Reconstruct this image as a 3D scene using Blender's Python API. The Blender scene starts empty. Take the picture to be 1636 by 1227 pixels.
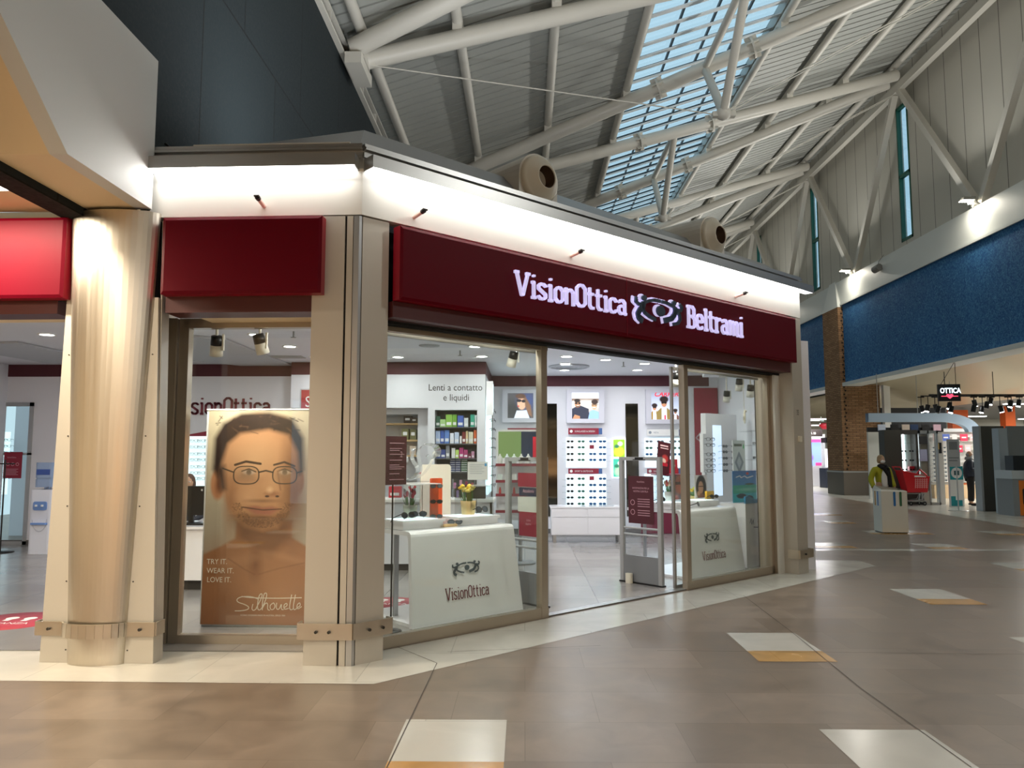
import bpy, math, random
from mathutils import Vector, Matrix, noise
random.seed(7)
PI = math.pi
scene = bpy.context.scene
COL = scene.collection

# ---------------------------------------------------------------- camera
FPX, CXP, CYP = 1230.0, 818.0, 613.5
PITCH, YAW, EYE = math.atan(113.5/FPX), math.atan(20/FPX), 1.6
cd = bpy.data.cameras.new('camera'); cam = bpy.data.objects.new('camera', cd); COL.objects.link(cam)
cd.sensor_fit = 'HORIZONTAL'; cd.sensor_width = 36; cd.lens = 36*FPX/1636
cd.clip_start = 0.05; cd.clip_end = 300
cam.location = (0, 0, EYE); cam.rotation_euler = (PI/2+PITCH, 0, YAW)
scene.camera = cam

# ---------------------------------------------------------------- world, exposure
w = bpy.data.worlds.new('sky'); scene.world = w; w.use_nodes = True
bg = w.node_tree.nodes['Background']; bg.inputs[0].default_value = (0.58, 0.80, 0.92, 1); bg.inputs[1].default_value = .75
scene.view_settings.view_transform = 'Standard'; scene.view_settings.look = 'None'
scene.view_settings.exposure = 0.5; scene.view_settings.gamma = 1; scene.view_settings.use_curve_mapping = False

def light(name, kind, loc, energy, color=(1, 1, 1), size=1.0, sy=None, rot=(0, 0, 0), shape=None, spot=None, parent=None):
    l = bpy.data.lights.new(name, kind); l.energy = energy; l.color = color
    if kind == 'AREA':
        l.shape = shape or ('RECTANGLE' if sy else 'DISK'); l.size = size
        if sy: l.size_y = sy
    elif kind == 'SPOT':
        l.spot_size = spot or 1.2; l.spot_blend = .6; l.shadow_soft_size = size
    else: l.shadow_soft_size = size
    o = bpy.data.objects.new(name, l); COL.objects.link(o); o.location = loc; o.rotation_euler = rot
    if parent: o.parent = parent
    return o

# ---------------------------------------------------------------- pixel -> ray helpers
RV = Vector((math.cos(YAW), math.sin(YAW), 0)); FH = Vector((-math.sin(YAW), math.cos(YAW), 0))
FW = FH*math.cos(PITCH)+Vector((0, 0, math.sin(PITCH))); UV = RV.cross(FW); EY = Vector((0, 0, EYE))
def ray(x, y): return RV*((x-CXP)/FPX)+UV*((CYP-y)/FPX)+FW
def atY(x, y, Y): d = ray(x, y); return d*(Y/d.y)+EY
def atX(x, y, X): d = ray(x, y); return d*(X/d.x)+EY
def G(x, y, z=0.0): d = ray(x, y); return d*((z-EYE)/d.z)+EY

# ---------------------------------------------------------------- materials
def lin(c):
    if isinstance(c, str):
        c = [int(c[i:i+2], 16)/255 for i in (0, 2, 4)]
        c = [(v/12.92 if v <= .04045 else ((v+.055)/1.055)**2.4) for v in c]
    return (c[0], c[1], c[2], 1)
MATS = {}
def mat(name, col=None, rough=.5, metal=0, emit=None, es=0, spec=None, trans=None, alpha=None, coat=0, aniso=0, noise_amt=0, noise_scale=20, bump=0):
    if name in MATS: return MATS[name]
    m = bpy.data.materials.new(name); m.use_nodes = True; nt = m.node_tree; b = nt.nodes['Principled BSDF']
    if col is not None: b.inputs['Base Color'].default_value = lin(col)
    b.inputs['Roughness'].default_value = rough; b.inputs['Metallic'].default_value = metal
    if spec is not None: b.inputs['Specular IOR Level'].default_value = spec
    if coat: b.inputs['Coat Weight'].default_value = coat; b.inputs['Coat Roughness'].default_value = .08
    if aniso: b.inputs['Anisotropic'].default_value = aniso
    if trans: b.inputs['Transmission Weight'].default_value = trans
    if alpha is not None: b.inputs['Alpha'].default_value = alpha
    if emit is not None: b.inputs['Emission Color'].default_value = lin(emit); b.inputs['Emission Strength'].default_value = es
    if noise_amt or bump:
        tc = nt.nodes.new('ShaderNodeTexCoord'); nz = nt.nodes.new('ShaderNodeTexNoise')
        nz.inputs['Scale'].default_value = noise_scale; nz.inputs['Detail'].default_value = 6
        nt.links.new(tc.outputs['Object'], nz.inputs['Vector'])
        if noise_amt:
            mr = nt.nodes.new('ShaderNodeMapRange'); mr.inputs['From Min'].default_value = .3; mr.inputs['From Max'].default_value = .7
            mr.inputs['To Min'].default_value = 1-noise_amt; mr.inputs['To Max'].default_value = 1+noise_amt
            mx = nt.nodes.new('ShaderNodeVectorMath'); mx.operation = 'SCALE'; mx.inputs[0].default_value = lin(col)[:3]
            nt.links.new(nz.outputs[0], mr.inputs[0]); nt.links.new(mr.outputs[0], mx.inputs['Scale']); nt.links.new(mx.outputs[0], b.inputs['Base Color'])
        if bump:
            bp = nt.nodes.new('ShaderNodeBump'); bp.inputs['Strength'].default_value = bump; bp.inputs['Distance'].default_value = .01
            nt.links.new(nz.outputs[0], bp.inputs['Height']); nt.links.new(bp.outputs[0], b.inputs['Normal'])
    MATS[name] = m; return m
def node_mat(name, fn):
    if name in MATS: return MATS[name]
    m = bpy.data.materials.new(name); m.use_nodes = True; nt = m.node_tree
    fn(nt, nt.nodes['Principled BSDF'], lambda t, **k: mk(nt, t, **k)); MATS[name] = m; return m
def mk(nt, t, **k):
    n = nt.nodes.new('ShaderNode'+t)
    for a, v in k.items():
        if a.startswith('i_'):
            key = a[2:]; key = int(key) if key.isdigit() else key.replace('_', ' ')
            n.inputs[key].default_value = v
        else: setattr(n, a, v)
    return n

# ---------------------------------------------------------------- mesh builder
class MB:
    def __init__(s): s.v = []; s.f = []; s.m = []; s.sm = []; s.M = None; s.cur = 0; s.smooth = False
    def mi(s, i): s.cur = i; return s
    def add(s, vs, fs, smooth=None):
        n = len(s.v); M = s.M
        s.v += [tuple(M @ Vector(p)) if M else tuple(p) for p in vs]
        s.f += [tuple(n+i for i in f) for f in fs]; s.m += [s.cur]*len(fs); s.sm += [s.smooth if smooth is None else smooth]*len(fs)
        return s
    def box(s, x0, x1, y0, y1, z0, z1):
        return s.add([(x0,y0,z0),(x1,y0,z0),(x1,y1,z0),(x0,y1,z0),(x0,y0,z1),(x1,y0,z1),(x1,y1,z1),(x0,y1,z1)],
                     [(0,3,2,1),(4,5,6,7),(0,1,5,4),(1,2,6,5),(2,3,7,6),(3,0,4,7)], False)
    def rbox(s, x0, x1, y0, y1, z0, z1, r=.01, seg=3, axis='y'):   # box with rounded corners, extruded along axis
        def ring(a0, a1, b0, b1):
            o = []
            for cx, cy, st in ((a1-r, b1-r, 0), (a0+r, b1-r, PI/2), (a0+r, b0+r, PI), (a1-r, b0+r, 1.5*PI)):
                for i in range(seg+1): t = st+PI/2*i/seg; o.append((cx+r*math.cos(t), cy+r*math.sin(t)))
            return o
        if axis == 'y': return s.prism([(a, b) for a, b in ring(x0, x1, z0, z1)], y0, y1, 'y')
        if axis == 'z': return s.prism(ring(x0, x1, y0, y1), z0, z1, 'z')
        return s.prism(ring(y0, y1, z0, z1), x0, x1, 'x')
    def prism(s, pts, a, b, axis='z'):
        n = len(pts)
        mp = {'z': lambda p, h: (p[0], p[1], h), 'y': lambda p, h: (p[0], h, p[1]), 'x': lambda p, h: (h, p[0], p[1])}[axis]
        vs = [mp(p, a) for p in pts]+[mp(p, b) for p in pts]
        fs = [tuple(range(n))[::-1], tuple(range(n, 2*n))]+[(i, (i+1) % n, n+(i+1) % n, n+i) for i in range(n)]
        return s.add(vs, fs, False)
    def quad(s, *p): return s.add(p, [tuple(range(len(p)))], False)
    def tube(s, p0, p1, r, r1=None, seg=10, cap=True):
        p0, p1 = Vector(p0), Vector(p1); d = p1-p0
        if d.length < 1e-6: return s
        r1 = r if r1 is None else r1
        q = d.to_track_quat('Z', 'Y'); vs = []
        for p, rr in ((p0, r), (p1, r1)):
            for i in range(seg): t = 2*PI*i/seg; vs.append(p+q @ Vector((rr*math.cos(t), rr*math.sin(t), 0)))
        s.add(vs, [(i, (i+1) % seg, seg+(i+1) % seg, seg+i) for i in range(seg)], True)
        if cap: s.add(vs, [tuple(range(seg))[::-1], tuple(range(seg, 2*seg))], False)
        return s
    def path(s, pts, r, seg=8):
        for a, b in zip(pts, pts[1:]): s.tube(a, b, r, seg=seg)
        return s
    def lathe(s, prof, c=(0, 0, 0), seg=24, axis='z', smooth=True, a0=0, a1=2*PI):
        full = abs(a1-a0-2*PI) < 1e-6; n = seg if full else seg+1; vs = []
        for r, h in prof:
            for i in range(n):
                t = a0+(a1-a0)*i/seg; u, v = r*math.cos(t), r*math.sin(t)
                p = {'z': (u, v, h), 'y': (u, h, v), 'x': (h, u, v)}[axis]; vs.append((c[0]+p[0], c[1]+p[1], c[2]+p[2]))
        fs = []
        for k in range(len(prof)-1):
            for i in range(seg if full else seg):
                j = (i+1) % n; fs.append((k*n+i, k*n+j, (k+1)*n+j, (k+1)*n+i))
        return s.add(vs, fs, smooth)
    def ell(s, c, rx, ry, rz, seg=12, rings=8):
        prof = [(math.sin(PI*k/rings), -math.cos(PI*k/rings)) for k in range(rings+1)]; vs = []; 
        for r, h in prof:
            for i in range(seg): t = 2*PI*i/seg; vs.append((c[0]+rx*r*math.cos(t), c[1]+ry*r*math.sin(t), c[2]+rz*h))
        return s.add(vs, [(k*seg+i, k*seg+(i+1) % seg, (k+1)*seg+(i+1) % seg, (k+1)*seg+i) for k in range(rings) for i in range(seg)], True)
    def beam(s, p0, p1, wd, ht, up=(0, 0, 1)):
        p0, p1 = Vector(p0), Vector(p1); d = (p1-p0).normalized(); sd = d.cross(Vector(up)).normalized()*(wd/2); u = sd.cross(d).normalized()*(ht/2)
        vs = [p+a*sd+b*u for p in (p0, p1) for a, b in ((-1,-1),(1,-1),(1,1),(-1,1))]
        return s.add(vs, [(0,3,2,1),(4,5,6,7),(0,1,5,4),(1,2,6,5),(2,3,7,6),(3,0,4,7)], False)
    def strokes(s, lines, wd, y=0, dep=.0, cap=5):
        """flat ribbons in the x-z plane (front at y, thickness dep behind it)"""
        h = wd/2
        def slab(pts):
            if dep: s.prism(pts, y, y+dep, 'y')
            else: s.add([(a, y, b) for a, b in pts], [tuple(range(len(pts)))], False)
        for L in lines:
            for (x0, z0), (x1, z1) in zip(L, L[1:]):
                dx, dz = x1-x0, z1-z0; l = math.hypot(dx, dz)
                if l < 1e-7: continue
                nx, nz = -dz/l*h, dx/l*h; slab([(x0+nx, z0+nz), (x0-nx, z0-nz), (x1-nx, z1-nz), (x1+nx, z1+nz)])
            for (x0, z0) in L[1:-1]:
                slab([(x0+h*math.cos(2*PI*i/8), z0+h*math.sin(2*PI*i/8)) for i in range(8)])
        return s
    def build(s, name, mats, parent=None, loc=None, rz=0):
        me = bpy.data.meshes.new(name); me.from_pydata(s.v, [], s.f)
        if not isinstance(mats, (list, tuple)): mats = [mats]
        for m in mats: me.materials.append(m)
        for p, i, q in zip(me.polygons, s.m, s.sm): p.material_index = i; p.use_smooth = q
        me.validate(); me.update()
        o = bpy.data.objects.new(name, me); COL.objects.link(o)
        if parent: o.parent = parent
        if loc is not None: o.location = loc
        if rz: o.rotation_euler = (0, 0, rz)
        return o
def tag(o, label=None, cat=None, group=None, kind=None):
    for k, v in (('label', label), ('category', cat), ('group', group), ('kind', kind)):
        if v: o[k] = v
    return o
def thing(name, label, cat, loc=(0, 0, 0), rz=0, group=None):
    o = bpy.data.objects.new(name, None); COL.objects.link(o); o.empty_display_size = .1
    o.location = loc; o.rotation_euler = (0, 0, rz); return tag(o, label, cat, group)
def struct(name, mb, m, parent=None, **k): return tag(mb.build(name, m, parent, **k), kind='structure')
KIDS = {}
def dup(root, loc, rz=None, label=None, group=None, scale=None):
    r = root.copy(); COL.objects.link(r); r.location = loc
    if rz is not None: r.rotation_euler = (0, 0, rz)
    if scale: r.scale = scale if isinstance(scale, tuple) else (scale,)*3
    tag(r, label, None, group)
    if root.name not in KIDS: KIDS[root.name] = [(c, list(c.children)) for c in root.children]
    for ch, gs in KIDS[root.name]:
        c = ch.copy(); COL.objects.link(c); c.parent = r
        for g in gs: d = g.copy(); COL.objects.link(d); d.parent = c
    return r
ORD = ['first', 'second', 'third', 'fourth', 'fifth', 'sixth', 'seventh', 'eighth', 'ninth', 'tenth', 'eleventh', 'twelfth', 'thirteenth', 'fourteenth', 'fifteenth', 'sixteenth']

class Frame:   # a vertical plane frame: x along the wall to the right, y into the wall
    def __init__(s, O, ang): s.O = Vector(O); s.ang = ang; s.ex = Vector((math.cos(ang), math.sin(ang), 0)); s.ey = Vector((-math.sin(ang), math.cos(ang), 0))
    def px(s, x, y, d=0.0):
        r = ray(x, y); p0 = s.O+s.ey*d-EY; P = r*(p0.dot(s.ey)/r.dot(s.ey))+EY; q = P-s.O
        return (q.dot(s.ex), P.z)
    def at(s, x, y, z=0): return s.O+s.ex*x+s.ey*y+Vector((0, 0, z-s.O.z))
    def root(s, name, label, cat, x=0, y=0, z=0, group=None): return thing(name, label, cat, s.at(x, y, z), s.ang, group)

def text_mesh(name, body, size, mats, parent=None, loc=(0, 0, 0), sx=1.0, align='LEFT', ext=0.0, bold=0.0, rz=0, rx=PI/2, shear=0, spacing=1.0):
    c = bpy.data.curves.new(name, 'FONT'); c.body = body; c.size = size; c.align_x = align; c.extrude = ext; c.offset = bold; c.shear = shear
    c.resolution_u = 3; c.space_character = spacing
    t = bpy.data.objects.new(name+'_tmp', c); COL.objects.link(t)
    me = bpy.data.meshes.new_from_object(t); bpy.data.objects.remove(t); bpy.data.curves.remove(c)
    me.name = name; M = Matrix.Rotation(rz, 4, 'Z') @ Matrix.Rotation(rx, 4, 'X') @ Matrix.Diagonal((sx, 1, 1, 1)); me.transform(M)
    me.materials.clear(); me.materials.append(mats)
    o = bpy.data.objects.new(name, me); COL.objects.link(o); o.location = loc
    if parent: o.parent = parent
    return o
# ================================================================ frames of the two shop fronts
RF = Frame((-1.30, 6.0, 0), math.radians(42.7))      # long diagonal front (x runs to the right)
LF = Frame((-1.32, 6.0, 0), math.radians(-1.7))      # short front (x negative to the left)
ROOF0, ROOFS = 15.1, .32
def zr(X, off=0): return ROOF0+off+ROOFS*(X-12.9)

# ---------------------------------------------------------------- shared materials
def stone_nodes(c1, c2, bw, bh, rough, mort=.004, ns=3.0, veins=.25, offs=.5, rot=0, mortcol=None):
    def fn(nt, b, N):
        L = nt.links.new; b.inputs['Specular IOR Level'].default_value = .32
        tc = N('TexCoord'); mp = N('Mapping'); mp.inputs['Rotation'].default_value = (0, 0, rot); L(tc.outputs['Object'], mp.inputs[0])
        br = N('TexBrick', offset=offs); br.inputs['Scale'].default_value = 1; br.inputs['Brick Width'].default_value = bw; br.inputs['Row Height'].default_value = bh
        br.inputs['Mortar Size'].default_value = mort; br.inputs['Bias'].default_value = 0; br.inputs['Mortar Smooth'].default_value = 0
        br.inputs['Color1'].default_value = lin(c1); br.inputs['Color2'].default_value = lin(c2); br.inputs['Mortar'].default_value = lin(mortcol or c2)
        L(mp.outputs[0], br.inputs[0])
        nz = N('TexNoise'); nz.inputs['Scale'].default_value = ns; nz.inputs['Detail'].default_value = 8; nz.inputs['Distortion'].default_value = .7; L(tc.outputs['Object'], nz.inputs['Vector'])
        mr = N('MapRange'); mr.inputs['From Min'].default_value = .15; mr.inputs['From Max'].default_value = .85; mr.inputs['To Min'].default_value = 1-veins; mr.inputs['To Max'].default_value = 1+veins
        L(nz.outputs[0], mr.inputs[0]); sc = N('VectorMath', operation='SCALE'); L(br.outputs[0], sc.inputs[0]); L(mr.outputs[0], sc.inputs['Scale']); L(sc.outputs[0], b.inputs['Base Color'])
        r = N('MapRange'); r.inputs['From Min'].default_value = .1; r.inputs['From Max'].default_value = .9; r.inputs['To Min'].default_value = rough*.8; r.inputs['To Max'].default_value = rough*1.25
        L(nz.outputs[0], r.inputs[0]); L(r.outputs[0], b.inputs['Roughness'])
    return fn
M_FLOOR = node_mat('brown_stone', stone_nodes('88796b', '77695b', .9, .6, .34, mort=.0025, ns=3.5, veins=.3, mortcol='706356'))
M_MARBLE = node_mat('white_marble', stone_nodes('cfccc2', 'c8c5bb', 1.2, .8, .22, ns=2.5, veins=.09, mortcol='b9b7ae'))
M_OCHRE = node_mat('ochre_stone', stone_nodes('c79c5c', 'b98a4a', 2, 2, .25, ns=4, veins=.25))
M_SHOPFLOOR = node_mat('grey_stone', stone_nodes('96928e', '86827e', .8, .8, .2, ns=1.6, veins=.12, mortcol='747170', offs=0))
M_JOINT = mat('joint_rubber', '4c443c', .6)
M_WHITE = mat('white_paint', 'e9e9e6', .55)
M_INWHITE = mat('shop_white_paint', 'dfe0e6', .5)
M_BEIGE = mat('beige_paint', 'dcc7a2', .7)
M_STEELW = mat('cream_steel_paint', 'cbc8be', .42, .0)
M_BURG = mat('burgundy_band_paint', '4e1824', .6)
M_BLACK = mat('black_plastic', '0b0b0c', .4)
M_DARK = mat('dark_gap', '050505', .8)

# ================================================================ floors
fl = MB()
fl.mi(0).quad((-14, -12, 0), (45, -12, 0), (45, 75, 0), (-14, 75, 0))
fl.mi(1)
e = .002
B0 = G(1338, 795); B1 = G(1636, 843); bd = (B1-B0)
fl.quad((-14, 5.72, e), (-1.06, 5.55, e), (5.08, 11.42, e), (5.08, 12.02, e), (4.0, 12.02, e), (4.0, 11.2, e), (-1.2, 6.45, e), (-14, 6.6, e))
fl.quad((B0.x-bd.x*.5, B0.y-bd.y*.5, e), (B0.x+bd.x*2, B0.y+bd.y*2, e), (40, B0.y+bd.y*2, e), (40, 60, e), (B0.x-bd.x*.5, 60, e))
fl.quad((4.0, 13.2, e), (13, 13.2, e), (13, 13.45, e), (4.0, 13.45, e))
fl.quad((-8, -6, e), (12, -6, e), (12, -5.6, e), (-8, -5.6, e))
def inlay(x, y, w=.61, h=.64, och=True):
    fl.mi(1).quad((x, y-h, e), (x+w, y-h, e), (x+w, y, e), (x, y, e))
    if och: fl.mi(2).quad((x, y-h-.33, e), (x+w, y-h-.33, e), (x+w, y-h, e), (x, y-h, e))
for j in range(-4, 18):
    for i in range(-4, 7):
        x = 1.72+2.44*i+.1*j; y = 4.70-.13*i+2.46*j
        if y > 8 and j < 4 and x < 2+(y-8): continue
        if j >= 0 and x < .2+1.0*(y-6.9) and y < 12: continue
        if y > 5.4 and x < 1.5 : continue
        if x > 9.6-.0*y or y > 24: continue
        if abs(y-13.3) < .9: y += .4
        far = y > 13
        inlay(x, y, 1.2 if far and (i+j) % 2 else .61, .5 if far else .64)
fl.mi(3)
def joint(p, q, w=.006):
    p, q = Vector(p), Vector(q); n = (q-p).normalized(); n = Vector((-n.y, n.x))*w/2
    fl.quad((p.x+n.x, p.y+n.y, e*2), (p.x-n.x, p.y-n.y, e*2), (q.x-n.x, q.y-n.y, e*2), (q.x+n.x, q.y+n.y, e*2))
def jp(*pp):
    P = [G(*p).xy for p in pp]
    for a, b in zip(P, P[1:]): joint(a, b)
jp((632, 1033), (698, 1060), (612, 1240)); jp((1105, 940), (1188, 952), (1267, 1012), (1375, 1100), (1552, 1227)); jp((715, 1042), (960, 1032)); jp((1050, 1040), (1640, 1046)); jp((1100, 1300), (1160, 1400))
struct('floor', fl, [M_FLOOR, M_MARBLE, M_OCHRE, M_JOINT])
sf = MB(); z = .006
a0 = RF.at(.1, .33); a1 = RF.at(6.6, .33)
sf.quad((-9.5, 6.42, z), (-1.35, 6.42, z), (a0.x, a0.y, z), (a1.x, a1.y, z), (3.95, 10.95, z), (4.3, 16.2, z), (-9.5, 16.2, z))
struct('floor_shop', sf, M_SHOPFLOOR)

# ================================================================ great sloping roof
m_deck = mat('deck_grey', 'a2a49f', .5)
Y0R, Y1R, XL, XR = -9.0, 62.0, -3.75, 13.6
SKX0, SKX1 = 2.95, 6.75
dk = MB(); n = int((Y1R-Y0R)/.33)
for xa, xb in ((XL, SKX0), (SKX1, XR)):
    prof = []
    for k in range(n):
        y = Y0R+k*.33; prof += [(y, 0), (y+.275, 0), (y+.277, .14), (y+.328, .14)]
    vs = []
    for (y, h) in prof: vs += [(xa, y, zr(xa)+h), (xb, y, zr(xb)+h)]
    dk.add(vs, [(2*i, 2*i+2, 2*i+3, 2*i+1) for i in range(len(prof)-1)], False)
    # solid upper skin so that the roof has depth
    dk.add([(xa, Y0R, zr(xa)+.25), (xb, Y0R, zr(xb)+.25), (xb, Y1R, zr(xb)+.25), (xa, Y1R, zr(xa)+.25)], [(0, 1, 2, 3)], False)
dk.quad((SKX0, Y0R, zr(SKX0)-.0), (SKX0, Y0R, zr(SKX0)+.35), (SKX0, Y1R, zr(SKX0)+.35), (SKX0, Y1R, zr(SKX0)))
dk.quad((SKX1, Y0R, zr(SKX1)-.0), (SKX1, Y0R, zr(SKX1)+.35), (SKX1, Y1R, zr(SKX1)+.35), (SKX1, Y1R, zr(SKX1)))
struct('ceiling_roof_deck', dk, m_deck)
# skylight: louvre slats, glazing bars, glass
sk = MB(); k = 0; y = Y0R
while y < Y1R:
    for (a, b, w_, t) in ((SKX0, SKX1, .30, .03),):
        sk.add([(a, y, zr(a)+.06), (b, y, zr(b)+.06), (b, y+w_, zr(b)+.14), (a, y+w_, zr(a)+.14), (a, y, zr(a)+.03), (b, y, zr(b)+.03), (b, y+w_, zr(b)+.11), (a, y+w_, zr(a)+.11)],
               [(0,1,2,3),(7,6,5,4),(0,4,5,1),(1,5,6,2),(2,6,7,3),(3,7,4,0)], False)
    y += .66
struct('trim_skylight_slats', sk, mat('slat_white', 'dfe4e6', .5))
gb = MB()
for x in (3.9, 4.85, 5.8): gb.beam((x, Y0R, zr(x)+.22), (x, Y1R, zr(x)+.22), .05, .08)
y = Y0R+.45
while y < Y1R: gb.beam((SKX0, y, zr(SKX0)+.25), (SKX1, y, zr(SKX1)+.25), .035, .06, up=(0, 0, 1)); y += .66
struct('trim_skylight_bars', gb, mat('bar_dark', '3a3e40', .5))
def glassfn(tint, refl):
    def fn(nt, b, N):
        L = nt.links.new; out = [n for n in nt.nodes if n.type == 'OUTPUT_MATERIAL'][0]; nt.nodes.remove(b)
        t = N('BsdfTransparent'); t.inputs[0].default_value = lin(tint); g = N('BsdfGlossy'); g.inputs['Roughness'].default_value = .0
        f0 = N('LayerWeight'); f0.inputs[0].default_value = .5; pw = N('Math', operation='POWER'); pw.inputs[1].default_value = 4.5; L(f0.outputs['Facing'], pw.inputs[0]); ma = N('Math', operation='MULTIPLY_ADD'); ma.inputs[1].default_value = .85; ma.inputs[2].default_value = .045*refl; f = pw
        mx = N('MixShader'); L(f.outputs[0], ma.inputs[0]); L(ma.outputs[0], mx.inputs[0]); L(t.outputs[0], mx.inputs[1]); L(g.outputs[0], mx.inputs[2]); L(mx.outputs[0], out.inputs[0])
    return fn
M_GLASS = node_mat('shop_glass', glassfn('fbfdfb', 1.0))
M_ACRYL = node_mat('clear_acrylic', glassfn('f8fafb', .9))
M_SKYGLASS = node_mat('skylight_glass', glassfn('e6f2f8', 1.0))
sg = MB(); sg.quad((SKX0, Y0R, zr(SKX0)+.3), (SKX1, Y0R, zr(SKX1)+.3), (SKX1, Y1R, zr(SKX1)+.3), (SKX0, Y1R, zr(SKX0)+.3))
struct('window_skylight', sg, M_SKYGLASS)

# ---------------------------------------------------------------- right upper wall, windows, ledge, blue band
BAY = 8.35; RN = [25.8+BAY*k for k in range(-2, 4)]; LN = [22.75+BAY*k for k in range(-2, 4)]
def fn_vlines(c, gap, dark):
    def fn(nt, b, N):
        L = nt.links.new; tc = N('TexCoord'); sx = N('SeparateXYZ'); L(tc.outputs['Object'], sx.inputs[0])
        d = N('Math', operation='DIVIDE'); d.inputs[1].default_value = gap; L(sx.outputs['Y'], d.inputs[0]); fr = N('Math', operation='FRACT'); L(d.outputs[0], fr.inputs[0])
        lt = N('Math', operation='LESS_THAN'); lt.inputs[1].default_value = .035/gap; L(fr.outputs[0], lt.inputs[0])
        mx = N('MixRGB') ; mx.inputs[1].default_value = lin(c); mx.inputs[2].default_value = lin(dark); L(lt.outputs[0], mx.inputs[0]); L(mx.outputs[0], b.inputs['Base Color']); b.inputs['Roughness'].default_value = .55
    return fn
m_upw = node_mat('upper_wall_panel', fn_vlines('c4c1b6', .95, '76736a'))
wl = MB(); XU = 13.4
ys = Y0R
for yr in RN:
    w0, w1 = yr+.35, yr+1.15
    wl.box(XU, XU+.2, ys, w0, 8.6, 15.6); wl.box(XU, XU+.2, w0, w1, 8.6, 9.1); wl.box(XU, XU+.2, w0, w1, 14.0, 15.6); ys = w1
wl.box(XU, XU+.2, ys, Y1R, 8.6, 15.6)
struct('wall_right_upper', wl, m_upw)
m_green = mat('green_window_frame', '0f5a48', .5); m_wg = M_SKYGLASS
for k, yr in enumerate(RN):
    w0, w1 = yr+.35, yr+1.15; f = MB()
    for b_ in ((w0, w0+.07, 9.1, 14.0), (w1-.07, w1, 9.1, 14.0), (w0, w1, 9.1, 9.2), (w0, w1, 13.9, 14.0), (w0, w1, 11.4, 11.52)): f.box(XU-.02, XU+.12, *b_)
    o = struct('window_%d' % (k+1), f, m_green)
    g = MB(); g.box(XU+.05, XU+.06, w0, w1, 9.1, 14.0); g.build('pane', m_wg, o)
lg = MB(); lg.box(12.9, 13.6, Y0R, Y1R, 7.68, 8.68); lg.box(12.86, 12.9, Y0R, Y1R, 7.66, 7.74)
struct('trim_ledge', lg, mat('ledge_white', 'd8dcd8', .5))
def bluefn(nt, b, N):
    L = nt.links.new; tc = N('TexCoord'); mp = N('Mapping'); mp.inputs['Scale'].default_value = (1, 1, 1); L(tc.outputs['Object'], mp.inputs[0])
    n1 = N('TexNoise'); n1.inputs['Scale'].default_value = 9; n1.inputs['Detail'].default_value = 6; n1.inputs['Distortion'].default_value = 2.5; n2 = N('TexNoise'); n2.inputs['Scale'].default_value = .5; n2.inputs['Detail'].default_value = 3
    L(mp.outputs[0], n1.inputs['Vector']); L(mp.outputs[0], n2.inputs['Vector'])
    cr = N('ValToRGB'); cr.color_ramp.elements[0].position = .42; cr.color_ramp.elements[0].color = lin('0c5088'); cr.color_ramp.elements[1].position = .72; cr.color_ramp.elements[1].color = lin('4c8cb8')
    L(n1.outputs[0], cr.inputs[0]); mr = N('MapRange'); mr.inputs['To Min'].default_value = .7; mr.inputs['To Max'].default_value = 1.25; L(n2.outputs[0], mr.inputs[0])
    sc = N('VectorMath', operation='SCALE'); L(cr.outputs[0], sc.inputs[0]); L(mr.outputs[0], sc.inputs['Scale']); L(sc.outputs[0], b.inputs['Base Color']); b.inputs['Roughness'].default_value = .75
m_blue = node_mat('blue_textured_plaster', bluefn)
bw = MB(); bw.box(12.93, 13.5, Y0R, 31.1, 4.5, 7.7); bw.box(12.93, 13.5, 32.8, Y1R, 4.5, 7.7)
struct('wall_right_blue', bw, m_blue)
bl = MB(); bl.box(12.8, 13.55, Y0R, 31.1, 4.36, 4.5); bl.box(12.8, 13.55, 32.8, Y1R, 4.36, 4.5)
struct('trim_blue_sill', bl, mat('ledge_white'))
# curved metal soffit behind the blue wall
cs = MB(); cs.smooth = True
pr = [(13.5, 4.45), (14.2, 4.42), (15.2, 4.2), (16.3, 3.85), (17.5, 3.6), (17.5, 3.75)]
cs.add([(x, yy, z) for yy in (16.0, 31.1) for x, z in pr]+[(max(x, 14.36), yy, z) for yy in (31.1, 60) for x, z in pr], [(i, i+1, 7+i, 6+i) for i in range(5)]+[(12+i, 13+i, 19+i, 18+i) for i in range(5)])
struct('ceiling_curved_metal', cs, mat('warm_metal_soffit', 'b5aa8c', .38, .5))

# ---------------------------------------------------------------- trusses: purlins, rafters, struts, ties
def tubes(label, cat, name, pairs, r, m, group, seg=12):
    out = []
    for i, (p, q, lab) in enumerate(pairs):
        p, q = Vector(p), Vector(q); t = MB(); t.tube((0, 0, 0), q-p, r, seg=seg)
        o = t.build(name, m, None, loc=p); tag(o, lab, cat, group); out.append(o)
    return out
PURL = [(-3.15, 'over the dark wall'), (-1.35, 'second from the dark wall'), (.68, 'third from the dark wall'), (2.85, 'along the left skylight edge'), (6.85, 'along the right skylight edge'), (8.85, 'first right of the skylight'), (10.85, 'second right of the skylight'), (12.72, 'along the top of the right wall')]
tubes('', 'beam', 'roof_purlin', [((x, Y0R+.1, zr(x, -.16)), (x, Y1R-.1, zr(x, -.16)), 'long round cream steel purlin running %s' % s) for x, s in PURL], .11, M_STEELW, 'roof purlins running the length of the mall')
bn = ['nearest', 'second', 'third', 'fourth', 'fifth', 'sixth']
RAFT = []
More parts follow.
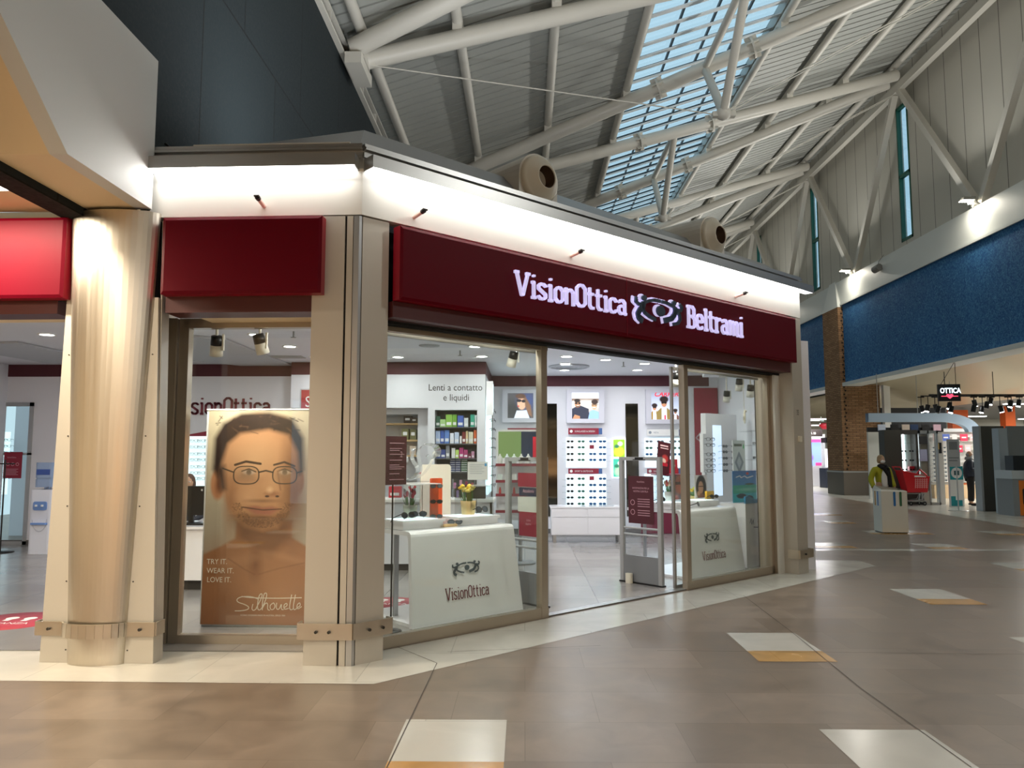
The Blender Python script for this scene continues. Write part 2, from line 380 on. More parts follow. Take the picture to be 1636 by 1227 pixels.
for k in range(6):
    L0 = Vector((-3.3, LN[k], zr(-3.3, -.5))); R0 = Vector((12.75, RN[k], zr(12.75, -.5)))
    RAFT.append((L0+Vector((0, .25, 0)), R0+Vector((0, -.3, 0)), 'thick cream tube rafter leaning away to the right, %s such from the viewer' % bn[k]))
    if k: 
        R1 = Vector((12.75, RN[k-1], zr(12.75, -.5)))
        RAFT.append((L0+Vector((0, -.25, 0)), R1+Vector((0, .3, 0)), 'thick cream tube rafter leaning away to the left, %s such from the viewer' % bn[k-1]))
for p, q, lab in RAFT:
    r = thing('roof_rafter', lab, 'beam', p, 0, 'thick tubular roof rafters'); d = q-p
    t = MB(); t.tube((0, 0, 0), d, .19, seg=16); t.build('tube', M_STEELW, r)
    for fx in (-1.2, 1.2):
        s_ = (4.9+fx+3.3)/16.05; c_ = d*s_; f = MB(); u = d.normalized()
        f.tube(c_-u*.03, c_+u*.03, .29, seg=12)
        for a in range(6):
            v = u.cross(Vector((0, 0, 1))).normalized(); v = Matrix.Rotation(a*PI/3, 3, u) @ v; f.beam(c_+v*.23-u*.16, c_+v*.23+u*.16, .02, .12, up=v)
        f.build('flange', M_STEELW, r)
    for px_, _ in PURL[1:-1]:
        s_ = (px_+3.3)/16.05; c_ = d*s_; f = MB(); f.box(c_.x-.1, c_.x+.1, c_.y-.13, c_.y+.13, c_.z+.1, c_.z+.36); f.build('saddle', M_STEELW, r)
for k in range(1, 5):
    b = Vector((4.9, 0, 0)); b.y = 18.3+BAY*(k-1); b.z = 9.95
    # joints on the two rafters either side
    def onraf(L, R): s_ = 8.2/16.05; return L.lerp(R, s_)
    A = onraf(Vector((-3.3, LN[k+1]-.25, zr(-3.3, -.5))), Vector((12.75, RN[k]+.3, zr(12.75, -.5)))); Bq = onraf(Vector((-3.3, LN[k]+.25, zr(-3.3, -.5))), Vector((12.75, RN[k]-.3, zr(12.75, -.5))))
    r = thing('roof_strut', 'V shaped cream tube strut with tie rods under the skylight, %s from the viewer' % bn[k-1], 'strut', b, 0, 'tube struts under the skylight')
    for q in (A, Bq): t = MB(); t.tube((0, 0, 0), q-b, .11); t.build('tube', M_STEELW, r)
    t = MB(); t.tube(A-b, Bq-b, .1); t.build('cross_tube', M_STEELW, r)
    t = MB(); t.ell((0, 0, 0), .2, .2, .16); t.box(-.28, .28, -.08, .08, -.09, .03); t.build('joint', M_STEELW, r)
    for q in (Vector((-3.3, LN[k], 9.3)), Vector((12.8, RN[k], 14.0))):
        t = MB(); sd = Vector((0, .1, 0)); t.tube(sd, q-b+sd, .015, seg=6); t.tube(-sd, q-b-sd, .015, seg=6) if q.x > 0 else None; t.build('tie_rod', M_STEELW, r)
# right wall truss
tr = thing('wall_truss', 'cream steel truss of square tubes standing on the ledge along the right wall', 'truss', (12.9, Y0R+.1, 8.7))
ch = MB(); ch.box(-.1, .1, 0, Y1R-Y0R-.2, 5.36, 5.64); ch.build('chord', M_STEELW, tr)
for k, yr in enumerate(RN):
    for sgn in (-1, 1):
        p0_ = Vector((0, yr+sgn*.2-Y0R-.1, 5.38)); q = Vector((.05, yr+sgn*4.05-.1-Y0R-.1, .02)); t = MB(); t.beam(p0_, q, .2, .2); t.build('diagonal', M_STEELW, tr)
    for sgn in ((1,) if k else (-1, 1)):
        pos = Vector((12.62, yr+sgn*4.15-.1, 8.82)); r = thing('floodlight', 'lit floodlight at the foot of the truss diagonal %s the %s slit window' % ('before' if sgn < 0 else 'beyond', bn[k]), 'lamp', pos, 0, 'floodlights on the ledge')
        t = MB(); t.box(-.2, .14, -.12, .12, -.03, .06); t.box(-.02, .3, -.02, .02, -.14, -.02); t.build('housing', mat('lamp_grey', '8c8c88', .5), r)
        t = MB(); t.box(-.22, .1, -.1, .1, -.045, -.031); t.build('lens', mat('flood_lens', 'ffffff', .5, emit='fff2d8', es=30), r)
        light('flood', 'AREA', (-.08, 0, -.06), 30, (1, .93, .8), .25, .2, parent=r); light('flood', 'AREA', (-.26, 0, .02), 170, (1, .98, .93), .3, .2, rot=(0, math.radians(125), 0), parent=r)  # second area light is added, aimed up and across to brighten the roof
spk = thing('ledge_speaker', 'small grey cylindrical speaker hanging at the ledge below the slit windows', 'speaker', (12.8, 27.6, 8.35)); t = MB(); t.tube((0, -.16, 0), (-.05, .16, -.04), .13); t.build('body', mat('lamp_grey'), spk); t = MB(); t.path([(0, 0, 0), (.05, 0, .25), (.1, -.3, .4)], .015); t.build('bracket', mat('lamp_grey'), spk)

# eave beam and dark wall on the left
m_dkw = node_mat('dark_felt_panel', stone_nodes('1d2629', '1a2225', 2.4, 3.4, .9, mort=.012, ns=26, veins=.3, mortcol='0b0f10', rot=0))
dw = MB(); dw.M = None
# panel material runs in local x-y, so the wall is built flat and stood up
dw.box(0, 71, 0, 6.2, -.2, 0)
o = struct('wall_left_dark', dw, m_dkw, loc=(-3.72, Y1R, 3.5)); o.rotation_euler = (PI/2, 0, -PI/2); o.location = (-3.72, Y1R, 3.5)
eb = MB(); eb.box(-3.68, -3.6, Y0R+.1, Y1R-.1, 9.25, 9.75); eb.box(-3.68, -3.42, Y0R+.1, Y1R-.1, 9.22, 9.27); eb.box(-3.68, -3.42, Y0R+.1, Y1R-.1, 9.5, 9.53)
y = -8
while y < 60: eb.box(-3.6, -3.44, y, y+.03, 9.27, 9.5); y += 1.4
struct('trim_eave_beam', eb, M_STEELW)
for k, yl in enumerate(LN):
    t = MB(); t.box(-.02, .3, -.5, .5, -.2, .02); t.box(.02, .3, -.3, .3, 0, .3); o = t.build('eave_bearing', M_STEELW, None, loc=(-3.38, yl, 9.2)); tag(o, 'cream steel bearing block where rafters meet above the dark wall, %s from viewer' % bn[k], 'bracket', 'rafter bearings on the eave')

# end wall and wall behind the viewer
ew = MB(); ew.box(-4, 13.6, Y1R, Y1R+.2, 0, 16); struct('wall_far', ew, M_STEELW)

# ================================================================ left white bulkhead and beige ceilings
XB = -3.0
bh = MB(); p1 = atX(255, 100, XB); zt = p1.z
ylo = 4.85; prof = [(6.0, 3.57), (4.85, 3.57), (3.9, 4.32), (-9, 4.32), (-9, zt), (6.0, zt)]
bh.prism([(a, b) for a, b in prof], XB-.12, XB, 'x')
struct('wall_bulkhead', bh, mat('bulkhead_white', 'c9cbca', .6))
bc = MB()
bc.box(-9.5, XB-.12, 4.85, 6.05, 3.57, 3.62)
bc.add([(-9.5, 4.85, 3.57), (XB-.12, 4.85, 3.57), (XB-.12, 3.9, 4.32), (-9.5, 3.9, 4.32)], [(0, 1, 2, 3)], False)
bc.box(-9.5, XB-.12, -9, 3.9, 4.32, 4.4)
struct('ceiling_beige', bc, M_BEIGE)
# recessed linear lights of the left aisle
p = atY(65, 288, 5.5)
for i, (lx, ly, lz, ln) in enumerate(((p.x-1.6, 5.45, 3.568, 1.6), (-5.2, 1.6, 4.318, 1.3), (-5.2, -1.4, 4.318, 1.3), (-5.2, -4.4, 4.318, 1.3))):
    r = thing('linear_light', ('slim lit linear lamp recessed in the low beige soffit' if i == 0 else 'slim linear lamp in the raised beige ceiling, %s towards the back' % ORD[i-1]), 'lamp', (lx, ly, lz), 0, 'linear lamps of the left aisle')
    t = MB(); t.box(0, ln, -.06, .06, -.006, .01); t.build('diffuser', mat('strip_lens', 'ffffff', .5, emit='fff4e2', es=14), r)
    t = MB(); t.box(-.02, ln+.02, -.075, -.06, -.01, .01); t.box(-.02, ln+.02, .06, .075, -.01, .01); t.build('rim', M_WHITE, r)
    light('aisle', 'AREA', (ln/2, 0, -.03), 95 if i == 0 else 190, (1, .86, .66), ln, .12, parent=r)
# ================================================================ shop fronts
def brushed(nt, b, N):
    L = nt.links.new; b.inputs['Metallic'].default_value = 1; b.inputs['Base Color'].default_value = lin('d0c9bc'); b.inputs['Anisotropic'].default_value = .5
    tc = N('TexCoord'); mp = N('Mapping'); mp.inputs['Scale'].default_value = (14, 14, .15); nz = N('TexNoise'); nz.inputs['Scale'].default_value = 2; nz.inputs['Detail'].default_value = 3
    L(tc.outputs['Object'], mp.inputs[0]); L(mp.outputs[0], nz.inputs['Vector']); mr = N('MapRange'); mr.inputs['To Min'].default_value = .22; mr.inputs['To Max'].default_value = .48; L(nz.outputs[0], mr.inputs[0]); L(mr.outputs[0], b.inputs['Roughness'])
M_BRUSH = node_mat('brushed_steel', brushed)
M_PANEL = mat('champagne_panel', 'bdb8ad', .38, .25)
M_FRAME = mat('bronze_frame', 'aaa090', .32, .5)
M_FASCIA = mat('fascia_white', 'dcdcd6', .4, .1)
M_ALU = mat('aluminium', 'b4b6b6', .32, .8)
M_RED = mat('crimson_gloss', '5c0014', .45, 0, spec=.1)
M_REDL = mat('crimson_edge', '8c0c24', .4, 0, spec=.3)
M_SHUT = mat('oxblood_shutter_box', '48100f', .45)
M_LENS = mat('strip_white', 'ffffff', .5, emit='ffffff', es=3.2)
M_GREYP = mat('roof_grey_sheet', '8f9294', .4, .3)
M_BOLT = mat('bolt', '3c3a36', .4, .6)

def boxfr(fr, mb): mb.M = Matrix.Translation(fr.O) @ Matrix.Rotation(fr.ang, 4, 'Z'); return mb
# --- fascia bands (white composite panels)
for fr, nm, x0, x1 in ((RF, 'trim_fascia_right', 0.0, 7.06), (LF, 'trim_fascia_left', -1.72, 0.02)):
    t = boxfr(fr, MB()); t.box(x0, x1, 0, .12, 3.52, 3.9); t.box(x0, x1, .12, .7, 3.9, 3.96); struct(nm, t, M_FASCIA)
    t = boxfr(fr, MB()); a, b = (x0, x1) if fr is RF else (x0, x1)
    t.box(a, b, -.02, .3, 3.99, 4.03); t.box(a, b, -.05, .3, 4.045, 4.065); t.box(a, b, -.03, .3, 4.075, 4.10); t.box(a, b, 0, .3, 3.9, 4.08)
    struct(nm.replace('fascia', 'cornice'), t, M_ALU)
t = boxfr(LF, MB()); t.box(-3.9, -1.62, .06, .16, 3.54, 3.6); t.box(-7.8, -1.62, .1, .2, 3.5, 3.58); struct('trim_beige_band', t, M_BEIGE)
# --- light strips under the cornice
for fr, x0, x1, lab in ((RF, .02, 7.2, 'long lit linear light strip under the cornice of the diagonal shop front'), (LF, -1.70, -.02, 'short lit linear light strip under the cornice beside the white bulkhead')):
    r = fr.root('light_strip', lab, 'lamp', x0, 0, 3.88); ln = x1-x0
    t = MB(); t.box(0, ln, -.14, -.001, .03, .10); t.box(0, ln, -.14, -.13, 0, .03); t.box(-.01, 0, -.14, -.001, -.0, .10); t.box(ln, ln+.01, -.14, -.001, 0, .10); t.build('housing', M_ALU, r)
    t = MB(); t.box(0.005, ln-.005, -.128, -.006, .004, .029); t.build('diffuser', M_LENS, r)
    light('strip', 'AREA', (ln/2, -.09, -.004), 6.5*ln, (1, .96, .9), ln*.98, .1, rot=(math.radians(-38), 0, 0), parent=r)
# --- roof sheet of the shop
C0 = RF.at(.02, .12, 4.08); A0 = RF.at(.30, .5, 4.47); R1 = RF.at(7.05, .12, 4.08); R2 = RF.at(6.95, .45, 4.36); R3 = RF.at(6.9, 6, 4.36); L1 = LF.at(-1.72, .12, 4.08); L2 = LF.at(-1.72, 6, 4.4); A1 = RF.at(.3, 7.0, 4.5)
t = MB(); t.add([tuple(p) for p in (C0, R1, R2, A0, L1, A1, L2, R3)], [(0, 1, 2, 3), (4, 0, 3), (4, 3, 5, 6), (3, 2, 7, 5)], False); struct('ceiling_shop_roof', t, M_GREYP)
t = MB(); pth = [LF.at(-1.72, .2, 4.22), LF.at(-1.66, .17, 4.17), LF.at(-1.6, .1, 4.13), LF.at(-1.4, .06, 4.13)]; t.path([p-pth[0] for p in pth], .012); tag(t.build('loose_cable', M_BLACK, None, loc=pth[0]), 'short black cable end lying on the cornice beside the white bulkhead', 'cable')
t = MB(); pth = [LF.at(-1.4, .05, 4.13), LF.at(-.1, .05, 4.13)]; t.path([p-pth[0] for p in pth], .016); tag(t.build('conduit', M_STEELW, None, loc=pth[0]), 'thin white conduit lying on top of the short cornice', 'pipe')

for i, (x, y) in enumerate(((1.6, 2.6), (4.2, 2.2), (6.2, 1.6), (-1.2, 3.4))):  # added uplights, hidden by the cornice, that brighten the roof deck
    r = RF.root('added_roof_uplight', 'added uplight standing on the shop roof, unseen behind the cornice, %s one' % ORD[i], 'lamp', x, y, 4.5, 'added uplights on the shop roof'); t = MB(); t.box(-.2, .2, -.15, .15, 0, .1); t.build('housing', M_GREYP, r); t = MB(); t.box(-.18, .18, -.13, .13, .1, .11); t.build('lens', M_LENS, r); light('uplight', 'AREA', (0, 0, .13), 90, (.96, .98, 1), .35, .25, rot=(PI, 0, 0), parent=r)
# --- ventilation nozzles on the roof
for i, (x, lab) in enumerate(((2.2, 'cream ventilation nozzle box on the shop roof nearer the corner'), (5.31, 'cream ventilation nozzle box on the shop roof near its far end'))):
    r = RF.root('ventilation_nozzle', lab, 'vent', x, .25, 4.16, 'ventilation nozzles on the shop roof')
    pr_ = [(-.27, -.1), (.27, -.1)]+[(.27*math.cos(PI*k/14), .25+.27*math.sin(PI*k/14)) for k in range(15)]
    t = MB(); t.prism(pr_, 0, 1.5, 'y'); t.build('duct_body', M_STEELW, r)
    t = MB(); t.lathe([(.25, 0), (.25, -.03), (.22, -.05), (.19, -.05), (.125, -.13), (.115, -.13), (.115, .0)], (0, 0, .25), 32, 'y'); t.build('nozzle_ring', mat('nozzle_cream', 'c6c0b0', .35), r)
    t = MB(); t.lathe([(.114, -.12), (.1, .02), (.0, .02)], (0, 0, .25), 24, 'y'); t.build('nozzle_throat', mat('throat_brown', '3a2616', .6), r)
# --- small spigots on the fascia
for fr, x, lab in ((LF, -.78, 'above the short crimson sign box'), (RF, .5, 'above the left end of the lettered sign'), (RF, 2.41, 'above the middle of the lettered sign'), (RF, 5.41, 'above the right end of the lettered sign')):
    r = fr.root('fascia_spigot', 'small white fixing spigot with black tip %s' % lab, 'spigot', x, 0, 3.6, 'spigots on the fascia')
    t = MB(); t.tube((0, .0, 0), (0, -.12, .02), .017); t.build('arm', mat('spigot_pink', 'd9bdb2', .4), r)
    t = MB(); t.tube((0, -.12, .02), (0, -.15, .025), .021); t.tube((0, -.15, .025), (0, -.17, .028), .008); t.tube((-.02, -.165, .03), (.02, -.165, .03), .008); t.build('tip', M_BLACK, r)

# --- corner column
r = LF.root('corner_column', 'square champagne metal panel column at the corner of the shop', 'column', 0, 0, 0)
rr = RF.ang-LF.ang; cR, sR = math.cos(rr), math.sin(rr)
core = MB(); core.prism([(-.36, .02), (-.03, .02), (.0, .02), (.27*cR-.02*sR, .27*sR+.02*cR), (.27*cR-.3*sR, .27*sR+.3*cR), (-.1, .5), (-.36, .5)], 0, 3.51, 'z'); core.build('core', M_DARK, r)
t = MB(); t.box(-.372, -.115, 0, .02, 0, 3.51); t.build('panel', M_PANEL, r)
t = MB(); t.box(-.372, -.36, .02, .62, 0, 3.51); t.build('side_panel', M_PANEL, r)
t = MB(); t.box(-.098, -.05, .0, .02, 0, 3.51); t.build('narrow_panel', M_PANEL, r)
t = MB(); t.M = Matrix.Rotation(rr, 4, 'Z'); t.box(.033, .28, 0, .02, 0, 3.51); t.box(.262, .28, .02, .3, 0, 3.51); t.build('panel', M_PANEL, r)
t = MB(); t.prism([(-.044, 0), (0, 0), (.024*cR, .024*sR), (.024*cR-.02*sR, .024*sR+.02*cR), (-.044, .03)], 0, 3.51, 'z'); t.build('corner_profile', M_ALU, r)
def bumper(root, pts, z0, z1, bolts, th=.012):
    t = MB(); pts = [Vector((a, b, 0)) for a, b in pts]
    for i in range(len(pts)-1):
        a, b = pts[i], pts[i+1]; d = (b-a).normalized(); n_ = Vector((-d.y, d.x, 0))*-th
        t.add([(a.x, a.y, z0), (b.x, b.y, z0), (b.x, b.y, z1), (a.x, a.y, z1), (a.x+n_.x, a.y+n_.y, z0), (b.x+n_.x, b.y+n_.y, z0), (b.x+n_.x, b.y+n_.y, z1), (a.x+n_.x, a.y+n_.y, z1)], [(0,3,2,1),(4,5,6,7),(0,1,5,4),(3,7,6,2),(0,4,7,3),(1,2,6,5)], False)
    o = t.build('bumper_rail', M_BRUSH, root); b_ = MB()
    for (x, y, ang) in bolts: b_.M = Matrix.Translation((x, y, (z0+z1)/2)) @ Matrix.Rotation(ang, 4, 'Z'); b_.tube((0, 0, 0), (0, -.02, 0), .012)
    b_.M = None; b_.build('bolts', M_BOLT, o)
bumper(r, [(-.40, .06), (-.40, -.04), (0.015, -.04), (.33*cR+.04*sR, .33*sR-.04*cR), (.33*cR-.04*sR, .33*sR+.04*cR)], .205, .325, [(-.26, -.05, 0), (-.16, -.05, 0)]+[(q*cR+.05*sR, q*sR-.05*cR, rr) for q in (.12, .24)])

# --- tapered half round column with its two wedge panels
r = LF.root('tapered_column', 'round brushed steel column tapering down between two wedge panels beside the left window', 'column', -1.99, 0, 0)
t = MB(); t.lathe([(.22, 0), (.365, 3.545)], (0, .0, 0), 22, 'z', False, PI, 2*PI); t.v = [(a, b*.42, c) for a, b, c in t.v]; t.build('shaft', M_BRUSH, r)
t = MB(); t.lathe([(.3575, 3.36), (.362, 3.36)], (0, 0, 0), 2, 'z'); 
t = MB(); t.lathe([(.253, .66), (.250, .664)], (0, 0, 0), 22, 'z', False, PI, 2*PI)
for sg in (-1, 1):
    t = MB(); t.add([(sg*.215, .0, 0), (sg*.45, .0, 0), (sg*.37, .0, 3.54 if sg < 0 else 2.86), (sg*(.362 if sg < 0 else .335), 0, 3.54 if sg < 0 else 2.86), (sg*.215, .03, 0), (sg*.45, .03, 0), (sg*.37, .03, 3.54 if sg < 0 else 2.86), (sg*(.362 if sg < 0 else .335), .03, 3.54 if sg < 0 else 2.86)], [(0,1,2,3), (7,6,5,4), (0,4,5,1), (1,5,6,2), (2,6,7,3), (3,7,4,0)], False)
    t.build('wedge_panel', M_PANEL, r)
    t = MB(); t.add([(sg*.45, .03, 0), (sg*.45, .15, 0), (sg*.37, .15, 3.5), (sg*.37, .03, 3.5), (sg*.44, .03, 0), (sg*.44, .15, 0), (sg*.36, .15, 3.5), (sg*.36, .03, 3.5)], [(0,1,2,3), (7,6,5,4), (0,4,5,1), (1,5,6,2), (2,6,7,3), (3,7,4,0)], False); t.build('return_panel', M_PANEL, r)
    t = MB()
    for z_ in (.1, .62, 1.2, 1.75, 2.4): t.tube((sg*(.24+.15*z_/3.5), .002, z_), (sg*(.24+.15*z_/3.5), -.004, z_), .006, seg=8)
    t.build('screws', M_BOLT, r)
t = MB(); t.box(-.34, .34, .03, .13, .01, 3.5); t.build('core', M_DARK, r)
arc = [(.245*math.cos(PI+PI*k/12), -.03+.11*math.sin(PI+PI*k/12)) for k in range(1, 12)]
bumper(r, [(-.47, .1), (-.47, -.03), (-.25, -.03)]+arc+[(.25, -.03), (.47, -.03), (.47, .1)], .215, .32, [(-.36, -.04, 0), (.36, -.04, 0)])
s36 = thing('number_sign', 'small black and white number 36 plate on the tapered column', 'sign', (0, 0, 0), 0); s36.location = LF.at(*[LF.px(121, 607, -.02)[0], -.045, 2.28]); s36.rotation_euler = (0, 0, LF.ang-.55)
t = MB(); t.box(-.03, .045, 0, .004, -.035, .055); t.build('plate', mat('plate_beige', 'cfc8ba', .5), s36); text_mesh('digits', '36', .1, M_BLACK, s36, (-.03, -.003, -.02), .62)
# --- right end column
r = RF.root('end_column', 'champagne metal panel column at the right end of the long shop front', 'column', 6.78, 0, 0)
t = MB(); t.box(.02, .27, .02, .6, 0, 3.51); t.build('core', M_DARK, r)
t = MB(); t.box(0, .275, 0, .02, 0, 3.51); t.build('panel', M_PANEL, r); t = MB(); t.box(0, .015, .02, .22, 0, 3.51); t.build('side_panel', M_PANEL, r); t = MB(); t.box(.262, .275, .02, .7, 0, 3.51); t.build('side_panel', M_PANEL, r)
t = MB(); t.box(-.13, 0, .2, .23, 0, 2.75); t.build('inner_panel', M_FASCIA, r)
bumper(r, [(-.04, .12), (-.04, -.04), (.33, -.04), (.33, .12)], .21, .325, [(.1, -.05, 0)])
q = RF.root('number_sign', 'small number 35 marked on the right end column', 'sign', 6.905, -.003, 2.15); text_mesh('digits', '35', .1, M_BLACK, q, (-.04, -.001, -.0), .6)
q = RF.root('door_sensor', 'small white plastic sensor box on the right end column', 'sensor', 6.91, -.001, 1.78); t = MB(); t.rbox(-.03, .03, -.03, 0, 0, .08, .012); t.build('cover', mat('ivory_plastic', 'e8e2cf', .4), q)

# --- crimson sign boxes
def signbox(fr, x0, x1, z0, z1, lab, name='sign_box', dp=.11, y0=-.0):
    r = fr.root(name, lab, 'sign', x0, 0, z0); w_, h = x1-x0, z1-z0
    t = MB(); t.box(0, w_, -dp+.012, -.001, 0, h); t.build('case', M_REDL, r)
    t = MB(); i_ = .025; t.add([(0, -dp+.012, 0), (w_, -dp+.012, 0), (w_, -dp+.012, h), (0, -dp+.012, h), (i_, -dp, i_), (w_-i_, -dp, i_), (w_-i_, -dp, h-i_), (i_, -dp, h-i_)], [(4,5,6,7), (0,1,5,4), (1,2,6,5), (2,3,7,6), (3,0,4,7)], False); t.build('face', M_RED, r)
    return r
SB = signbox(RF, .30, 6.74, 2.855, 3.47, 'long crimson shop sign with white letters and a two figure eye emblem')
signbox(LF, -1.555, -.27, 2.865, 3.485, 'blank crimson sign box between the tapered column and the corner column')
signbox(LF, -7.5, -2.345, 2.845, 3.50, 'blank crimson sign box at the left edge beside the tapered column')
t = boxfr(RF, MB()); t.box(.285, 6.68, -.03, .22, 2.72, 2.85); struct('trim_shutter_box_right', t, M_SHUT)
t = boxfr(LF, MB()); t.box(-1.56, -.373, -.0, .25, 2.735, 2.865); t.box(-7.5, -2.45, 0, .25, 2.735, 2.845); struct('trim_shutter_box_left', t, M_SHUT)
t = boxfr(RF, MB()); t.box(.30, 6.68, .22, .34, 2.70, 3.5); t.box(.3, 6.65, .12, .14, 2.69, 2.715); struct('trim_header_right', t, M_DARK)
t = boxfr(LF, MB()); t.box(-1.45, -.37, .25, .7, 2.76, 3.5); t.box(-7.5, -2.45, .25, .7, 2.79, 3.5); struct('trim_header_left', t, M_BEIGE)

# --- lettering: narrow rounded slab letters drawn as strokes (cap height 1)
def rr_(x0, x1, z0, z1, c=.12): return [(x0, z0+c), (x0+c, z0), (x1-c, z0), (x1, z0+c), (x1, z1-c), (x1-c, z1), (x0+c, z1), (x0, z1-c), (x0, z0+c), (x0+c, z0)]
X_ = .70
GL = {
 'V': (.66, [[(.04, 1), (.28, .06), (.34, .06), (.58, 1)], [(-.05, .97), (.14, .97)], [(.48, .97), (.67, .97)]]),
 'i': (.22, [[(0, X_-.03), (.1, X_-.03), (.1, .03)], [(0, .03), (.2, .03)], [(.1, .9), (.1, .99)]]),
 's': (.42, [[(.36, .56), (.36, .6), (.27, X_-.04), (.1, X_-.04), (.02, .58), (.02, .46), (.36, .24), (.36, .12), (.27, .04), (.1, .04), (.02, .12), (.02, .16)]]),
 'o': (.44, [rr_(.02, .4, .04, X_-.04)]),
 'n': (.48, [[(-.03, X_-.03), (.06, X_-.03), (.06, 0)], [(.06, .52), (.2, X_-.04), (.3, X_-.04), (.41, .56), (.41, 0)], [(.36, .03), (.48, .03)]]),
 'O': (.54, [rr_(.03, .49, .04, .97, .14)]),
 't': (.36, [[(.1, .95), (.1, .14), (.18, .04), (.32, .04)], [(-.02, X_-.03), (.3, X_-.03)]]),
 'c': (.42, [[(.38, .52), (.38, .57), (.28, X_-.04), (.12, X_-.04), (.02, .56), (.02, .14), (.12, .04), (.28, .04), (.38, .14), (.38, .18)]]),
 'a': (.50, [[(.03, .56), (.12, X_-.04), (.28, X_-.04), (.38, .56), (.38, .06), (.47, .03)], [(.38, .40), (.12, .40), (.02, .3), (.02, .14), (.12, .04), (.24, .04), (.38, .14)]]),
 'B': (.54, [[(.08, 0), (.08, 1)], [(-.03, .97), (.34, .97), (.45, .86), (.45, .64), (.36, .53), (.08, .53)], [(.36, .53), (.49, .42), (.49, .14), (.38, .03), (-.03, .03)]]),
 'e': (.46, [[(.02, .36), (.4, .36), (.4, .56), (.3, X_-.04), (.12, X_-.04), (.02, .56), (.02, .14), (.12, .04), (.3, .04), (.4, .14)]]),
 'l': (.24, [[(0, .97), (.1, .97), (.1, .03)], [(0, .03), (.21, .03)]]),
 'r': (.38, [[(-.03, X_-.03), (.07, X_-.03), (.07, .03)], [(-.03, .03), (.17, .03)], [(.07, .5), (.2, X_-.04), (.33, X_-.04), (.33, .58)]]),
 'm': (.72, [[(-.03, X_-.03), (.06, X_-.03), (.06, 0)], [(.06, .54), (.16, X_-.04), (.26, X_-.04), (.34, .56), (.34, 0)], [(.34, .54), (.44, X_-.04), (.54, X_-.04), (.62, .56), (.62, 0)], [(.58, .03), (.7, .03)]]),
}
def word(mb, s, x0, z0, x1, h, y, dep, wd=.13, gap=.10):
    tot = sum(GL[c][0] for c in s)+gap*(len(s)-1); k = (x1-x0)/tot; x = x0
    for c in s:
        w_, ls = GL[c]; mb.strokes([[(x+a*k, z0+b*h) for a, b in l] for l in ls], wd*min(k, h) if k < h else wd*h, y, dep); x += (w_+gap)*k
    return mb
def emblem_pts():   # photo coordinates of the emblem, deskewed to x in -1..1
    C = [(700, 232), (697, 262), (712, 283), (738, 272)]
    S = dict(head_l=[(742, 237, 17, 20)], head_r=[(905, 262, 15, 17)],
      arm_l=[(701, 232), (698, 262), (714, 282), (738, 274)], lid_l=[(738, 272), (765, 256), (795, 248), (828, 254)], body_l=[(740, 268), (735, 295), (718, 322), (708, 345), (712, 372), (732, 396)], leg_l=[(732, 300), (742, 335), (768, 362), (802, 384)],
      arm_r=[(938, 268), (950, 292), (942, 315), (915, 306)], lid_r=[(908, 292), (885, 276), (862, 262), (836, 256)], body_r=[(910, 290), (912, 320), (906, 345), (890, 372), (848, 388)], leg_r=[(918, 315), (936, 345), (938, 378), (926, 404), (898, 412)])
    f = lambda x, y: ((x-825)/128, -(y-(x-825)*.2-320)/128)
    return S, f
def emblem(mb, x, z, sc, y, dep, grow=0.0):
    S, f0 = emblem_pts(); f = lambda a, b: (f0(a, b)[0]*2.03, f0(a, b)[1])
    for k, v in S.items():
        if k.startswith('head'):
            cx, cz = f(v[0][0], v[0][1]); r = v[0][2]/128+grow; pts = [(x+sc*(cx+1.5*r*math.cos(2*PI*i/16)), z+sc*(cz+1.1*r*math.sin(2*PI*i/16))) for i in range(16)]
            mb.prism(pts, y, y+dep, 'y') if dep else mb.add([(a, y, b) for a, b in pts], [tuple(range(16))], False)
        else:
            w_ = {'arm': .17, 'lid': .17, 'bod': .30, 'leg': .18}[k[:3]]
            mb.strokes([[(x+sc*f(a, b)[0], z+sc*f(a, b)[1]) for a, b in v]], sc*(w_+2*grow), y, dep)
    cx, cz = f(830, 322); pts = [(x+sc*(cx+(.36+grow)*math.cos(2*PI*i/20)), z+sc*(cz+(.29+grow)*math.sin(2*PI*i/20))) for i in range(20)]
    mb.prism(pts, y, y+dep, 'y') if dep else mb.add([(a, y, b) for a, b in pts], [tuple(range(20))], False)
M_LET = mat('lit_letter', 'c8c2e6', .5, emit='d0c8f4', es=.5)
M_EMB = mat('emblem_slate', '34465a', .4)
for wd_, xa, xb, z0, h in (('VisionOttica', 1.545, 3.12, 3.063, .225), ('Beltrami', 4.20, 5.36, 3.058, .255)):
    t = MB(); word(t, wd_, xa-.30, z0-2.855, xb-.30, h, -.14, .03, .115); t.build('letters', M_LET, SB)
t = MB(); emblem(t, 3.64-.30, 3.185-2.855, .205, -.128, .018, .04); t.build('emblem_back', M_LET, SB); t = MB(); emblem(t, 3.665-.30, 3.180-2.855, .205, -.15, .02); t.build('emblem', M_EMB, SB)
t = MB(); t.box(3.14-.30, 3.145-.3, -.113, -.11, 0, .61); t.build('joint_line', M_REDL, SB)

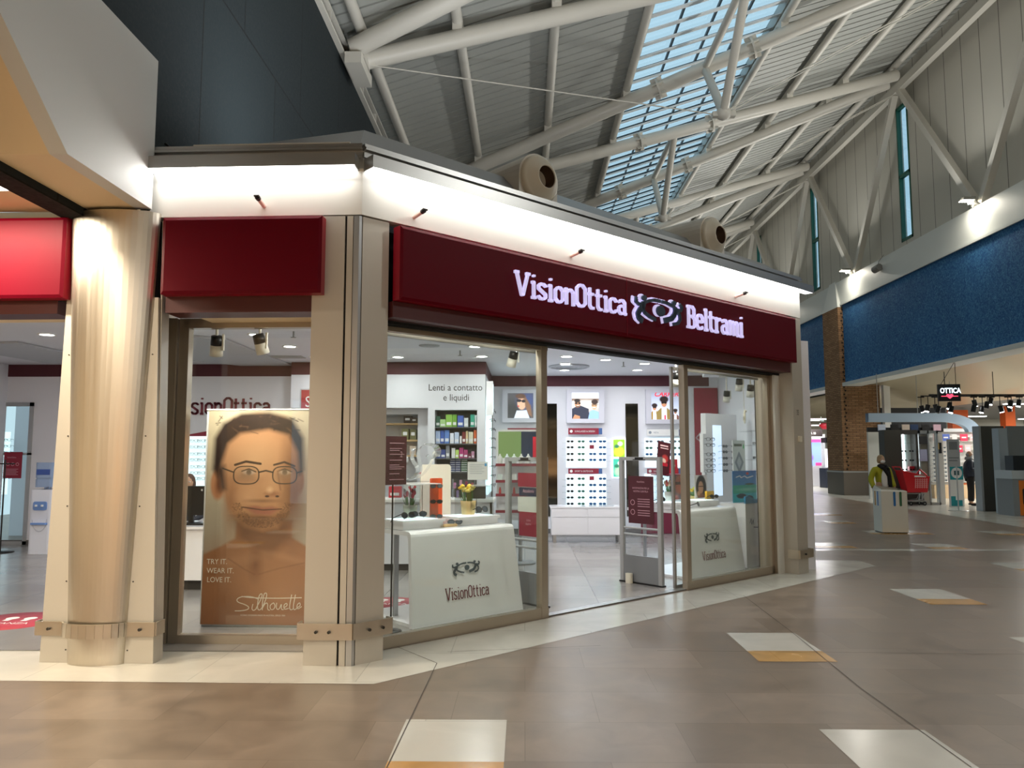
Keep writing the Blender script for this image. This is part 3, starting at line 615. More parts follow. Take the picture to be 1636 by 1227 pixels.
# --- window frames and glass, right front
r = boxfr(RF, MB()); FY = .3
for a, b, c, d in ((.28, 2.35, 0, .10), (4.66, 6.66, 0, .095), (.28, 2.35, 2.66, 2.73), (4.66, 6.66, 2.66, 2.73)): r.box(a, b, FY-.02, FY+.05, c, d)
for a, b in ((2.255, 2.335), (4.665, 4.745)): r.box(a, b, FY-.025, FY+.055, 0, 2.73)
r.box(.26, .34, FY-.02, FY+.05, 0, 2.73); r.box(6.60, 6.66, FY-.02, FY+.05, 0, 2.73); 
struct('window_1', r, M_FRAME)
w1 = bpy.data.objects['window_1']
g = boxfr(RF, MB()); g.box(.3, 2.27, FY+.01, FY+.02, .09, 2.67); g.build('pane', M_GLASS, w1)
g = boxfr(RF, MB()); g.box(4.72, 6.62, FY+.01, FY+.02, .09, 2.67); g.build('pane', M_GLASS, w1)
g = boxfr(RF, MB()); g.box(6.66, 6.78, FY-.08, FY+.2, 0, 2.73); struct('trim_end_jamb', g, M_FRAME)
for i, (a, b, st) in enumerate(((.36, 2.46, 2.42), (4.58, 6.58, 4.58))):
    g = boxfr(RF, MB()); g.box(st, st+.035, FY+.1, FY+.13, .02, 2.68); g.box(a, b, FY+.1, FY+.13, 2.64, 2.68); g.box(a, b, FY+.1, FY+.13, .01, .05); o = struct('door_%d' % (i+1), g, M_ALU)
    g = boxfr(RF, MB()); g.box(a, b, FY+.112, FY+.118, .05, 2.64); g.build('pane', M_GLASS, o)
g = boxfr(RF, MB()); g.box(2.3, 4.7, FY, FY+.1, .006, .012); struct('trim_threshold', g, M_ALU)
for i, (x, lab) in enumerate(((.9, 'left end of the left pane'), (1.75, 'right end of the left pane'), (5.2, 'left end of the right pane'), (6.1, 'right end of the right pane'))):  # added lamps out of view behind the header, to light the counter fronts
    q = RF.root('window_downlight', 'added unseen lamp behind the header above the %s' % lab, 'lamp', x, .5, 3.1, 'added lamps behind the window header'); t = MB(); t.tube((0, 0, .02), (0, 0, .135), .07, seg=16); t.build('housing', M_FASCIA, q); t = MB(); t.tube((0, 0, .0), (0, 0, .019), .06, seg=16); t.build('lens', M_LENS, q); light('window', 'AREA', (0, 0, -.01), 26, (1, .98, .92), .12, rot=(math.radians(14), 0, 0), parent=q)
# left front window
r = boxfr(LF, MB()); FL = .67
for a, b, c, d in ((-1.70, -.37, 0.0, .075), (-1.70, -.37, 2.715, 2.80), (-1.74, -1.655, 0, 2.8), (-.52, -.40, 0, 2.8)): r.box(a, b, FL-.05, FL+.04, c, d)
r.box(-1.84, -1.75, FL-.08, FL+.04, 0, 2.8)
struct('window_2', r, M_FRAME); w2 = bpy.data.objects['window_2']
g = boxfr(LF, MB()); g.box(-1.66, -.50, FL, FL+.01, .07, 2.72); g.build('pane', M_GLASS, w2)
g = boxfr(LF, MB()); g.box(-1.88, -1.85, .15, .75, 0, 3.5); g.box(-2.2, -2.17, .15, .9, 0, 3.5); struct('trim_jamb_left', g, M_FRAME)
# ================================================================ inside the optician's shop
CZ = 3.24; YB = 15.95; YW = 13.8
# walls
t = MB(); t.box(-.66, 4.1, YB, YB+.15, 0, CZ); struct('wall_back', t, M_INWHITE)
def X_at(px, Y, py=727): return atY(px, py, Y).x
nx0, nx1 = X_at(598, YW), X_at(667, YW); nz0, nz1 = .55, atY(640, 662, YW).z
bx0, bx1 = X_at(683, 13.5), X_at(775, 13.5); mx0, mx1 = X_at(694, 13.5), X_at(762, 13.5); mz1 = atY(720, 655, 13.5).z
t = MB(); lx = X_at(46, YW, 800)
t.box(-9.5, lx-1.0, YW, YW+.15, 0, CZ); t.box(lx-1.0, lx, YW, YW+.15, 2.55, CZ); t.box(lx, nx0, YW, YW+.15, 0, CZ); t.box(nx0, nx1, YW, YW+.15, 0, nz0); t.box(nx0, nx1, YW, YW+.15, nz1, CZ); t.box(nx1, bx0, YW, YW+.15, 0, CZ)
t.box(nx0-.05, nx1+.05, YW+.45, YW+.5, 0, CZ); t.box(-9.5, -9.4, 6.7, YW, 0, CZ); t.box(lx-1.4, lx+.4, YW+1.6, YW+1.7, 0, CZ)
struct('wall_left', t, M_INWHITE)
t = MB(); t.box(bx0, mx0, 13.5, YB, 0, CZ); t.box(mx1, bx1, 13.5, YB, 0, CZ); t.box(mx0, mx1, 13.5, YB, mz1, CZ); t.box(mx0, mx1, 13.5, 13.9, 0, .45); struct('wall_lens_niche', t, M_INWHITE)
t = MB(); t.box(mx0, mx1, 13.92, 13.96, .45, mz1); struct('wall_niche_back', t, mat('niche_grey', '6b6e6e', .6))
t = MB(); e1 = RF.at(6.8, .5); t.box(4.0, 4.1, 11.1, YB, 0, CZ); t.prism([(3.72, 11.0), (3.98, 11.05), (4.1, 11.1), (4.0, 11.12)], 0, CZ); struct('wall_right', t, M_INWHITE)
# ceiling
t = MB(); fa = RF.at(.0, .36); fb = RF.at(7.0, .36)
t.prism([(-9.5, 6.8), (-1.9, 6.8), (fa.x, fa.y), (fb.x, fb.y), (4.1, YB), (-9.5, YB)], CZ, CZ+.05); struct('ceiling', t, M_INWHITE)
t = MB(); a_ = RF.at(6.66, .36); t.prism([(a_.x-.75, a_.y-.6), (a_.x, a_.y), (4.0, 11.2), (4.0, 13.4), (3.1, 13.4)], 2.95, CZ-.005); struct('ceiling_bulkhead', t, M_INWHITE)
# ceiling trays at the left as flat plates, their shade put in grey
for i, pts in enumerate((((0, 546), (28, 545), (100, 560), (100, 579), (70, 577), (0, 565)), ((307, 535), (360, 540), (470, 583), (395, 583), (307, 574)))):
    t = MB(); t.prism([tuple(G(x, y, CZ).xy) for x, y in pts], CZ-.03, CZ-.004); struct('ceiling_tray_%d' % (i+1), t, mat('tray_shade_grey', 'b9bcc0', .7))
# burgundy band
t = MB(); bz = 3.02; d = .012
t.box(-9.4, X_at(470, YW), YW-d, YW, bz, CZ-.001); t.box(X_at(470, YW), bx0, YW-.3, YW, bz-.0, CZ-.001); t.box(bx0-d, bx1+d, 13.5-d, 13.5, bz, CZ-.001); t.box(bx1, bx1+d, 13.5, YB, bz, CZ-.001); t.box(bx1, X_at(1135, YB), YB-d, YB, bz, CZ-.001)
struct('trim_burgundy_band', t, M_BURG)
t = MB(); t.box(X_at(470, YW), bx0, YW-.29, YW-.01, nz1+.1, bz-.001); struct('wall_left_boxing', t, M_INWHITE)
t = MB(); t.box(-9.4, nx0, YW-.015, YW, 0, .09); t.box(bx1+.012, 4.0, YB-.02, YB, 0, .1); struct('baseboard_back', t, mat('plinth_grey', '5c5a58', .5))
t = MB(); t.box(X_at(1022, YB), 3.9, YB-.04, YB-.021, atY(1050, 852, YB).z, atY(1050, 818, YB).z); t.box(X_at(1022, YB), 3.9, YB-.06, YB-.021, atY(1050, 818, YB).z, atY(1050, 815, YB).z); struct('trim_burgundy_panel', t, mat('burgundy_panel', '6e1a34', .5))
# mirror strips of the back wall, showing dark
mdk = mat('dark_mirror', '4a463c', .06, .85)
for i, (a, b) in enumerate(((872, 890), (1000, 1020))):
    t = MB(); z0, z1 = atY(a, 865, YB).z, atY(a, 645, YB).z; t.box(X_at(a, YB), X_at(b, YB), YB-.02, YB-.004, .35, z1); struct('trim_mirror_%d' % (i+1), t, mdk)
# inner glass partition at the left
t = MB(); gx0, gx1 = lx-1.0, lx
for a, b, c, dd in ((gx0, gx0+.06, 0, 2.55), (gx1-.07, gx1, 0, 2.55), (gx0, gx1, 2.48, 2.55), (gx0, gx1, 0, .07), (gx0, gx1, 1.6, 1.64)): t.box(a, b, YW-.02, YW+.06, c, dd)
o = struct('window_3', t, M_ALU); g = MB(); g.box(gx0+.06, gx1-.07, YW+.02, YW+.03, .07, 2.48); g.build('pane', M_GLASS, o)

# ---- lights in the ceiling
m_dl = mat('downlight_lens', 'ffffff', .5, emit='fffdf8', es=22)
def downlight(px, py, pos=None, lab=None, e=8):
    P = pos or G(px, py, CZ)
    r = thing('ceiling_downlight', lab, 'lamp', (P[0], P[1], CZ-.001), 0, 'round downlights of the shop ceiling')
    t = MB(); t.lathe([(.12, 0), (.115, -.012), (.09, -.012), (.085, 0)], (0, 0, 0), 20); t.build('rim', M_WHITE, r)
    t = MB(); t.lathe([(.088, -.006), (0, -.006)], (0, 0, 0), 20); t.build('lens', m_dl, r)
    light('down', 'AREA', (0, 0, -.02), e, (.97, .98, 1), .17, parent=r)
for px, py, lab in ((75, 534, 'round lit ceiling downlight seen through the left doorway'), (463, 553, 'round lit ceiling downlight right of the two spotlights, left window'), (504, 570, 'round lit ceiling downlight beside the corner column, left window'), (409, 534, 'round lit ceiling downlight directly behind the second spotlight'),
        (636, 570, 'round lit ceiling downlight just right of the corner column'), (759, 553, 'round lit ceiling downlight above the lens niche, nearer one'), (770, 569, 'round lit ceiling downlight above the lens niche, farther one'), (905, 569, 'round lit ceiling downlight in front of the round air diffuser'),
        (903, 580.5, 'round lit ceiling downlight at the middle of the round air diffuser'), (902, 591, 'round lit ceiling downlight behind the round air diffuser'), (1030, 580.5, 'round lit ceiling downlight beside the sprinkler, nearer one'), (1018.5, 591, 'round lit ceiling downlight beside the sprinkler, farther one')):
    downlight(px, py, lab=lab)
for k, (x, y) in enumerate(((-6.6, 8.6), (-4.2, 8.3), (-6.6, 11.6), (-1.6, 8.2), (.2, 9.6), (2.0, 11.2), (3.2, 12.2), (1.4, 13.2))):  # extra downlights out of view, added to light the shop
    downlight(0, 0, (x, y, 0), lab='added round lit downlight near the front of the shop ceiling, %s from the left' % ORD[k])
r = thing('air_diffuser', 'large round swirl air diffuser in the shop ceiling', 'vent', G(909, 585, CZ-.002)); t = MB()
for k in range(4): ra = .38-.08*k; t.lathe([(ra, 0), (ra, -.02), (ra-.045, -.035), (ra-.05, -.01)], seg=28)
t.build('rings', mat('diffuser_grey', 'a9acb2', .4), r)
r = thing('ceiling_speaker', 'flat grey round loudspeaker in the shop ceiling', 'speaker', G(686, 552, CZ-.002)); t = MB(); t.lathe([(.16, 0), (.15, -.012), (0, -.014)], seg=24); t.build('grille', mat('grille_grey', 'b0b0ae', .7), r)
r = thing('ceiling_slot_vent', 'slotted rectangular vent in the shop ceiling behind the left window', 'vent', G(459, 570, CZ-.002)); t = MB()
for k in range(4): t.box(-.28, .28, -.14+.08*k, -.1+.08*k, -.012, 0)
t.build('slats', mat('grille_grey'), r)
for px, py, lab in ((735, 563, 'left of the track spotlight'), (996, 581, 'right of the round air diffuser'), (469, 533, 'above the left window')):
    r = thing('sprinkler_head', 'small dark ceiling sprinkler head %s' % lab, 'sprinkler', G(px, py, CZ-.03), 0, 'sprinkler heads of the shop'); t = MB(); t.tube((0, 0, .03), (0, 0, -.05), .012); t.lathe([(.04, -.05), (.035, -.055), (0, -.055)], seg=10); t.build('head', mat('lamp_grey'), r)
# ---- track spotlights
for px, py, z_, lab, tilt in ((346, 548, 2.95, 'first track spotlight at the top left of the left window', .15), (415, 545, 2.95, 'second track spotlight at the top of the left window, tilted', -.2), (820, 570, 2.93, 'track spotlight hanging behind the left pane of the long front', .25),
        (1080, 603, 2.9, 'track spotlight hanging beside the bronze post of the right pane', .0), (1181, 612, 2.82, 'track spotlight at the top of the right pane, left of the pair', 0), (1199, 622, 2.78, 'track spotlight at the top of the right pane, right of the pair', 0), (1161, 631, 2.75, 'small track spotlight low behind the right pane', 0)):
    Yd = {346: 7.0, 415: 7.0, 820: 9.0, 1080: 10.4, 1181: 12.0, 1199: 11.9, 1161: 13}[px]
    P = atY(px, py, Yd); r = thing('track_spotlight', lab, 'lamp', P, 0, 'white track spotlights')
    top = CZ-P.z-.005 if px < 1100 else 2.95-P.z-.002
    t = MB(); t.box(-.12, .16, -.02, .02, top-.04, top); t.tube((0, 0, .05), (0, 0, top-.03), .013); t.box(.055, .07, -.015, .015, -.07, .08); t.build('arm', mat('spot_white', 'e4e0d4', .4), r)
    q = Matrix.Rotation(tilt, 4, 'Y') @ Matrix.Rotation(.35, 4, 'X')
    t = MB(); t.M = q; t.lathe([(0, -.02), (.055, -.02), (.06, -.12), (.05, -.12)], seg=20); t.build('head', mat('spot_white'), r)
    t = MB(); t.M = q; t.lathe([(0, .07), (.05, .065), (.055, -.018), (0, -.018)], seg=20); t.build('black_ring', M_BLACK, r)
    t = MB(); t.M = q; t.lathe([(.048, -.112), (0, -.112)], seg=20); t.build('lens', mat('spot_lens', 'ffffff', .5, emit='fff8e8', es=10), r)
    if px < 1100: light('spot', 'SPOT', (0, 0, -.14), 40 if px < 500 else 22, (1, .95, .88), .05, rot=(math.radians(22 if px < 500 else -15), 0, 0), spot=1.6, parent=r)
# ================================================================ picture painter (flat printed pictures: colours belong to the print)
import numpy as np
class Pic:
    def __init__(s, w, h, c):
        s.w, s.h = w, h; s.a = np.zeros((h, w, 3)); s.a[:] = lin(c)[:3]; s.Y, s.X = np.mgrid[0:h, 0:w]; s.X = (s.X+.5)/w; s.Y = (s.Y+.5)/h; s.asp = h/w
    def put(s, m, c, al=1.0): m = np.clip(m*al, 0, 1)[..., None]; s.a = s.a*(1-m)+np.array(lin(c)[:3])*m; return s
    def ell(s, cx, cy, rx, ry, c, soft=.15, al=1., rot=0):
        dx, dy = s.X-cx, (s.Y-cy)*s.asp; ry = ry*s.asp; k, q = math.cos(rot), math.sin(rot); u, v = (dx*k+dy*q)/rx, (-dx*q+dy*k)/ry
        return s.put((1-np.sqrt(u*u+v*v))/max(soft, 1e-3)+.5, c, al)
    def poly(s, P, c, soft=.006, al=1.):
        m = np.zeros_like(s.X); ins = np.zeros_like(s.X, bool); dist = np.full_like(s.X, 9.)
        for (x0, y0), (x1, y1) in zip(P, P[1:]+P[:1]):
            cond = ((y0 > s.Y) != (y1 > s.Y)); xi = (x1-x0)*(s.Y-y0)/((y1-y0) if abs(y1-y0) > 1e-9 else 1e-9)+x0; ins ^= cond & (s.X < xi)
            l = (x1-x0)**2+((y1-y0)*s.asp)**2+1e-12; tt = np.clip(((s.X-x0)*(x1-x0)+(s.Y-y0)*(y1-y0)*s.asp**2)/l, 0, 1)
            dist = np.minimum(dist, np.hypot(s.X-x0-tt*(x1-x0), (s.Y-y0-tt*(y1-y0))*s.asp))
        return s.put(np.where(ins, dist, -dist)/soft+.5, c, al)
    def line(s, P, wd, c, al=1.):
        dist = np.full_like(s.X, 9.)
        for (x0, y0), (x1, y1) in zip(P, P[1:]):
            l = (x1-x0)**2+((y1-y0)*s.asp)**2+1e-12; tt = np.clip(((s.X-x0)*(x1-x0)+(s.Y-y0)*(y1-y0)*s.asp**2)/l, 0, 1)
            dist = np.minimum(dist, np.hypot(s.X-x0-tt*(x1-x0), (s.Y-y0-tt*(y1-y0))*s.asp))
        return s.put((wd/2-dist)*s.w+.5, c, al)
    def rect(s, x0, y0, x1, y1, c, al=1.): return s.put(((s.X > x0) & (s.X < x1) & (s.Y > y0) & (s.Y < y1)).astype(float), c, al)
    def grad(s, y0, y1, c, al=1.): return s.put(np.clip((s.Y-y0)/(y1-y0), 0, 1), c, al)
    def speck(s, amt, seed=1): rng = np.random.RandomState(seed); s.a *= 1+amt*(rng.rand(s.h, s.w, 1)-.5); return s
    def build(s, name, W, H, parent, m, loc=(0, 0, 0), quad=None):
        me = bpy.data.meshes.new(name); w_, h_ = s.w, s.h
        if quad: A, B, C_, D = [np.array(q, float) for q in quad]   # bottom-left, bottom-right, top-right, top-left
        else: A, B, C_, D = [np.array(q, float) for q in ((0, 0, 0), (W, 0, 0), (W, 0, H), (0, 0, H))]
        u = np.linspace(0, 1, w_+1)[None, :, None]; v = np.linspace(1, 0, h_+1)[:, None, None]
        P = (A*(1-u)+B*u)*(1-v)+(D*(1-u)+C_*u)*v; P = P.reshape(-1, 3)
        i = np.arange(h_)[:, None]*(w_+1)+np.arange(w_)[None, :]; F = np.stack([i+w_+1, i+w_+2, i+1, i], -1).reshape(-1, 4)
        me.vertices.add(len(P)); me.vertices.foreach_set('co', P.astype('f').ravel()); me.loops.add(F.size); me.loops.foreach_set('vertex_index', F.astype('i').ravel())
        me.polygons.add(len(F)); me.polygons.foreach_set('loop_start', (np.arange(len(F))*4).astype('i')); me.polygons.foreach_set('loop_total', np.full(len(F), 4, 'i'))
        me.update(); ca = me.color_attributes.new('print', 'FLOAT_COLOR', 'CORNER'); c4 = np.ones((len(F), 4, 4), 'f'); c4[..., :3] = np.clip(s.a, 0, 1).reshape(-1, 1, 3); ca.data.foreach_set('color', c4.ravel())
        me.materials.append(m); o = bpy.data.objects.new(name, me); COL.objects.link(o); o.location = loc
        if parent: o.parent = parent
        return o
def printfn(es, rough):
    def fn(nt, b, N):
        a = N('VertexColor', layer_name='print'); nt.links.new(a.outputs[0], b.inputs['Base Color']); b.inputs['Roughness'].default_value = rough
        if es: nt.links.new(a.outputs[0], b.inputs['Emission Color']); b.inputs['Emission Strength'].default_value = es
    return fn
M_PRINT = node_mat('printed_poster', printfn(0, .5)); M_LITPR = node_mat('lit_print', printfn(.9, .3))

# ---- roll-up banner of the man behind the left window
def man_banner():
    p = Pic(170, 373, 'a89c8a'); f = lambda x, y: ((x-333)/170, (y-655)/373)
    p.grad(.75, .15, 'c9b998', .9); p.ell(.85, .5, .35, .3, 'b0a595', 1.2, .6)
    # shoulders, neck
    p.poly([f(300, 1040), f(318, 930), f(333, 908), f(362, 893), f(382, 880), f(384, 850), f(470, 850), f(470, 878), f(488, 890), f(510, 902), f(520, 1040)], 'a06c46', .03)
    p.poly([f(384, 850), f(470, 850), f(470, 880), f(440, 912), f(415, 905), f(386, 880)], '6b4227', .08, .85)
    p.ell(*f(395, 950), .5, .16, 'b47e56', 1.2, .5); p.ell(*f(460, 980), .3, .1, 'b98660', 1.2, .5); p.ell(*f(415, 925), .06, .07, '7a4b2c', 1, .6); p.ell(*f(360, 925), .25, .02, 'c08c64', 1.5, .5, -.2); p.ell(*f(470, 915), .2, .015, 'c08c64', 1.5, .5, .25)
    p.line([f(372, 915), f(400, 935), f(414, 942)], .02, '7d4e2f', .22); p.line([f(420, 942), f(450, 932), f(490, 922)], .02, '7d4e2f', .22); p.grad(.86, 1.0, '8d5a36', .6)
    # head
    p.ell(*f(352, 785), .07, .075, 'b98058', .3); p.ell(*f(353, 788), .035, .045, '7e4c30', .8, .7)
    p.ell(*f(480, 780), .045, .06, '8d5c3c', .4)
    p.poly([f(350, 700), f(372, 672), f(412, 660), f(455, 668), f(478, 700), f(482, 745), f(478, 800), f(468, 835), f(448, 862), f(424, 868), f(396, 860), f(374, 838), f(360, 800), f(352, 750)], 'bb875c', .05)
    p.ell(*f(408, 745), .2, .1, 'd0a274', 1.3, .7); p.ell(*f(472, 790), .11, .22, '7a4e30', 1.2, .9); p.ell(*f(452, 775), .12, .03, '9a6845', 1.2, .6); p.ell(*f(398, 778), .15, .02, 'a87450', 1.2, .5); p.ell(*f(372, 815), .06, .12, '9b6843', 1.2, .7); p.ell(*f(420, 852), .2, .04, '7b5236', 1.2, .7); p.ell(*f(400, 808), .09, .035, 'cf9d72', 1.3, .8)
    # hair
    p.poly([f(342, 760), f(343, 705), f(356, 678), f(385, 660), f(430, 658), f(468, 670), f(486, 705), f(487, 760), f(480, 770), f(476, 730), f(462, 700), f(430, 690), f(385, 697), f(366, 715), f(358, 745), f(352, 775)], '2b1b12', .05, .92)
    rng = np.random.RandomState(3)
    for k in range(40): x0, y0 = 345+rng.rand()*135, 664+rng.rand()*30; p.line([f(x0, y0), f(x0+rng.rand()*24-8, y0-6+rng.rand()*16)], .012, '5a4230' if k % 2 else '160e09', .5)
    p.poly([f(346, 755), f(362, 752), f(366, 795), f(356, 800)], '3a2417', .05, .8)
    # brows, eyes, nose, mouth, stubble
    p.line([f(378, 752), f(395, 746), f(418, 750)], .025, '3a2618', .9); p.line([f(440, 752), f(456, 747), f(472, 754)], .022, '3a2618', .9)
    for ex in (400, 457): p.ell(*f(ex, 765), .055, .012, 'd8c4ac', .6, .8); p.ell(*f(ex, 765), .024, .013, '3c3a30', .5); p.line([f(ex-11, 763), f(ex, 759), f(ex+11, 764)], .014, '2a1a10', .9)
    p.poly([f(433, 758), f(446, 758), f(452, 795), f(448, 806), f(424, 806), f(422, 797)], 'c69468', .08, .8); p.line([f(446, 765), f(451, 796)], .022, '8b5b3a', .35); p.ell(*f(438, 803), .075, .014, 'a06a48', .8, .8); p.ell(*f(430, 807), .02, .005, '3e2214', .5); p.ell(*f(446, 807), .018, .005, '3e2214', .5); p.ell(*f(434, 796), .03, .015, 'e0b288', 1, .7)
    p.poly([f(394, 826), f(412, 823), f(424, 826), f(438, 824), f(452, 829), f(436, 840), f(412, 839)], 'a0604a', .03, .9); p.line([f(392, 826), f(424, 831), f(453, 829)], .012, '4e2818', .9); p.ell(*f(424, 844), .1, .006, '6a4028', 1, .6)
    p.ell(*f(424, 815), .14, .008, '7d5338', 1.2, .6); p.ell(*f(395, 848), .1, .025, '77502f', 1.2, .5, .5); p.ell(*f(455, 845), .07, .03, '664022', 1.2, .6)
    rng = np.random.RandomState(9)
    for k in range(500):
        a = PI*(.05+.9*rng.rand()); rr2 = .7+.3*rng.rand(); p.put((np.hypot(p.X-f(423+50*math.cos(a)*rr2, 0)[0], (p.Y-f(0, 812+50*math.sin(a)*rr2)[1])*p.asp) < .006).astype(float), '5c3a24', .35)
    # spectacles
    for cx, rx, ry in ((396, 20, 15.5), (457, 19, 15)):
        P = [f(cx+rx*(abs(math.cos(a))**.65)*(1 if math.cos(a) > 0 else -1), 770+ry*(abs(math.sin(a))**.75)*(1 if math.sin(a) > 0 else -1)) for a in [2*PI*k/36 for k in range(37)]]
        p.line(P, .012, '1c1814', .95); p.poly(P[:-1], '8a6c50', .01, .08)
    p.line([f(416, 765), f(427, 762), f(438, 765)], .016, '1c1814', .95); p.line([f(376, 765), f(358, 758)], .014, '1c1814', .9); p.line([f(476, 766), f(484, 763)], .014, '1c1814', .9)
    return p.speck(.05)
r = LF.root('rollup_banner', 'tall advertising banner of a bare shouldered man in spectacles behind the left window', 'banner', 0, 1.25, 0)
(bxa, bza), (bxb, bzb), (bxc, bzc), (bxd, bzd) = LF.px(319, 1028, 1.25), LF.px(497, 1030, 1.25), LF.px(503, 655, 1.25), LF.px(333, 655, 1.25)
zb = .03
man_banner().build('print', 1, 1, r, M_PRINT, quad=((bxa, 0, zb), (bxb, 0, zb), (bxc, 0, bzc), (bxa+.012, 0, bzc)))
t = MB(); t.box(bxa-.01, bxb+.05, .004, .012, zb, bzc+.012); t.box(bxa-.01, bxb+.05, -.004, .015, bzc, bzc+.014); t.build('backing', M_WHITE, r); t = MB(); t.box(bxa, bxb, .016, .12, 0.006, .08); t.box(bxa+.3, bxb-.3, .016, .03, .08, 1.9); t.build('base', M_ALU, r)
m_ltxt = mat('print_white', 'f2ead8', .5)
for k, s_ in enumerate(('TRY IT.', 'WEAR IT.', 'LOVE IT.')): x, z_ = LF.px(330, 901+k*14.5, 1.245); text_mesh('slogan', s_, .068, m_ltxt, r, (x, -.004, z_), .92)
# script wordmark drawn in strokes
def fz(x, y): a, b = LF.px(x, y, 1.245); return (a, b)
SC = [[(412, 957), (402, 953), (386, 953), (378, 957), (379, 962), (392, 966), (398, 970), (396, 974), (385, 976), (375, 976)], [(404, 965), (402, 973), (405, 976), (410, 972)], [(409, 972), (418, 955), (419, 948), (414, 950), (411, 966), (412, 975), (417, 974), (424, 960), (427, 948), (422, 947), (419, 962), (419, 975)], [(419, 972), (424, 963), (428, 964), (427, 974), (431, 975)], [(437, 963), (431, 967), (432, 974), (437, 974), (440, 968), (437, 963)], [(442, 963), (441, 973), (446, 974), (450, 963), (449, 974), (453, 974)], [(453, 971), (459, 968), (458, 963), (453, 967), (454, 974), (461, 972)], [(466, 950), (462, 970), (464, 975), (468, 973)], [(472, 950), (468, 970), (470, 975), (474, 972)], [(386, 953), (400, 955), (440, 956), (482, 955)], [(474, 971), (480, 968), (479, 962), (474, 967), (475, 974), (482, 969)]]
def smooth(L, n=3):
    for _ in range(n): L = [L[0]]+[q for a, b in zip(L, L[1:]) for q in ((a[0]*.75+b[0]*.25, a[1]*.75+b[1]*.25), (a[0]*.25+b[0]*.75, a[1]*.25+b[1]*.75))]+[L[-1]]
    return L
t = MB(); t.strokes([[fz(x, y) for x, y in smooth(l, 2)] for l in SC], .008, -.004); t.build('wordmark', m_ltxt, r)
x, z_ = LF.px(384, 984, 1.245); text_mesh('small_print', 'ICONIC EYEWEAR MADE IN AUSTRIA. SINCE 1964', .02, m_ltxt, r, (x, -.004, z_), .95)

# ---- writing on walls
t = MB(); wx0, wx1 = X_at(276, YW), X_at(431, YW); word(t, 'VisionOttica', 0, 0, wx1-wx0, .30, -.02, .018); m_bl = mat('burgundy_letters', '7a1f33', .5)
o = thing('wall_lettering', 'burgundy wall lettering VisionOttica on the shop wall above the banner', 'lettering', (wx0, YW-.002, atY(350, 662, YW).z)); t.build('letters', m_bl, o)
q = thing('wall_lettering', 'black wall lettering Lenti a contatto e liquidi above the lens niche', 'lettering', (X_at(683, 13.5), 13.497, 0))
text_mesh('line', 'Lenti a contatto', .165, M_BLACK, q, (0, 0, atY(683, 624, 13.5).z), .90, 'LEFT'); text_mesh('line', 'e liquidi', .165, M_BLACK, q, (X_at(707, 13.5)-X_at(683, 13.5), 0, atY(683, 640, 13.5).z), .90)
q = thing('wall_poster', 'red sale poster cut off by the corner column on the shop wall', 'poster', (X_at(479, YW-.31), YW-.31, atY(480, 690, YW-.31).z)); hh = atY(480, 623, YW-.31).z-q.location.z
t = MB(); t.box(-.02, .72, 0, .015, -.02, hh+.02); t.build('frame', mat('poster_frame_grey', 'b6b6b8', .5), q); t = MB(); t.box(0, .7, -.003, 0, 0, hh); t.build('print', mat('sale_red', 'a83c3c', .5), q); text_mesh('letters', 'SCONTI', .27, M_WHITE, q, (.07, -.005, hh-.3), .85); text_mesh('letters', 'Selezione Occhiali', .07, M_WHITE, q, (.07, -.005, hh-.42), .8)

# ---- spectacles
def glasses_mb(w_=.145, h_=.045, shape='round', lens=True, temples=True, arm=.09):
    """x across, front at y=0, temples go back (+y), origin at bridge"""
    f, l = MB(), MB()
    for sg in (-1, 1):
        cx = sg*w_*.265; rx, rz = w_*.225, h_*.5; n = 14; P = []
        for k in range(n):
            a = 2*PI*k/n; e_ = .8 if shape == 'square' else 1.0
            ca, sa = math.cos(a), math.sin(a); x = cx+rx*math.copysign(abs(ca)**e_, ca); z = rz*math.copysign(abs(sa)**e_, sa)-(.004 if shape == 'aviator' and sa < 0 else 0)
            P.append((x, z))
        for (a, b), (c_, d_) in zip(P, P[1:]+P[:1]): f.beam((a, 0, b), (c_, 0, d_), .004, .005, up=(0, 1, 0))
        if lens: l.add([(a, 0.0005, b) for a, b in P], [tuple(range(n))], False)
        if temples: f.beam((sg*w_*.5, 0, h_*.25), (sg*w_*.48, arm*.75, h_*.2), .003, .005); f.beam((sg*w_*.48, arm*.75, h_*.2), (sg*w_*.47, arm, -.005), .003, .005)
    f.beam((-w_*.05, 0, h_*.15), (w_*.05, 0, h_*.15), .004, .005)
    return f, l
LENS = {'dark': mat('lens_dark', '20262c', .15), 'blue': mat('lens_blue', '2f5a8c', .12), 'green': mat('lens_green', '3c6a5a', .12), 'grey': mat('lens_grey', '66707a', .15), 'clear': M_ACRYL}
M_GFR = mat('spectacle_frame', '15181c', .3)
PROTO = {}
def one_glasses(kind, loc, label, group, rz=0, scale=1.0):
    if kind not in PROTO:
        f, l = glasses_mb(shape='square' if kind in ('blue', 'clear') else 'round'); n = len(f.v)
        f.cur = 1; f.add(l.v, l.f, False); o = f.build('spectacles' if kind == 'clear' else 'sunglasses', [M_GFR, LENS[kind]]); COL.objects.unlink(o); PROTO[kind] = o
    o = PROTO[kind].copy(); COL.objects.link(o); o.location = loc; o.rotation_euler = (0, 0, rz); o.scale = (scale,)*3; tag(o, label, 'sunglasses' if kind != 'clear' else 'glasses', group); return o
M_LIT = mat('backlit_panel', 'ffffff', .5, emit='d4f6ff', es=.8)
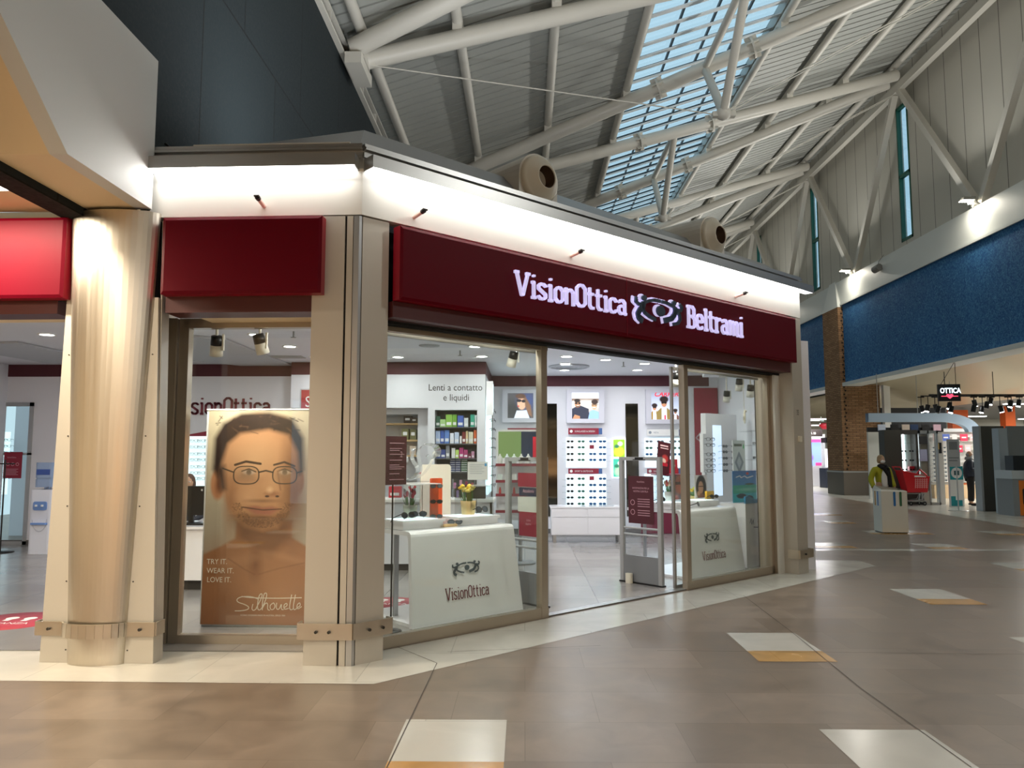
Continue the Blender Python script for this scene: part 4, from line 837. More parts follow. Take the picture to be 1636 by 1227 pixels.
def litpanel(name, x0, x1, y0, y1, Y, lab, rows, cols, where, group, kinds, skip=()):
    """pixel rectangle on the wall plane Y"""
    A, B = atY(x0, y1, Y-.03), atY(x1, y0, Y-.03); r = thing(name, lab, 'display', (A.x, Y-.001, A.z))
    t = MB(); t.box(0, B.x-A.x, -.03, 0, 0, B.z-A.z); t.build('light_panel', M_LIT, r)
    for ri, py in enumerate(rows):
        z_ = atY(x0, py+2.6, Y-.12).z; t = MB(); t.box(-.09, B.x-A.x+.09, -.13, -.031, z_-A.z-.008, z_-A.z); t.build('shelf', M_ACRYL, r)
        for ci, px in enumerate(cols):
            if (ri, ci) in skip: continue
            k = kinds[(ri*5+ci*3) % len(kinds)]
            P = atY(px, py, Y-.14); cw = {'dark': 'black lensed', 'blue': 'blue lensed', 'green': 'green lensed', 'grey': 'grey lensed', 'clear': 'clear'}[k]
            one_glasses(k, (P.x, P.y, z_+.024), '%s %s, %s from left in %s row of %s' % (cw, 'glasses' if k == 'clear' else 'sunglasses', ORD[ci], ORD[ri], where), group, 0)
    return r
KM = ('dark', 'blue', 'grey', 'green', 'blue')
litpanel('lit_glasses_panel', 905, 968, 699, 747, YB, 'upper backlit sunglasses panel in the middle of the back wall', [704.5, 714, 724.5, 734], [911, 928.6, 947, 962.5], 'the upper middle lit panel', 'sunglasses on the upper middle panel', KM, {(1, 2)})
litpanel('lit_glasses_panel', 905, 968, 758, 808, YB, 'lower backlit sunglasses panel in the middle of the back wall', [764, 774, 784, 794, 804], [911, 928.6, 947, 962.5], 'the lower middle lit panel', 'sunglasses on the lower middle panel', KM, {(0, 2)})
litpanel('lit_glasses_panel', 1031, 1094, 700, 747, YB, 'upper backlit sunglasses panel at the right of the back wall', [704.5, 715, 725], [1037, 1055, 1075, 1089], 'the upper right lit panel', 'sunglasses on the upper right panel', ('grey', 'blue', 'green'))
litpanel('lit_glasses_panel', 1031, 1094, 757, 812, YB, 'lower backlit sunglasses panel at the right of the back wall', [764, 774, 784, 794], [1037, 1055, 1075], 'the lower right lit panel', 'sunglasses on the lower right panel', ('grey', 'blue', 'green'))
litpanel('lit_glasses_panel', 296, 350, 697, 778, YW, 'backlit spectacles panel left of the banner', [703.6, 713.5, 724.5, 734, 745, 755, 764], [310, 321.5, 333], 'the lit panel left of banner', 'spectacles on the left lit panel', ('clear',))
litpanel('lit_glasses_panel', -2, 16, 690, 790, YW+1.6, 'backlit spectacles panel beyond the inner glass partition', [702, 712, 722, 732, 742, 752, 762], [2, 12], 'the lit panel beyond the partition', 'spectacles beyond the partition', ('clear',))
m_redp = mat('burgundy_print', '8a1a33', .5)
for a, b, c, d_, lab, m_, tx in ((908, 962, 684, 694, 'burgundy caption sign above the upper middle sunglasses panel', m_redp, 'SUNGLASSES & DESIGN'), (908, 962, 748.5, 757, 'burgundy caption sign between the two middle sunglasses panels', m_redp, 'SPORT & OUTDOOR'), (1034, 1090, 686, 696, 'white caption sign above the upper right sunglasses panel', M_WHITE, 'VISTA'), (1034, 1090, 748.5, 757, 'burgundy caption sign between the two right sunglasses panels', m_redp, 'SUNGLASSES'),
        (942, 949, 711, 717, 'tiny burgundy price card among the upper middle sunglasses', m_redp, None), (942, 949, 761, 767, 'tiny burgundy price card among the lower middle sunglasses', m_redp, None), (811, 860, 684, 687, 'thin burgundy strip sign behind the product stand', m_redp, None)):
    A, B = atY(a, d_, YB-.14), atY(b, c, YB-.14); q = thing('caption_sign', lab, 'sign', (A.x, YB-.14, A.z)); t = MB(); W_, H_ = B.x-A.x, B.z-A.z; t.box(0, W_, 0, .02, 0, H_); t.box(W_*.3, W_*.7, .02, .138, H_*.2, H_*.8); t.build('plate', m_, q)
    if tx: t = MB(); t.box(W_*.9, W_, -.002, 0, 0, H_); t.build('blue_end', mat('label_blue', '3d5f95', .5), q); t = MB(); t.lathe([(.03, -.003), (0, -.003)], (.06, 0, H_/2), 12, 'y'); t.build('icon', M_WHITE if m_ is m_redp else mat('label_grey', '8d97a3', .5), q); text_mesh('caption', tx, .05, M_WHITE if m_ is m_redp else mat('label_grey'), q, (.13, -.003, H_/2-.018), .8)

# ---- lit picture frames
def couple(p):
    p.rect(0, 0, 1, .22, 'cfd8ee'); p.rect(0, .22, 1, 1, 'a8a29c'); p.rect(0, .22, 1, .32, '6f5a4a'); p.ell(.5, .45, .5, .15, 'd9d6d0', 1); p.line([(.06, .14), (.13, .05), (.22, .06), (.3, .12)], .02, '8a8aa0', .6)
    p.poly([(0, .62), (.18, .52), (.34, .5), (.62, .62), (.66, 1), (0, 1)], '23283a'); p.ell(.21, .42, .115, .15, 'a97857', .2); p.ell(.2, .31, .115, .07, '221a18', .3); p.ell(.16, .41, .055, .035, '111111', .2); p.ell(.28, .41, .05, .035, '111111', .2); p.ell(.22, .52, .07, .05, '4a3024', .6, .7); p.line([(.18, .5), (.26, .5)], .02, 'f0e6dc', .8)
    p.poly([(.6, 1), (.66, .72), (.8, .66), (1, .74), (1, 1)], '7fa3d8'); p.ell(.83, .5, .1, .15, 'b98765', .2); p.ell(.85, .36, .13, .1, '2a1a16', .3); p.line([(.73, .47), (.97, .47)], .02, '1a1a1a'); p.ell(.78, .48, .045, .03, '6e5a40', .3); p.ell(.89, .48, .045, .03, '6e5a40', .3); p.line([(.78, .57), (.87, .57)], .03, 'f6efe8', .9); p.poly([(.02, 1), (.1, .84), (.3, .9), (.3, 1)], 'a97857')
def trio(p):
    p.grad(0, 1, 'cdd4f4', 1); p.rect(0, .92, 1, 1, 'e8ecff')
    def fig(x, y, s, coat):
        p.poly([(x-.2*s, 1), (x-.24*s, y+.3*s), (x-.1*s, y+.16*s), (x+.1*s, y+.16*s), (x+.24*s, y+.3*s), (x+.2*s, 1)], coat); p.poly([(x-.08*s, 1), (x-.07*s, y+.16*s), (x+.07*s, y+.16*s), (x+.08*s, 1)], 'e6e6ea'); p.ell(x, y, .085*s, .13*s, 'a87858', .2); p.ell(x, y-.1*s, .13*s, .1*s, '241a18', .3); p.ell(x-.04*s, y, .04*s, .03*s, '111111', .2); p.ell(x+.04*s, y, .04*s, .03*s, '111111', .2)
    fig(.88, .72, .6, '6b4036'); fig(.12, .56, .8, '8a6a28'); fig(.47, .38, 1.25, '7c6a3c'); p.line([(.5, .86), (.5, .98)], .06, 'd8203c')
def lady(p):
    p.rect(0, 0, 1, 1, '4b4a52'); p.ell(.2, .7, .3, .4, '2e3034', 1); p.ell(.75, .3, .35, .35, '3c4a78', 1); p.poly([(.25, 1), (.35, .7), (.75, .68), (.85, 1)], 'c8d0e6'); p.ell(.55, .4, .17, .26, 'd8a890', .2); p.poly([(.5, .08), (.68, .12), (.9, .5), (.95, .95), (.8, .85), (.68, .5), (.66, .28)], '7d5a48', .05); p.ell(.5, .12, .2, .1, '5a3f34', .4); p.ell(.44, .3, .1, .06, '1b1b28', .2); p.ell(.62, .32, .08, .06, '1b1b28', .2); p.ell(.42, .52, .04, .025, 'c0303c', .4)
for x0, x1, y0, y1, fn, lab in ((811, 852, 628, 668, lady, 'lit square picture of a woman in sunglasses at the left of the back wall'), (914, 956.5, 627, 669, couple, 'lit square picture of two smiling people in the middle of the back wall'), (1041, 1084, 627, 670, trio, 'lit square picture of three figures under red lettering on the back wall')):
    A, B = atY(x0, y1, YB-.12), atY(x1, y0, YB-.12); q = thing('lit_picture', lab, 'picture', (A.x, YB-.12, A.z), 0, 'lit pictures on the back wall'); W_, H_ = B.x-A.x, B.z-A.z
    t = MB(); b_ = .11; 
    for a, b, c, d_ in ((-b_, W_+b_, -b_*.8, 0), (-b_, W_+b_, H_, H_+b_*.6), (-b_, 0, 0, H_), (W_, W_+b_, 0, H_)): t.box(a, b, 0, .115, c, d_)
    t.build('frame', mat('pic_frame', 'd2d2dc', .5), q); t = MB(); t.box(-.012, W_+.012, .02, .115, -.012, H_+.012); t.build('light_edge', mat('pic_edge', 'ffffff', .5, emit='e0ecff', es=1.6), q)
    p = Pic(64, 62, '8890a0'); fn(p); p.build('picture', W_, H_, q, M_LITPR, (0, .015, 0))
    if fn is trio: text_mesh('lettering', 'CARRERA', .135, mat('brand_red', 'e0203c', .5, emit='e0203c', es=.6), q, (.06, .012, H_*.86), 1.0, shear=.3, bold=.003)
for i, (y0, y1, c1, c2, lab) in enumerate(((702, 730, '7fae2c', 'd8d23c', 'small lit green and yellow picture, above the other one'), (733, 762, '3aa58c', '9fd8a0', 'small lit green picture, lower of the pair right of the middle panels'))):
    A, B = atY(980, y1, YB-.03), atY(998, y0, YB-.03); q = thing('lit_picture', lab, 'picture', (A.x, YB-.03, A.z)); t = MB(); t.box(-.02, B.x-A.x+.02, 0, .028, -.02, B.z-A.z+.02); t.build('frame', mat('pic_edge'), q)
    p = Pic(20, 30, c1); p.ell(.5, .7, .4, .25, c2, .6); p.ell(.6, .25, .2, .12, 'e8e8d8', .6); p.ell(.3, .4, .2, .1, '2c6c50', .6); p.build('picture', B.x-A.x, B.z-A.z, q, M_LITPR, (0, -.003, 0))

# ---- white credenza
A, B = G(881, 868), G(996, 868); q = thing('credenza', 'low white lacquered credenza on metal legs below the middle sunglasses panels', 'cabinet', (A.x, 14.25, 0)); W_ = B.x-A.x
zt = atY(900, 812, 14.25).z; zb_ = atY(900, 855, 14.25).z; wh = mat('lacquer_white', 'f0eff2', .2, coat=.3)
t = MB(); t.box(0, W_, 0, .5, zb_, zt); t.build('body', wh, q); t = MB(); t.rbox(-.02, W_+.02, -.02, .52, zt, zt+.03, .008); t.build('top', wh, q)
for s_ in (0, 1):
    x0 = .015+s_*W_/2; x1 = x0+W_/2-.03; zm = zb_+(zt-zb_)*.68
    t = MB(); t.rbox(x0, x1, -.02, 0, zb_+.01, zm-.01, .01); t.build('drawer', wh, q); t = MB(); t.rbox(x0, x1, -.02, 0, zm, zt-.01, .01); t.build('drawer', wh, q)
for x in (.06, W_-.06):
    for y in (.05, .45): t = MB(); t.box(x-.03, x+.03, y-.03, y+.03, 0.006, zb_); t.build('leg', M_ALU, q)
t = MB(); t.box(.0, .62, .02, .2, 0, .015); tag(t.build('glass_tray', M_ACRYL, None, loc=(A.x+.55, 14.35, zt+.031)), 'flat clear tray lying on the white credenza', 'tray')

# ---- contact lens niche: shelves and boxes
m_shelf = mat('shelf_grey', '55585a', .4); ZS = {}
for i, py in enumerate((682, 708.5, 732, 754)):
    z_ = atY(728, py, 13.55).z; ZS[i] = z_; t = MB(); t.box(0, mx1-mx0-.01, 0, .33, -.02, 0); tag(t.build('niche_shelf', m_shelf, None, loc=(mx0+.005, 13.53, z_)), 'grey shelf of the lens niche, %s from the top' % ORD[i], 'shelf', 'shelves of the lens niche')
def pxb(x): return 600+x/4.72
ROWS = [[(455,485,684,'2f5f4a'),(487,527,708,'a8d08a'),(530,577,672,'8cc152'),(580,612,672,'6fa83a'),(618,662,680,'3f5fb0'),(668,698,698,'cfd6da'),(715,745,672,'2fa58a'),(748,762,676,'b9cccc')],
 [(455,487,795,'a9bde0'),(490,518,792,'3a5fb0'),(522,556,790,'5b84cc'),(562,591,812,'dfe6f4'),(596,629,805,'bfd0ea'),(636,650,835,'e9e9e9'),(655,679,802,'7a2a2a'),(682,697,796,'dcc79c'),(702,736,802,'e0dcc4'),(741,762,790,'d8622a')],
 [(455,492,925,'3b4f8c'),(495,528,935,'34488c'),(532,560,905,'8a8f98'),(575,601,925,'e6e6e6'),(604,629,938,'b8d870'),(633,663,922,'b8337c'),(666,696,938,'a83a70'),(700,722,965,'7a2d4a'),(725,745,950,'c890b0')]]
for ri, row in enumerate(ROWS):
    for ci, (a, b, yt, c) in enumerate(row):
        A = atY(pxb(a), 0, 13.6).x; B = atY(pxb(b), 0, 13.6).x; A = X_at(pxb(a), 13.6, 700); B = X_at(pxb(b), 13.6, 700); zt_ = atY(700, 520+yt/4.72, 13.58).z; H_ = zt_-ZS[ri]
        q = thing('product_box', 'contact lens box, %s from left on %s shelf of the lens niche' % (ORD[ci], ORD[ri]), 'box', (A, 13.58, ZS[ri]+.001), 0, 'boxes on the %s niche shelf' % ORD[ri])
        t = MB(); t.box(0, B-A, 0, .12, 0, H_); t.build('carton', mat('carton_'+c, c, .4), q); t = MB(); t.box((B-A)*.12, (B-A)*.88, -.001, 0, H_*.15, H_*.38); t.build('label_band', mat('carton_label', 'e8e8ec', .5), q)
for k in range(6):
    z_ = ZS[3]+.002+k*.038
    for j, (a, b, c, cn) in enumerate(((562, 600, '2c3f70', 'navy'), (603, 641, '2c3f70', 'navy'), (646, 692, '3f6a4c', 'green'))):
        A = X_at(pxb(a), 13.6, 745); B = X_at(pxb(b), 13.6, 745); t = MB(); t.box(0, B-A, 0, .12, 0, .036); t.cur = 1; t.box(.004, B-A-.004, -.002, 0, .004, .014)
        tag(t.build('product_box', [mat('carton_'+c, c, .4), mat('carton_label')], None, loc=(A, 13.6, z_)), 'flat %s box, %s from bottom in %s stack of the niche' % (cn, ORD[k], ('left', 'middle', 'right')[j]), 'box', 'flat boxes in the lens niche')
# left niche with wooden shelves
m_wood = mat('pale_wood', 'c8a878', .5, noise_amt=.15)
for i, py in enumerate((676, 702.5, 727)):
    z_ = atY(650, py, YW+.05).z; t = MB(); t.box(0, nx1-nx0-.01, 0, .36, -.03, 0); tag(t.build('wooden_shelf', m_wood, None, loc=(nx0+.005, YW+.04, z_)), 'pale wooden shelf behind the burgundy poster, %s from the top' % ORD[i], 'shelf', 'wooden shelves of the left niche')
    for k, (x, w_, h_, c, nm) in enumerate(((645, 12, .13, '2a1c18', 'dark brown'), (657, 9, .10, '3a2a22', 'brown')) if i < 1 else (((642, 11, .2, '7a7a50', 'olive'), (655, 10, .19, '6a6a44', 'dull green')) if i == 1 else ((655, 10, .16, 'd8c4b0', 'cream'),))):
        A = X_at(x, YW+.1, 700); t = MB(); W_ = w_/1230*YW; t.rbox(0, W_, 0, .2, 0, h_, .005); t.cur = 1; t.box(W_*.2, W_*.8, -.002, 0, h_*.4, h_*.7); tag(t.build('storage_box', [mat('sbox_'+c, c, .6), mat('carton_label')], None, loc=(A, YW+.08, z_+.001)), '%s storage box on the %s wooden shelf of the left niche' % (nm, ORD[i]), 'box', 'storage boxes in the left niche')

# ---- reception desk deep in the shop
A = X_at(560, 10.8, 850); B = X_at(786, 10.8, 850); q = thing('reception_desk', 'long white reception desk behind the left display counter', 'desk', (A, 10.8, 0)); W_ = B-A
t = MB(); t.box(0, W_, 0, .03, .1, .95); t.box(0, .03, 0, .6, .1, .95); t.box(W_-.03, W_, 0, .6, .1, .95); t.build('front', M_INWHITE, q); t = MB(); t.rbox(-.03, W_+.03, -.05, .65, .95, .985, .012); t.build('worktop', M_WHITE, q); t = MB(); t.box(.03, W_-.03, .05, .55, .006, .1); t.build('plinth', mat('plinth_dark', '3a3836', .5), q)
DZ = .986
def card(name, px, py0, py1, w_px, Y, m_, lab, cat, z0=None, ang=0, text=None, tm=None, ts=.05):
    A = atY(px, py1, Y); H_ = atY(px, py0, Y).z-(z0 if z0 is not None else A.z); W_ = w_px/1230*Y; q = thing(name, lab, cat, (A.x, Y, z0 if z0 is not None else A.z), ang); t = MB(); t.box(0, W_, 0, .006, 0, H_); t.build('sheet', m_, q)
    return q, W_, H_
q, W_, H_ = card('paper_notice', 747, 738, 763, 32, 11.0, M_WHITE, 'white printed notice in a clear stand on the reception desk', 'notice', z0=1.25)
t = MB(); t.box(-.01, W_+.01, .007, .012, -.02, H_+.01); t.box(W_*.1, W_*.9, 0, .1, -.264, -.256); t.box(W_*.1, W_*.9, .02, .03, -.256, -.02); t.build('clear_stand', M_ACRYL, q); t = MB()
for k in range(6): t.box(.03, W_-.05-.03*(k % 2), -.002, 0, H_-.04-k*.025, H_-.035-k*.025)
t.build('printed_lines', mat('print_grey', '9aa4ac', .6), q); t = MB(); t.box(W_-.045, W_-.015, -.002, 0, H_-.06, H_-.02); t.build('blue_logo', mat('logo_blue', '3aa0d8', .5), q)
q, W_, H_ = card('heart_card', 645, 770, 795, 26, 11.1, M_WHITE, 'white card with a red heart on the reception desk', 'card', z0=DZ+.001)
t = MB(); t.strokes([[(W_*.32, H_*.72), (W_*.5, H_*.4), (W_*.72, H_*.75)]], .035, -.002); t.build('heart', mat('heart_red', 'd8203c', .5), q)
q = thing('gift_box', 'red gift box with white band on the reception desk', 'box', (X_at(621, 11.2, 790), 11.2, DZ+.001)); t = MB(); t.box(0, .17, 0, .15, 0, .16); t.build('carton', mat('gift_red', 'c8283c', .4), q); t = MB(); t.box(.02, .15, -.002, 0, .03, .07); t.build('band', M_WHITE, q)
q = thing('cosmetic_rack', 'clear rack of small pink and violet packs on the reception desk', 'rack', (X_at(722, 11.15, 790), 11.15, DZ+.001)); t = MB(); t.box(0, .32, .12, .13, 0, .27); t.box(0, .01, 0, .13, 0, .27); t.box(.31, .32, 0, .13, 0, .27); t.box(0, .32, 0, .13, .125, .13); t.build('clear_case', M_ACRYL, q)
for k in range(7):
    t = MB(); c = ('c07aa8', '8060a8', 'd8a0b8', 'e6e0e8', 'a03c60', 'b8b0d0', 'd8607c')[k]; t.box(0, .034, 0, .04, 0, .08+.02*(k % 3)); tag(t.build('cosmetic_pack', mat('pack_'+c, c, .4), None, loc=(q.location.x+.02+.042*k, 11.18, DZ+(.006 if k % 2 else .134))), 'small pack in the clear rack on the desk, %s from the left' % ORD[k], 'pack', 'packs in the clear rack')
# burgundy notice board on the desk end
q = thing('notice_board', 'dark burgundy notice with a pale numeral 2 beside the corner column', 'notice', RF.at(*[RF.px(610, 775, .75)[0], .75], RF.px(622, 775, .75)[1]), RF.ang+.12)
H_ = RF.px(640, 697, .75)[1]-q.location.z; W_ = .29; t = MB(); t.box(0, W_, 0, .008, 0, H_); t.build('sheet', mat('dark_burgundy', '4a1420', .5), q); t = MB()
for k, zz in enumerate((.85, .74, .70, .62, .5, .4, .36, .32, .22, .1)): t.box(W_*.3, W_*(.9-.1*(k % 3)), -.002, 0, H_*zz, H_*zz+.006)
t.build('printed_lines', mat('print_pink', 'c89aa6', .6), q); text_mesh('numeral', '2', .075, mat('print_pink'), q, (W_*.72, -.003, H_*.57), .8)
t = MB(); t.tube((W_/2, .02, -q.location.z+.01), (W_/2, .02, H_*.5), .008); t.build('stem', M_BLACK, q)
t = MB(); t.lathe([(0, -q.location.z+.02), (.1, -q.location.z+.015), (.1, -q.location.z+.007)], (W_/2, .02, 0), 16); t.build('foot', M_BLACK, q)
# ================================================================ display counters and what stands on them
wl_ = mat('lacquer_white'); M_LOGO = mat('logo_burgundy', '6e1a2c', .4); M_LOGOG = mat('logo_slate', '5a666e', .4)
def counter(x, lab, w_=1.34, zt=.87):
    r = RF.root('display_counter', lab, 'counter', x, .72, 0.006, 'white display counters with the shop logo')
    t = MB(); R_ = .05; prof = [(0, 0), (.1, zt-R_)]+[(.1+R_*(1-math.cos(a)), zt-R_+R_*math.sin(a)) for a in (PI/6, PI/3, PI/2)]+[(1.0, zt), (1.0, zt-.04), (.16, zt-.04), (.14, zt-.08), (.05, 0)]
    # bent sheet: front panel slightly wider at the foot
    n = len(prof); t.add([(0 if z < .3 else .04*(z/zt), y, z) for y, z in prof]+[(w_+.04 if z < .3 else w_, y, z) for y, z in prof], [tuple(range(n)), tuple(range(2*n-1, n-1, -1))]+[(i, n+i, n+(i+1) % n, (i+1) % n) for i in range(n)], False); t.build('bent_panel', wl_, r)
    t = MB(); t.box(0.02, w_, .06, .9, 0, .03); t.build('foot_plate', wl_, r)
    for px_, py_ in ((.14, .5), (.14, .78), (w_-.14, .5), (w_-.14, .78)): t = MB(); t.box(px_-.025, px_+.025, py_-.012, py_+.012, .03, zt-.04); t.build('leg', M_ALU, r)
    k = .1/(zt-R_); ang = math.atan(k)
    t = MB(); word(t, 'VisionOttica', -.27, -.29, .27, .115, 0, 0, .12)
    q = t.build('logo_text', M_LOGO, r); q.location = (w_*.5, .485*k-.004, .49); q.rotation_euler = (-ang, 0, 0)
    t = MB(); emblem(t, 0, 0, .085, 0, 0, .01); q = t.build('logo_emblem', M_LOGOG, r); q.location = (w_*.5, .485*k-.006, .49); q.rotation_euler = (-ang, 0, 0)
    return r
counter(1.03, 'white display counter with shop logo behind the left pane of the long front')
counter(5.26, 'white display counter with shop logo behind the right pane of the long front')
CT = .878
def on(px, y): return RF.px(px, 830, y)[0]
def it(name, lab, cat, px, y, z=CT, group=None, dz=.001):
    r = RF.root(name, lab, cat, on(px, y), y, z+dz, group); return r
# podiums
POD = []
for xa, xb, ya, yb, pxs, lab in ((.0, .52, .98, 1.42, 1.08, 'low white display podium at the left end of the left counter'), (.0, .56, .98, 1.4, 1.76, 'low white display podium at the right end of the left counter'), (.0, .44, .98, 1.42, 5.30, 'low white display podium at the left end of the right counter'), (.0, .5, 1.0, 1.42, 5.98, 'low white display podium at the right end of the right counter')):
    r = RF.root('display_podium', lab, 'podium', pxs, ya, CT+.001, 'display podiums on the counters'); w_, d_ = xb-xa, yb-ya; POD.append((pxs, ya, w_, d_))
    t = MB(); t.box(.02, w_-.02, .02, d_-.02, 0, .06); t.build('body', wl_, r); t = MB(); t.rbox(0, w_, 0, d_, .06, .085, .01, 3, 'z'); t.build('top', wl_, r); t = MB(); t.box(.06, w_-.06, .06, d_-.06, .085, .088); t.build('light_pad', mat('pad_glow', 'ffffff', .4, emit='d8f4ff', es=1.0), r)
PT = CT+.09
# acrylic cases
for i, (pi, h, dx, w_, lab) in enumerate(((0, .34, .12, .34, 'clear acrylic display case over the red tulips on the left counter'), (1, .30, .2, .3, 'clear acrylic display case over the jewel like glasses on the left counter'), (2, .36, .08, .3, 'clear acrylic display case below the burgundy gift shelf on the right counter'))):
    x, y, pw, pd = POD[pi]; r = RF.root('acrylic_case', lab, 'case', x+dx, y+.05, PT+.001); d_ = .28
    t = MB(); t.box(0, w_, 0, .004, 0, h); t.box(0, w_, d_-.004, d_, 0, h); t.box(0, .004, 0, d_, 0, h); t.box(w_-.004, w_, 0, d_, 0, h); t.build('clear_walls', M_ACRYL, r)
    t = MB(); t.box(-.02, w_+.02, -.02, d_+.02, h, h+.008) if i != 2 else t.box(-.03, w_+.1, -.03, d_+.03, h, h+.012); t.build('lid', M_ACRYL if i == 1 else (wl_ if i == 0 else mat('shelf_burgundy', '7a1830', .35)), r)
# potted flowers
def pot(px, y, z, pot_c, fl_c, lab, kind='tulip', s=1.0):
    r = it('flower_pot', lab, 'plant', px, y, z); t = MB(); t.lathe([(0, 0), (.04*s, 0), (.05*s, .085*s), (.044*s, .085*s), (.04*s, .07*s), (0, .07*s)], seg=18); t.build('pot', mat('pot_'+pot_c, pot_c, .6), r)
    rng = random.Random(px); st, fb = MB(), MB(); n = 11
    for k in range(n):
        a = rng.random()*2*PI; q = rng.random()**.6*.05*s; h = (.075+rng.random()*.035)*s+.07*s; st.tube((q*.5*math.cos(a), q*.5*math.sin(a), .06*s), (q*math.cos(a), q*math.sin(a), h), .003*s, seg=5)
        st.add([(q*.6*math.cos(a)-.006, q*.6*math.sin(a), .07*s), (q*.6*math.cos(a)+.006, q*.6*math.sin(a), .07*s), (q*1.5*math.cos(a), q*1.5*math.sin(a), h*.85)], [(0, 1, 2)])
        fb.cur = k % 2; c = (q*math.cos(a), q*math.sin(a), h)
        if kind == 'tulip': fb.ell(c, .011*s, .011*s, .018*s, 8, 6)
        else: fb.ell(c, .018*s, .018*s, .01*s, 8, 5); fb.ell((c[0], c[1], c[2]+.008), .008*s, .008*s, .01*s, 6, 4)
    st.build('stems', mat('stem_green', '3f8a34', .6), r); fb.build('blossoms', [mat('bloom_'+c, c, .5) for c in fl_c], r); return r
pot(655, 1.3, PT, 'd8d4b8', ('d8405c', 'ecd8d8'), 'small pot of red and white tulips on the left podium', s=1.5)
pot(748, 1.22, PT, 'dcb878', ('e8c020', 'f0d860'), 'small pot of yellow flowers on the left counter', 'daffodil', 1.7)
pot(1071, 1.25, PT, 'd8d8c8', ('e05848', 'e8d0a8'), 'small pot of red and cream tulips on the right counter', s=1.5)
pot(1109, 1.6, CT, 'c8b878', ('d8b838', 'c8d060'), 'small pot of yellow flowers hidden behind the bronze post', s=1.3)
# spectacles lying on the counters
def lying(px, y, z, lens, lab, rz=.3, frame='spectacle_frame', s=1.0, tilt=.35):
    r = it('sunglasses', lab, 'sunglasses', px, y, z+.042*s); r.rotation_euler = (-tilt, 0, RF.ang+rz); f, l = glasses_mb(.15*s, .05*s, arm=.13*s, temples=False)
    o = f.build('frame', MATS[frame], r); l.build('lenses', lens, o)
    for sg in (-1, 1): t = MB(); t.beam((sg*.075*s, 0, .01*s), (sg*.07*s, .10*s, .012*s), .004, .008); t.beam((sg*.07*s, .10*s, .012*s), (sg*.07*s, .14*s, -.012*s), .004, .007); t.build('temple', MATS[frame], r)
    return r
lying(652, 1.02, PT, LENS['dark'], 'black sunglasses lying in front of the red tulips', .2, s=1.2)
lying(669, 1.12, PT, LENS['grey'], 'black and silver sunglasses beside the red tulips', -.4, s=1.1)
lying(727, 1.02, CT, LENS['grey'], 'black glasses with curled temples on the counter between the podiums', -.6, s=1.0)
lying(770, 1.12, PT, LENS['grey'], 'grey openwork sunglasses on the right podium of the left counter', .2, s=1.3)
lying(1058, 1.06, PT, LENS['dark'], 'black sunglasses beside the tulips on the right counter', .1, s=1.1)
lying(1116, .95, CT, LENS['blue'], 'large black sunglasses with blue lenses lying on the right counter', .5, s=1.3)
lying(1142, 1.1, PT, LENS['dark'], 'black sunglasses before the small yellow card on the right counter', -.3, s=1.0)
# orange board with three pairs
r = it('orange_display', 'orange display board holding three pairs of glasses on the left counter', 'display', 689, 1.3, CT); t = MB(); t.rbox(0, .14, 0, .03, 0, .48, .015); t.build('board', mat('orange_board', 'ea5420', .4), r); zb_ = CT
for k, (z_, c) in enumerate(((.40, 'grey'), (.24, 'dark'), (.09, 'grey'))):
    q = it('sunglasses', 'glasses on the orange display board, %s from the top' % ORD[k], 'sunglasses', 697, 1.24, CT+z_, 'glasses on the orange board'); q.rotation_euler = (0, 0, RF.ang-.5); f, l = glasses_mb(.13, .04, arm=.05); o = f.build('frame', M_GFR, q); l.build('lenses', LENS[c], o)
r = it('display_board', 'tall cream rounded display board behind the orange board', 'display', 672, 1.55, CT); t = MB(); t.rbox(0, .4, 0, .02, 0, .62, .04); t.build('board', mat('cream_panel', 'efe6d8', .4), r)
t = MB(); t.rbox(0, .22, 0, .07, 0, .025, .006, 2, 'z'); o = t.build('wooden_tray', mat('pale_wood'), None, loc=RF.at(on(703, 1.0), 1.0, CT+.001), rz=RF.ang); tag(o, 'small pale wooden tray on the left counter between the podiums', 'tray')
# swirling clear sculpture
r = it('glass_sculpture', 'swirling clear glass sculpture standing on the left display case', 'sculpture', 660, 1.22, PT+.36); m_sw = mat('swirl_glass', 'f2f6f8', .08, trans=.85, alpha=.75); t = MB(); t.smooth = True
def swirl(pts, w0, w1):
    pts = smooth(pts, 2); vs = []; n = len(pts)
    for k, (x, z) in enumerate(pts): q = w0+(w1-w0)*k/(n-1); vs += [(x-q*.5, math.sin(k*.5)*.03, z), (x+q*.5, math.cos(k*.4)*.04, z+q*.4)]
    t.add(vs, [(2*k, 2*k+1, 2*k+3, 2*k+2) for k in range(n-1)], True)
swirl([(-.18, .02), (-.02, .0), (.08, .1), (.05, .28), (.14, .38), (.25, .36), (.3, .26), (.24, .2), (.16, .26)], .03, .08)
swirl([(-.2, .02), (-.15, .14), (-.1, .22), (-.12, .3)], .08, .02); swirl([(-.12, .02), (.0, .03), (.04, .12), (-.02, .22), (.04, .34)], .05, .05); swirl([(.0, .0), (.1, .05), (.2, .2), (.28, .3)], .02, .06)
t.build('swirls', m_sw, r); t = MB(); t.rbox(-.2, .14, -.08, .1, -.0, .008, .01, 3, 'z'); t.build('base', M_ACRYL, r)
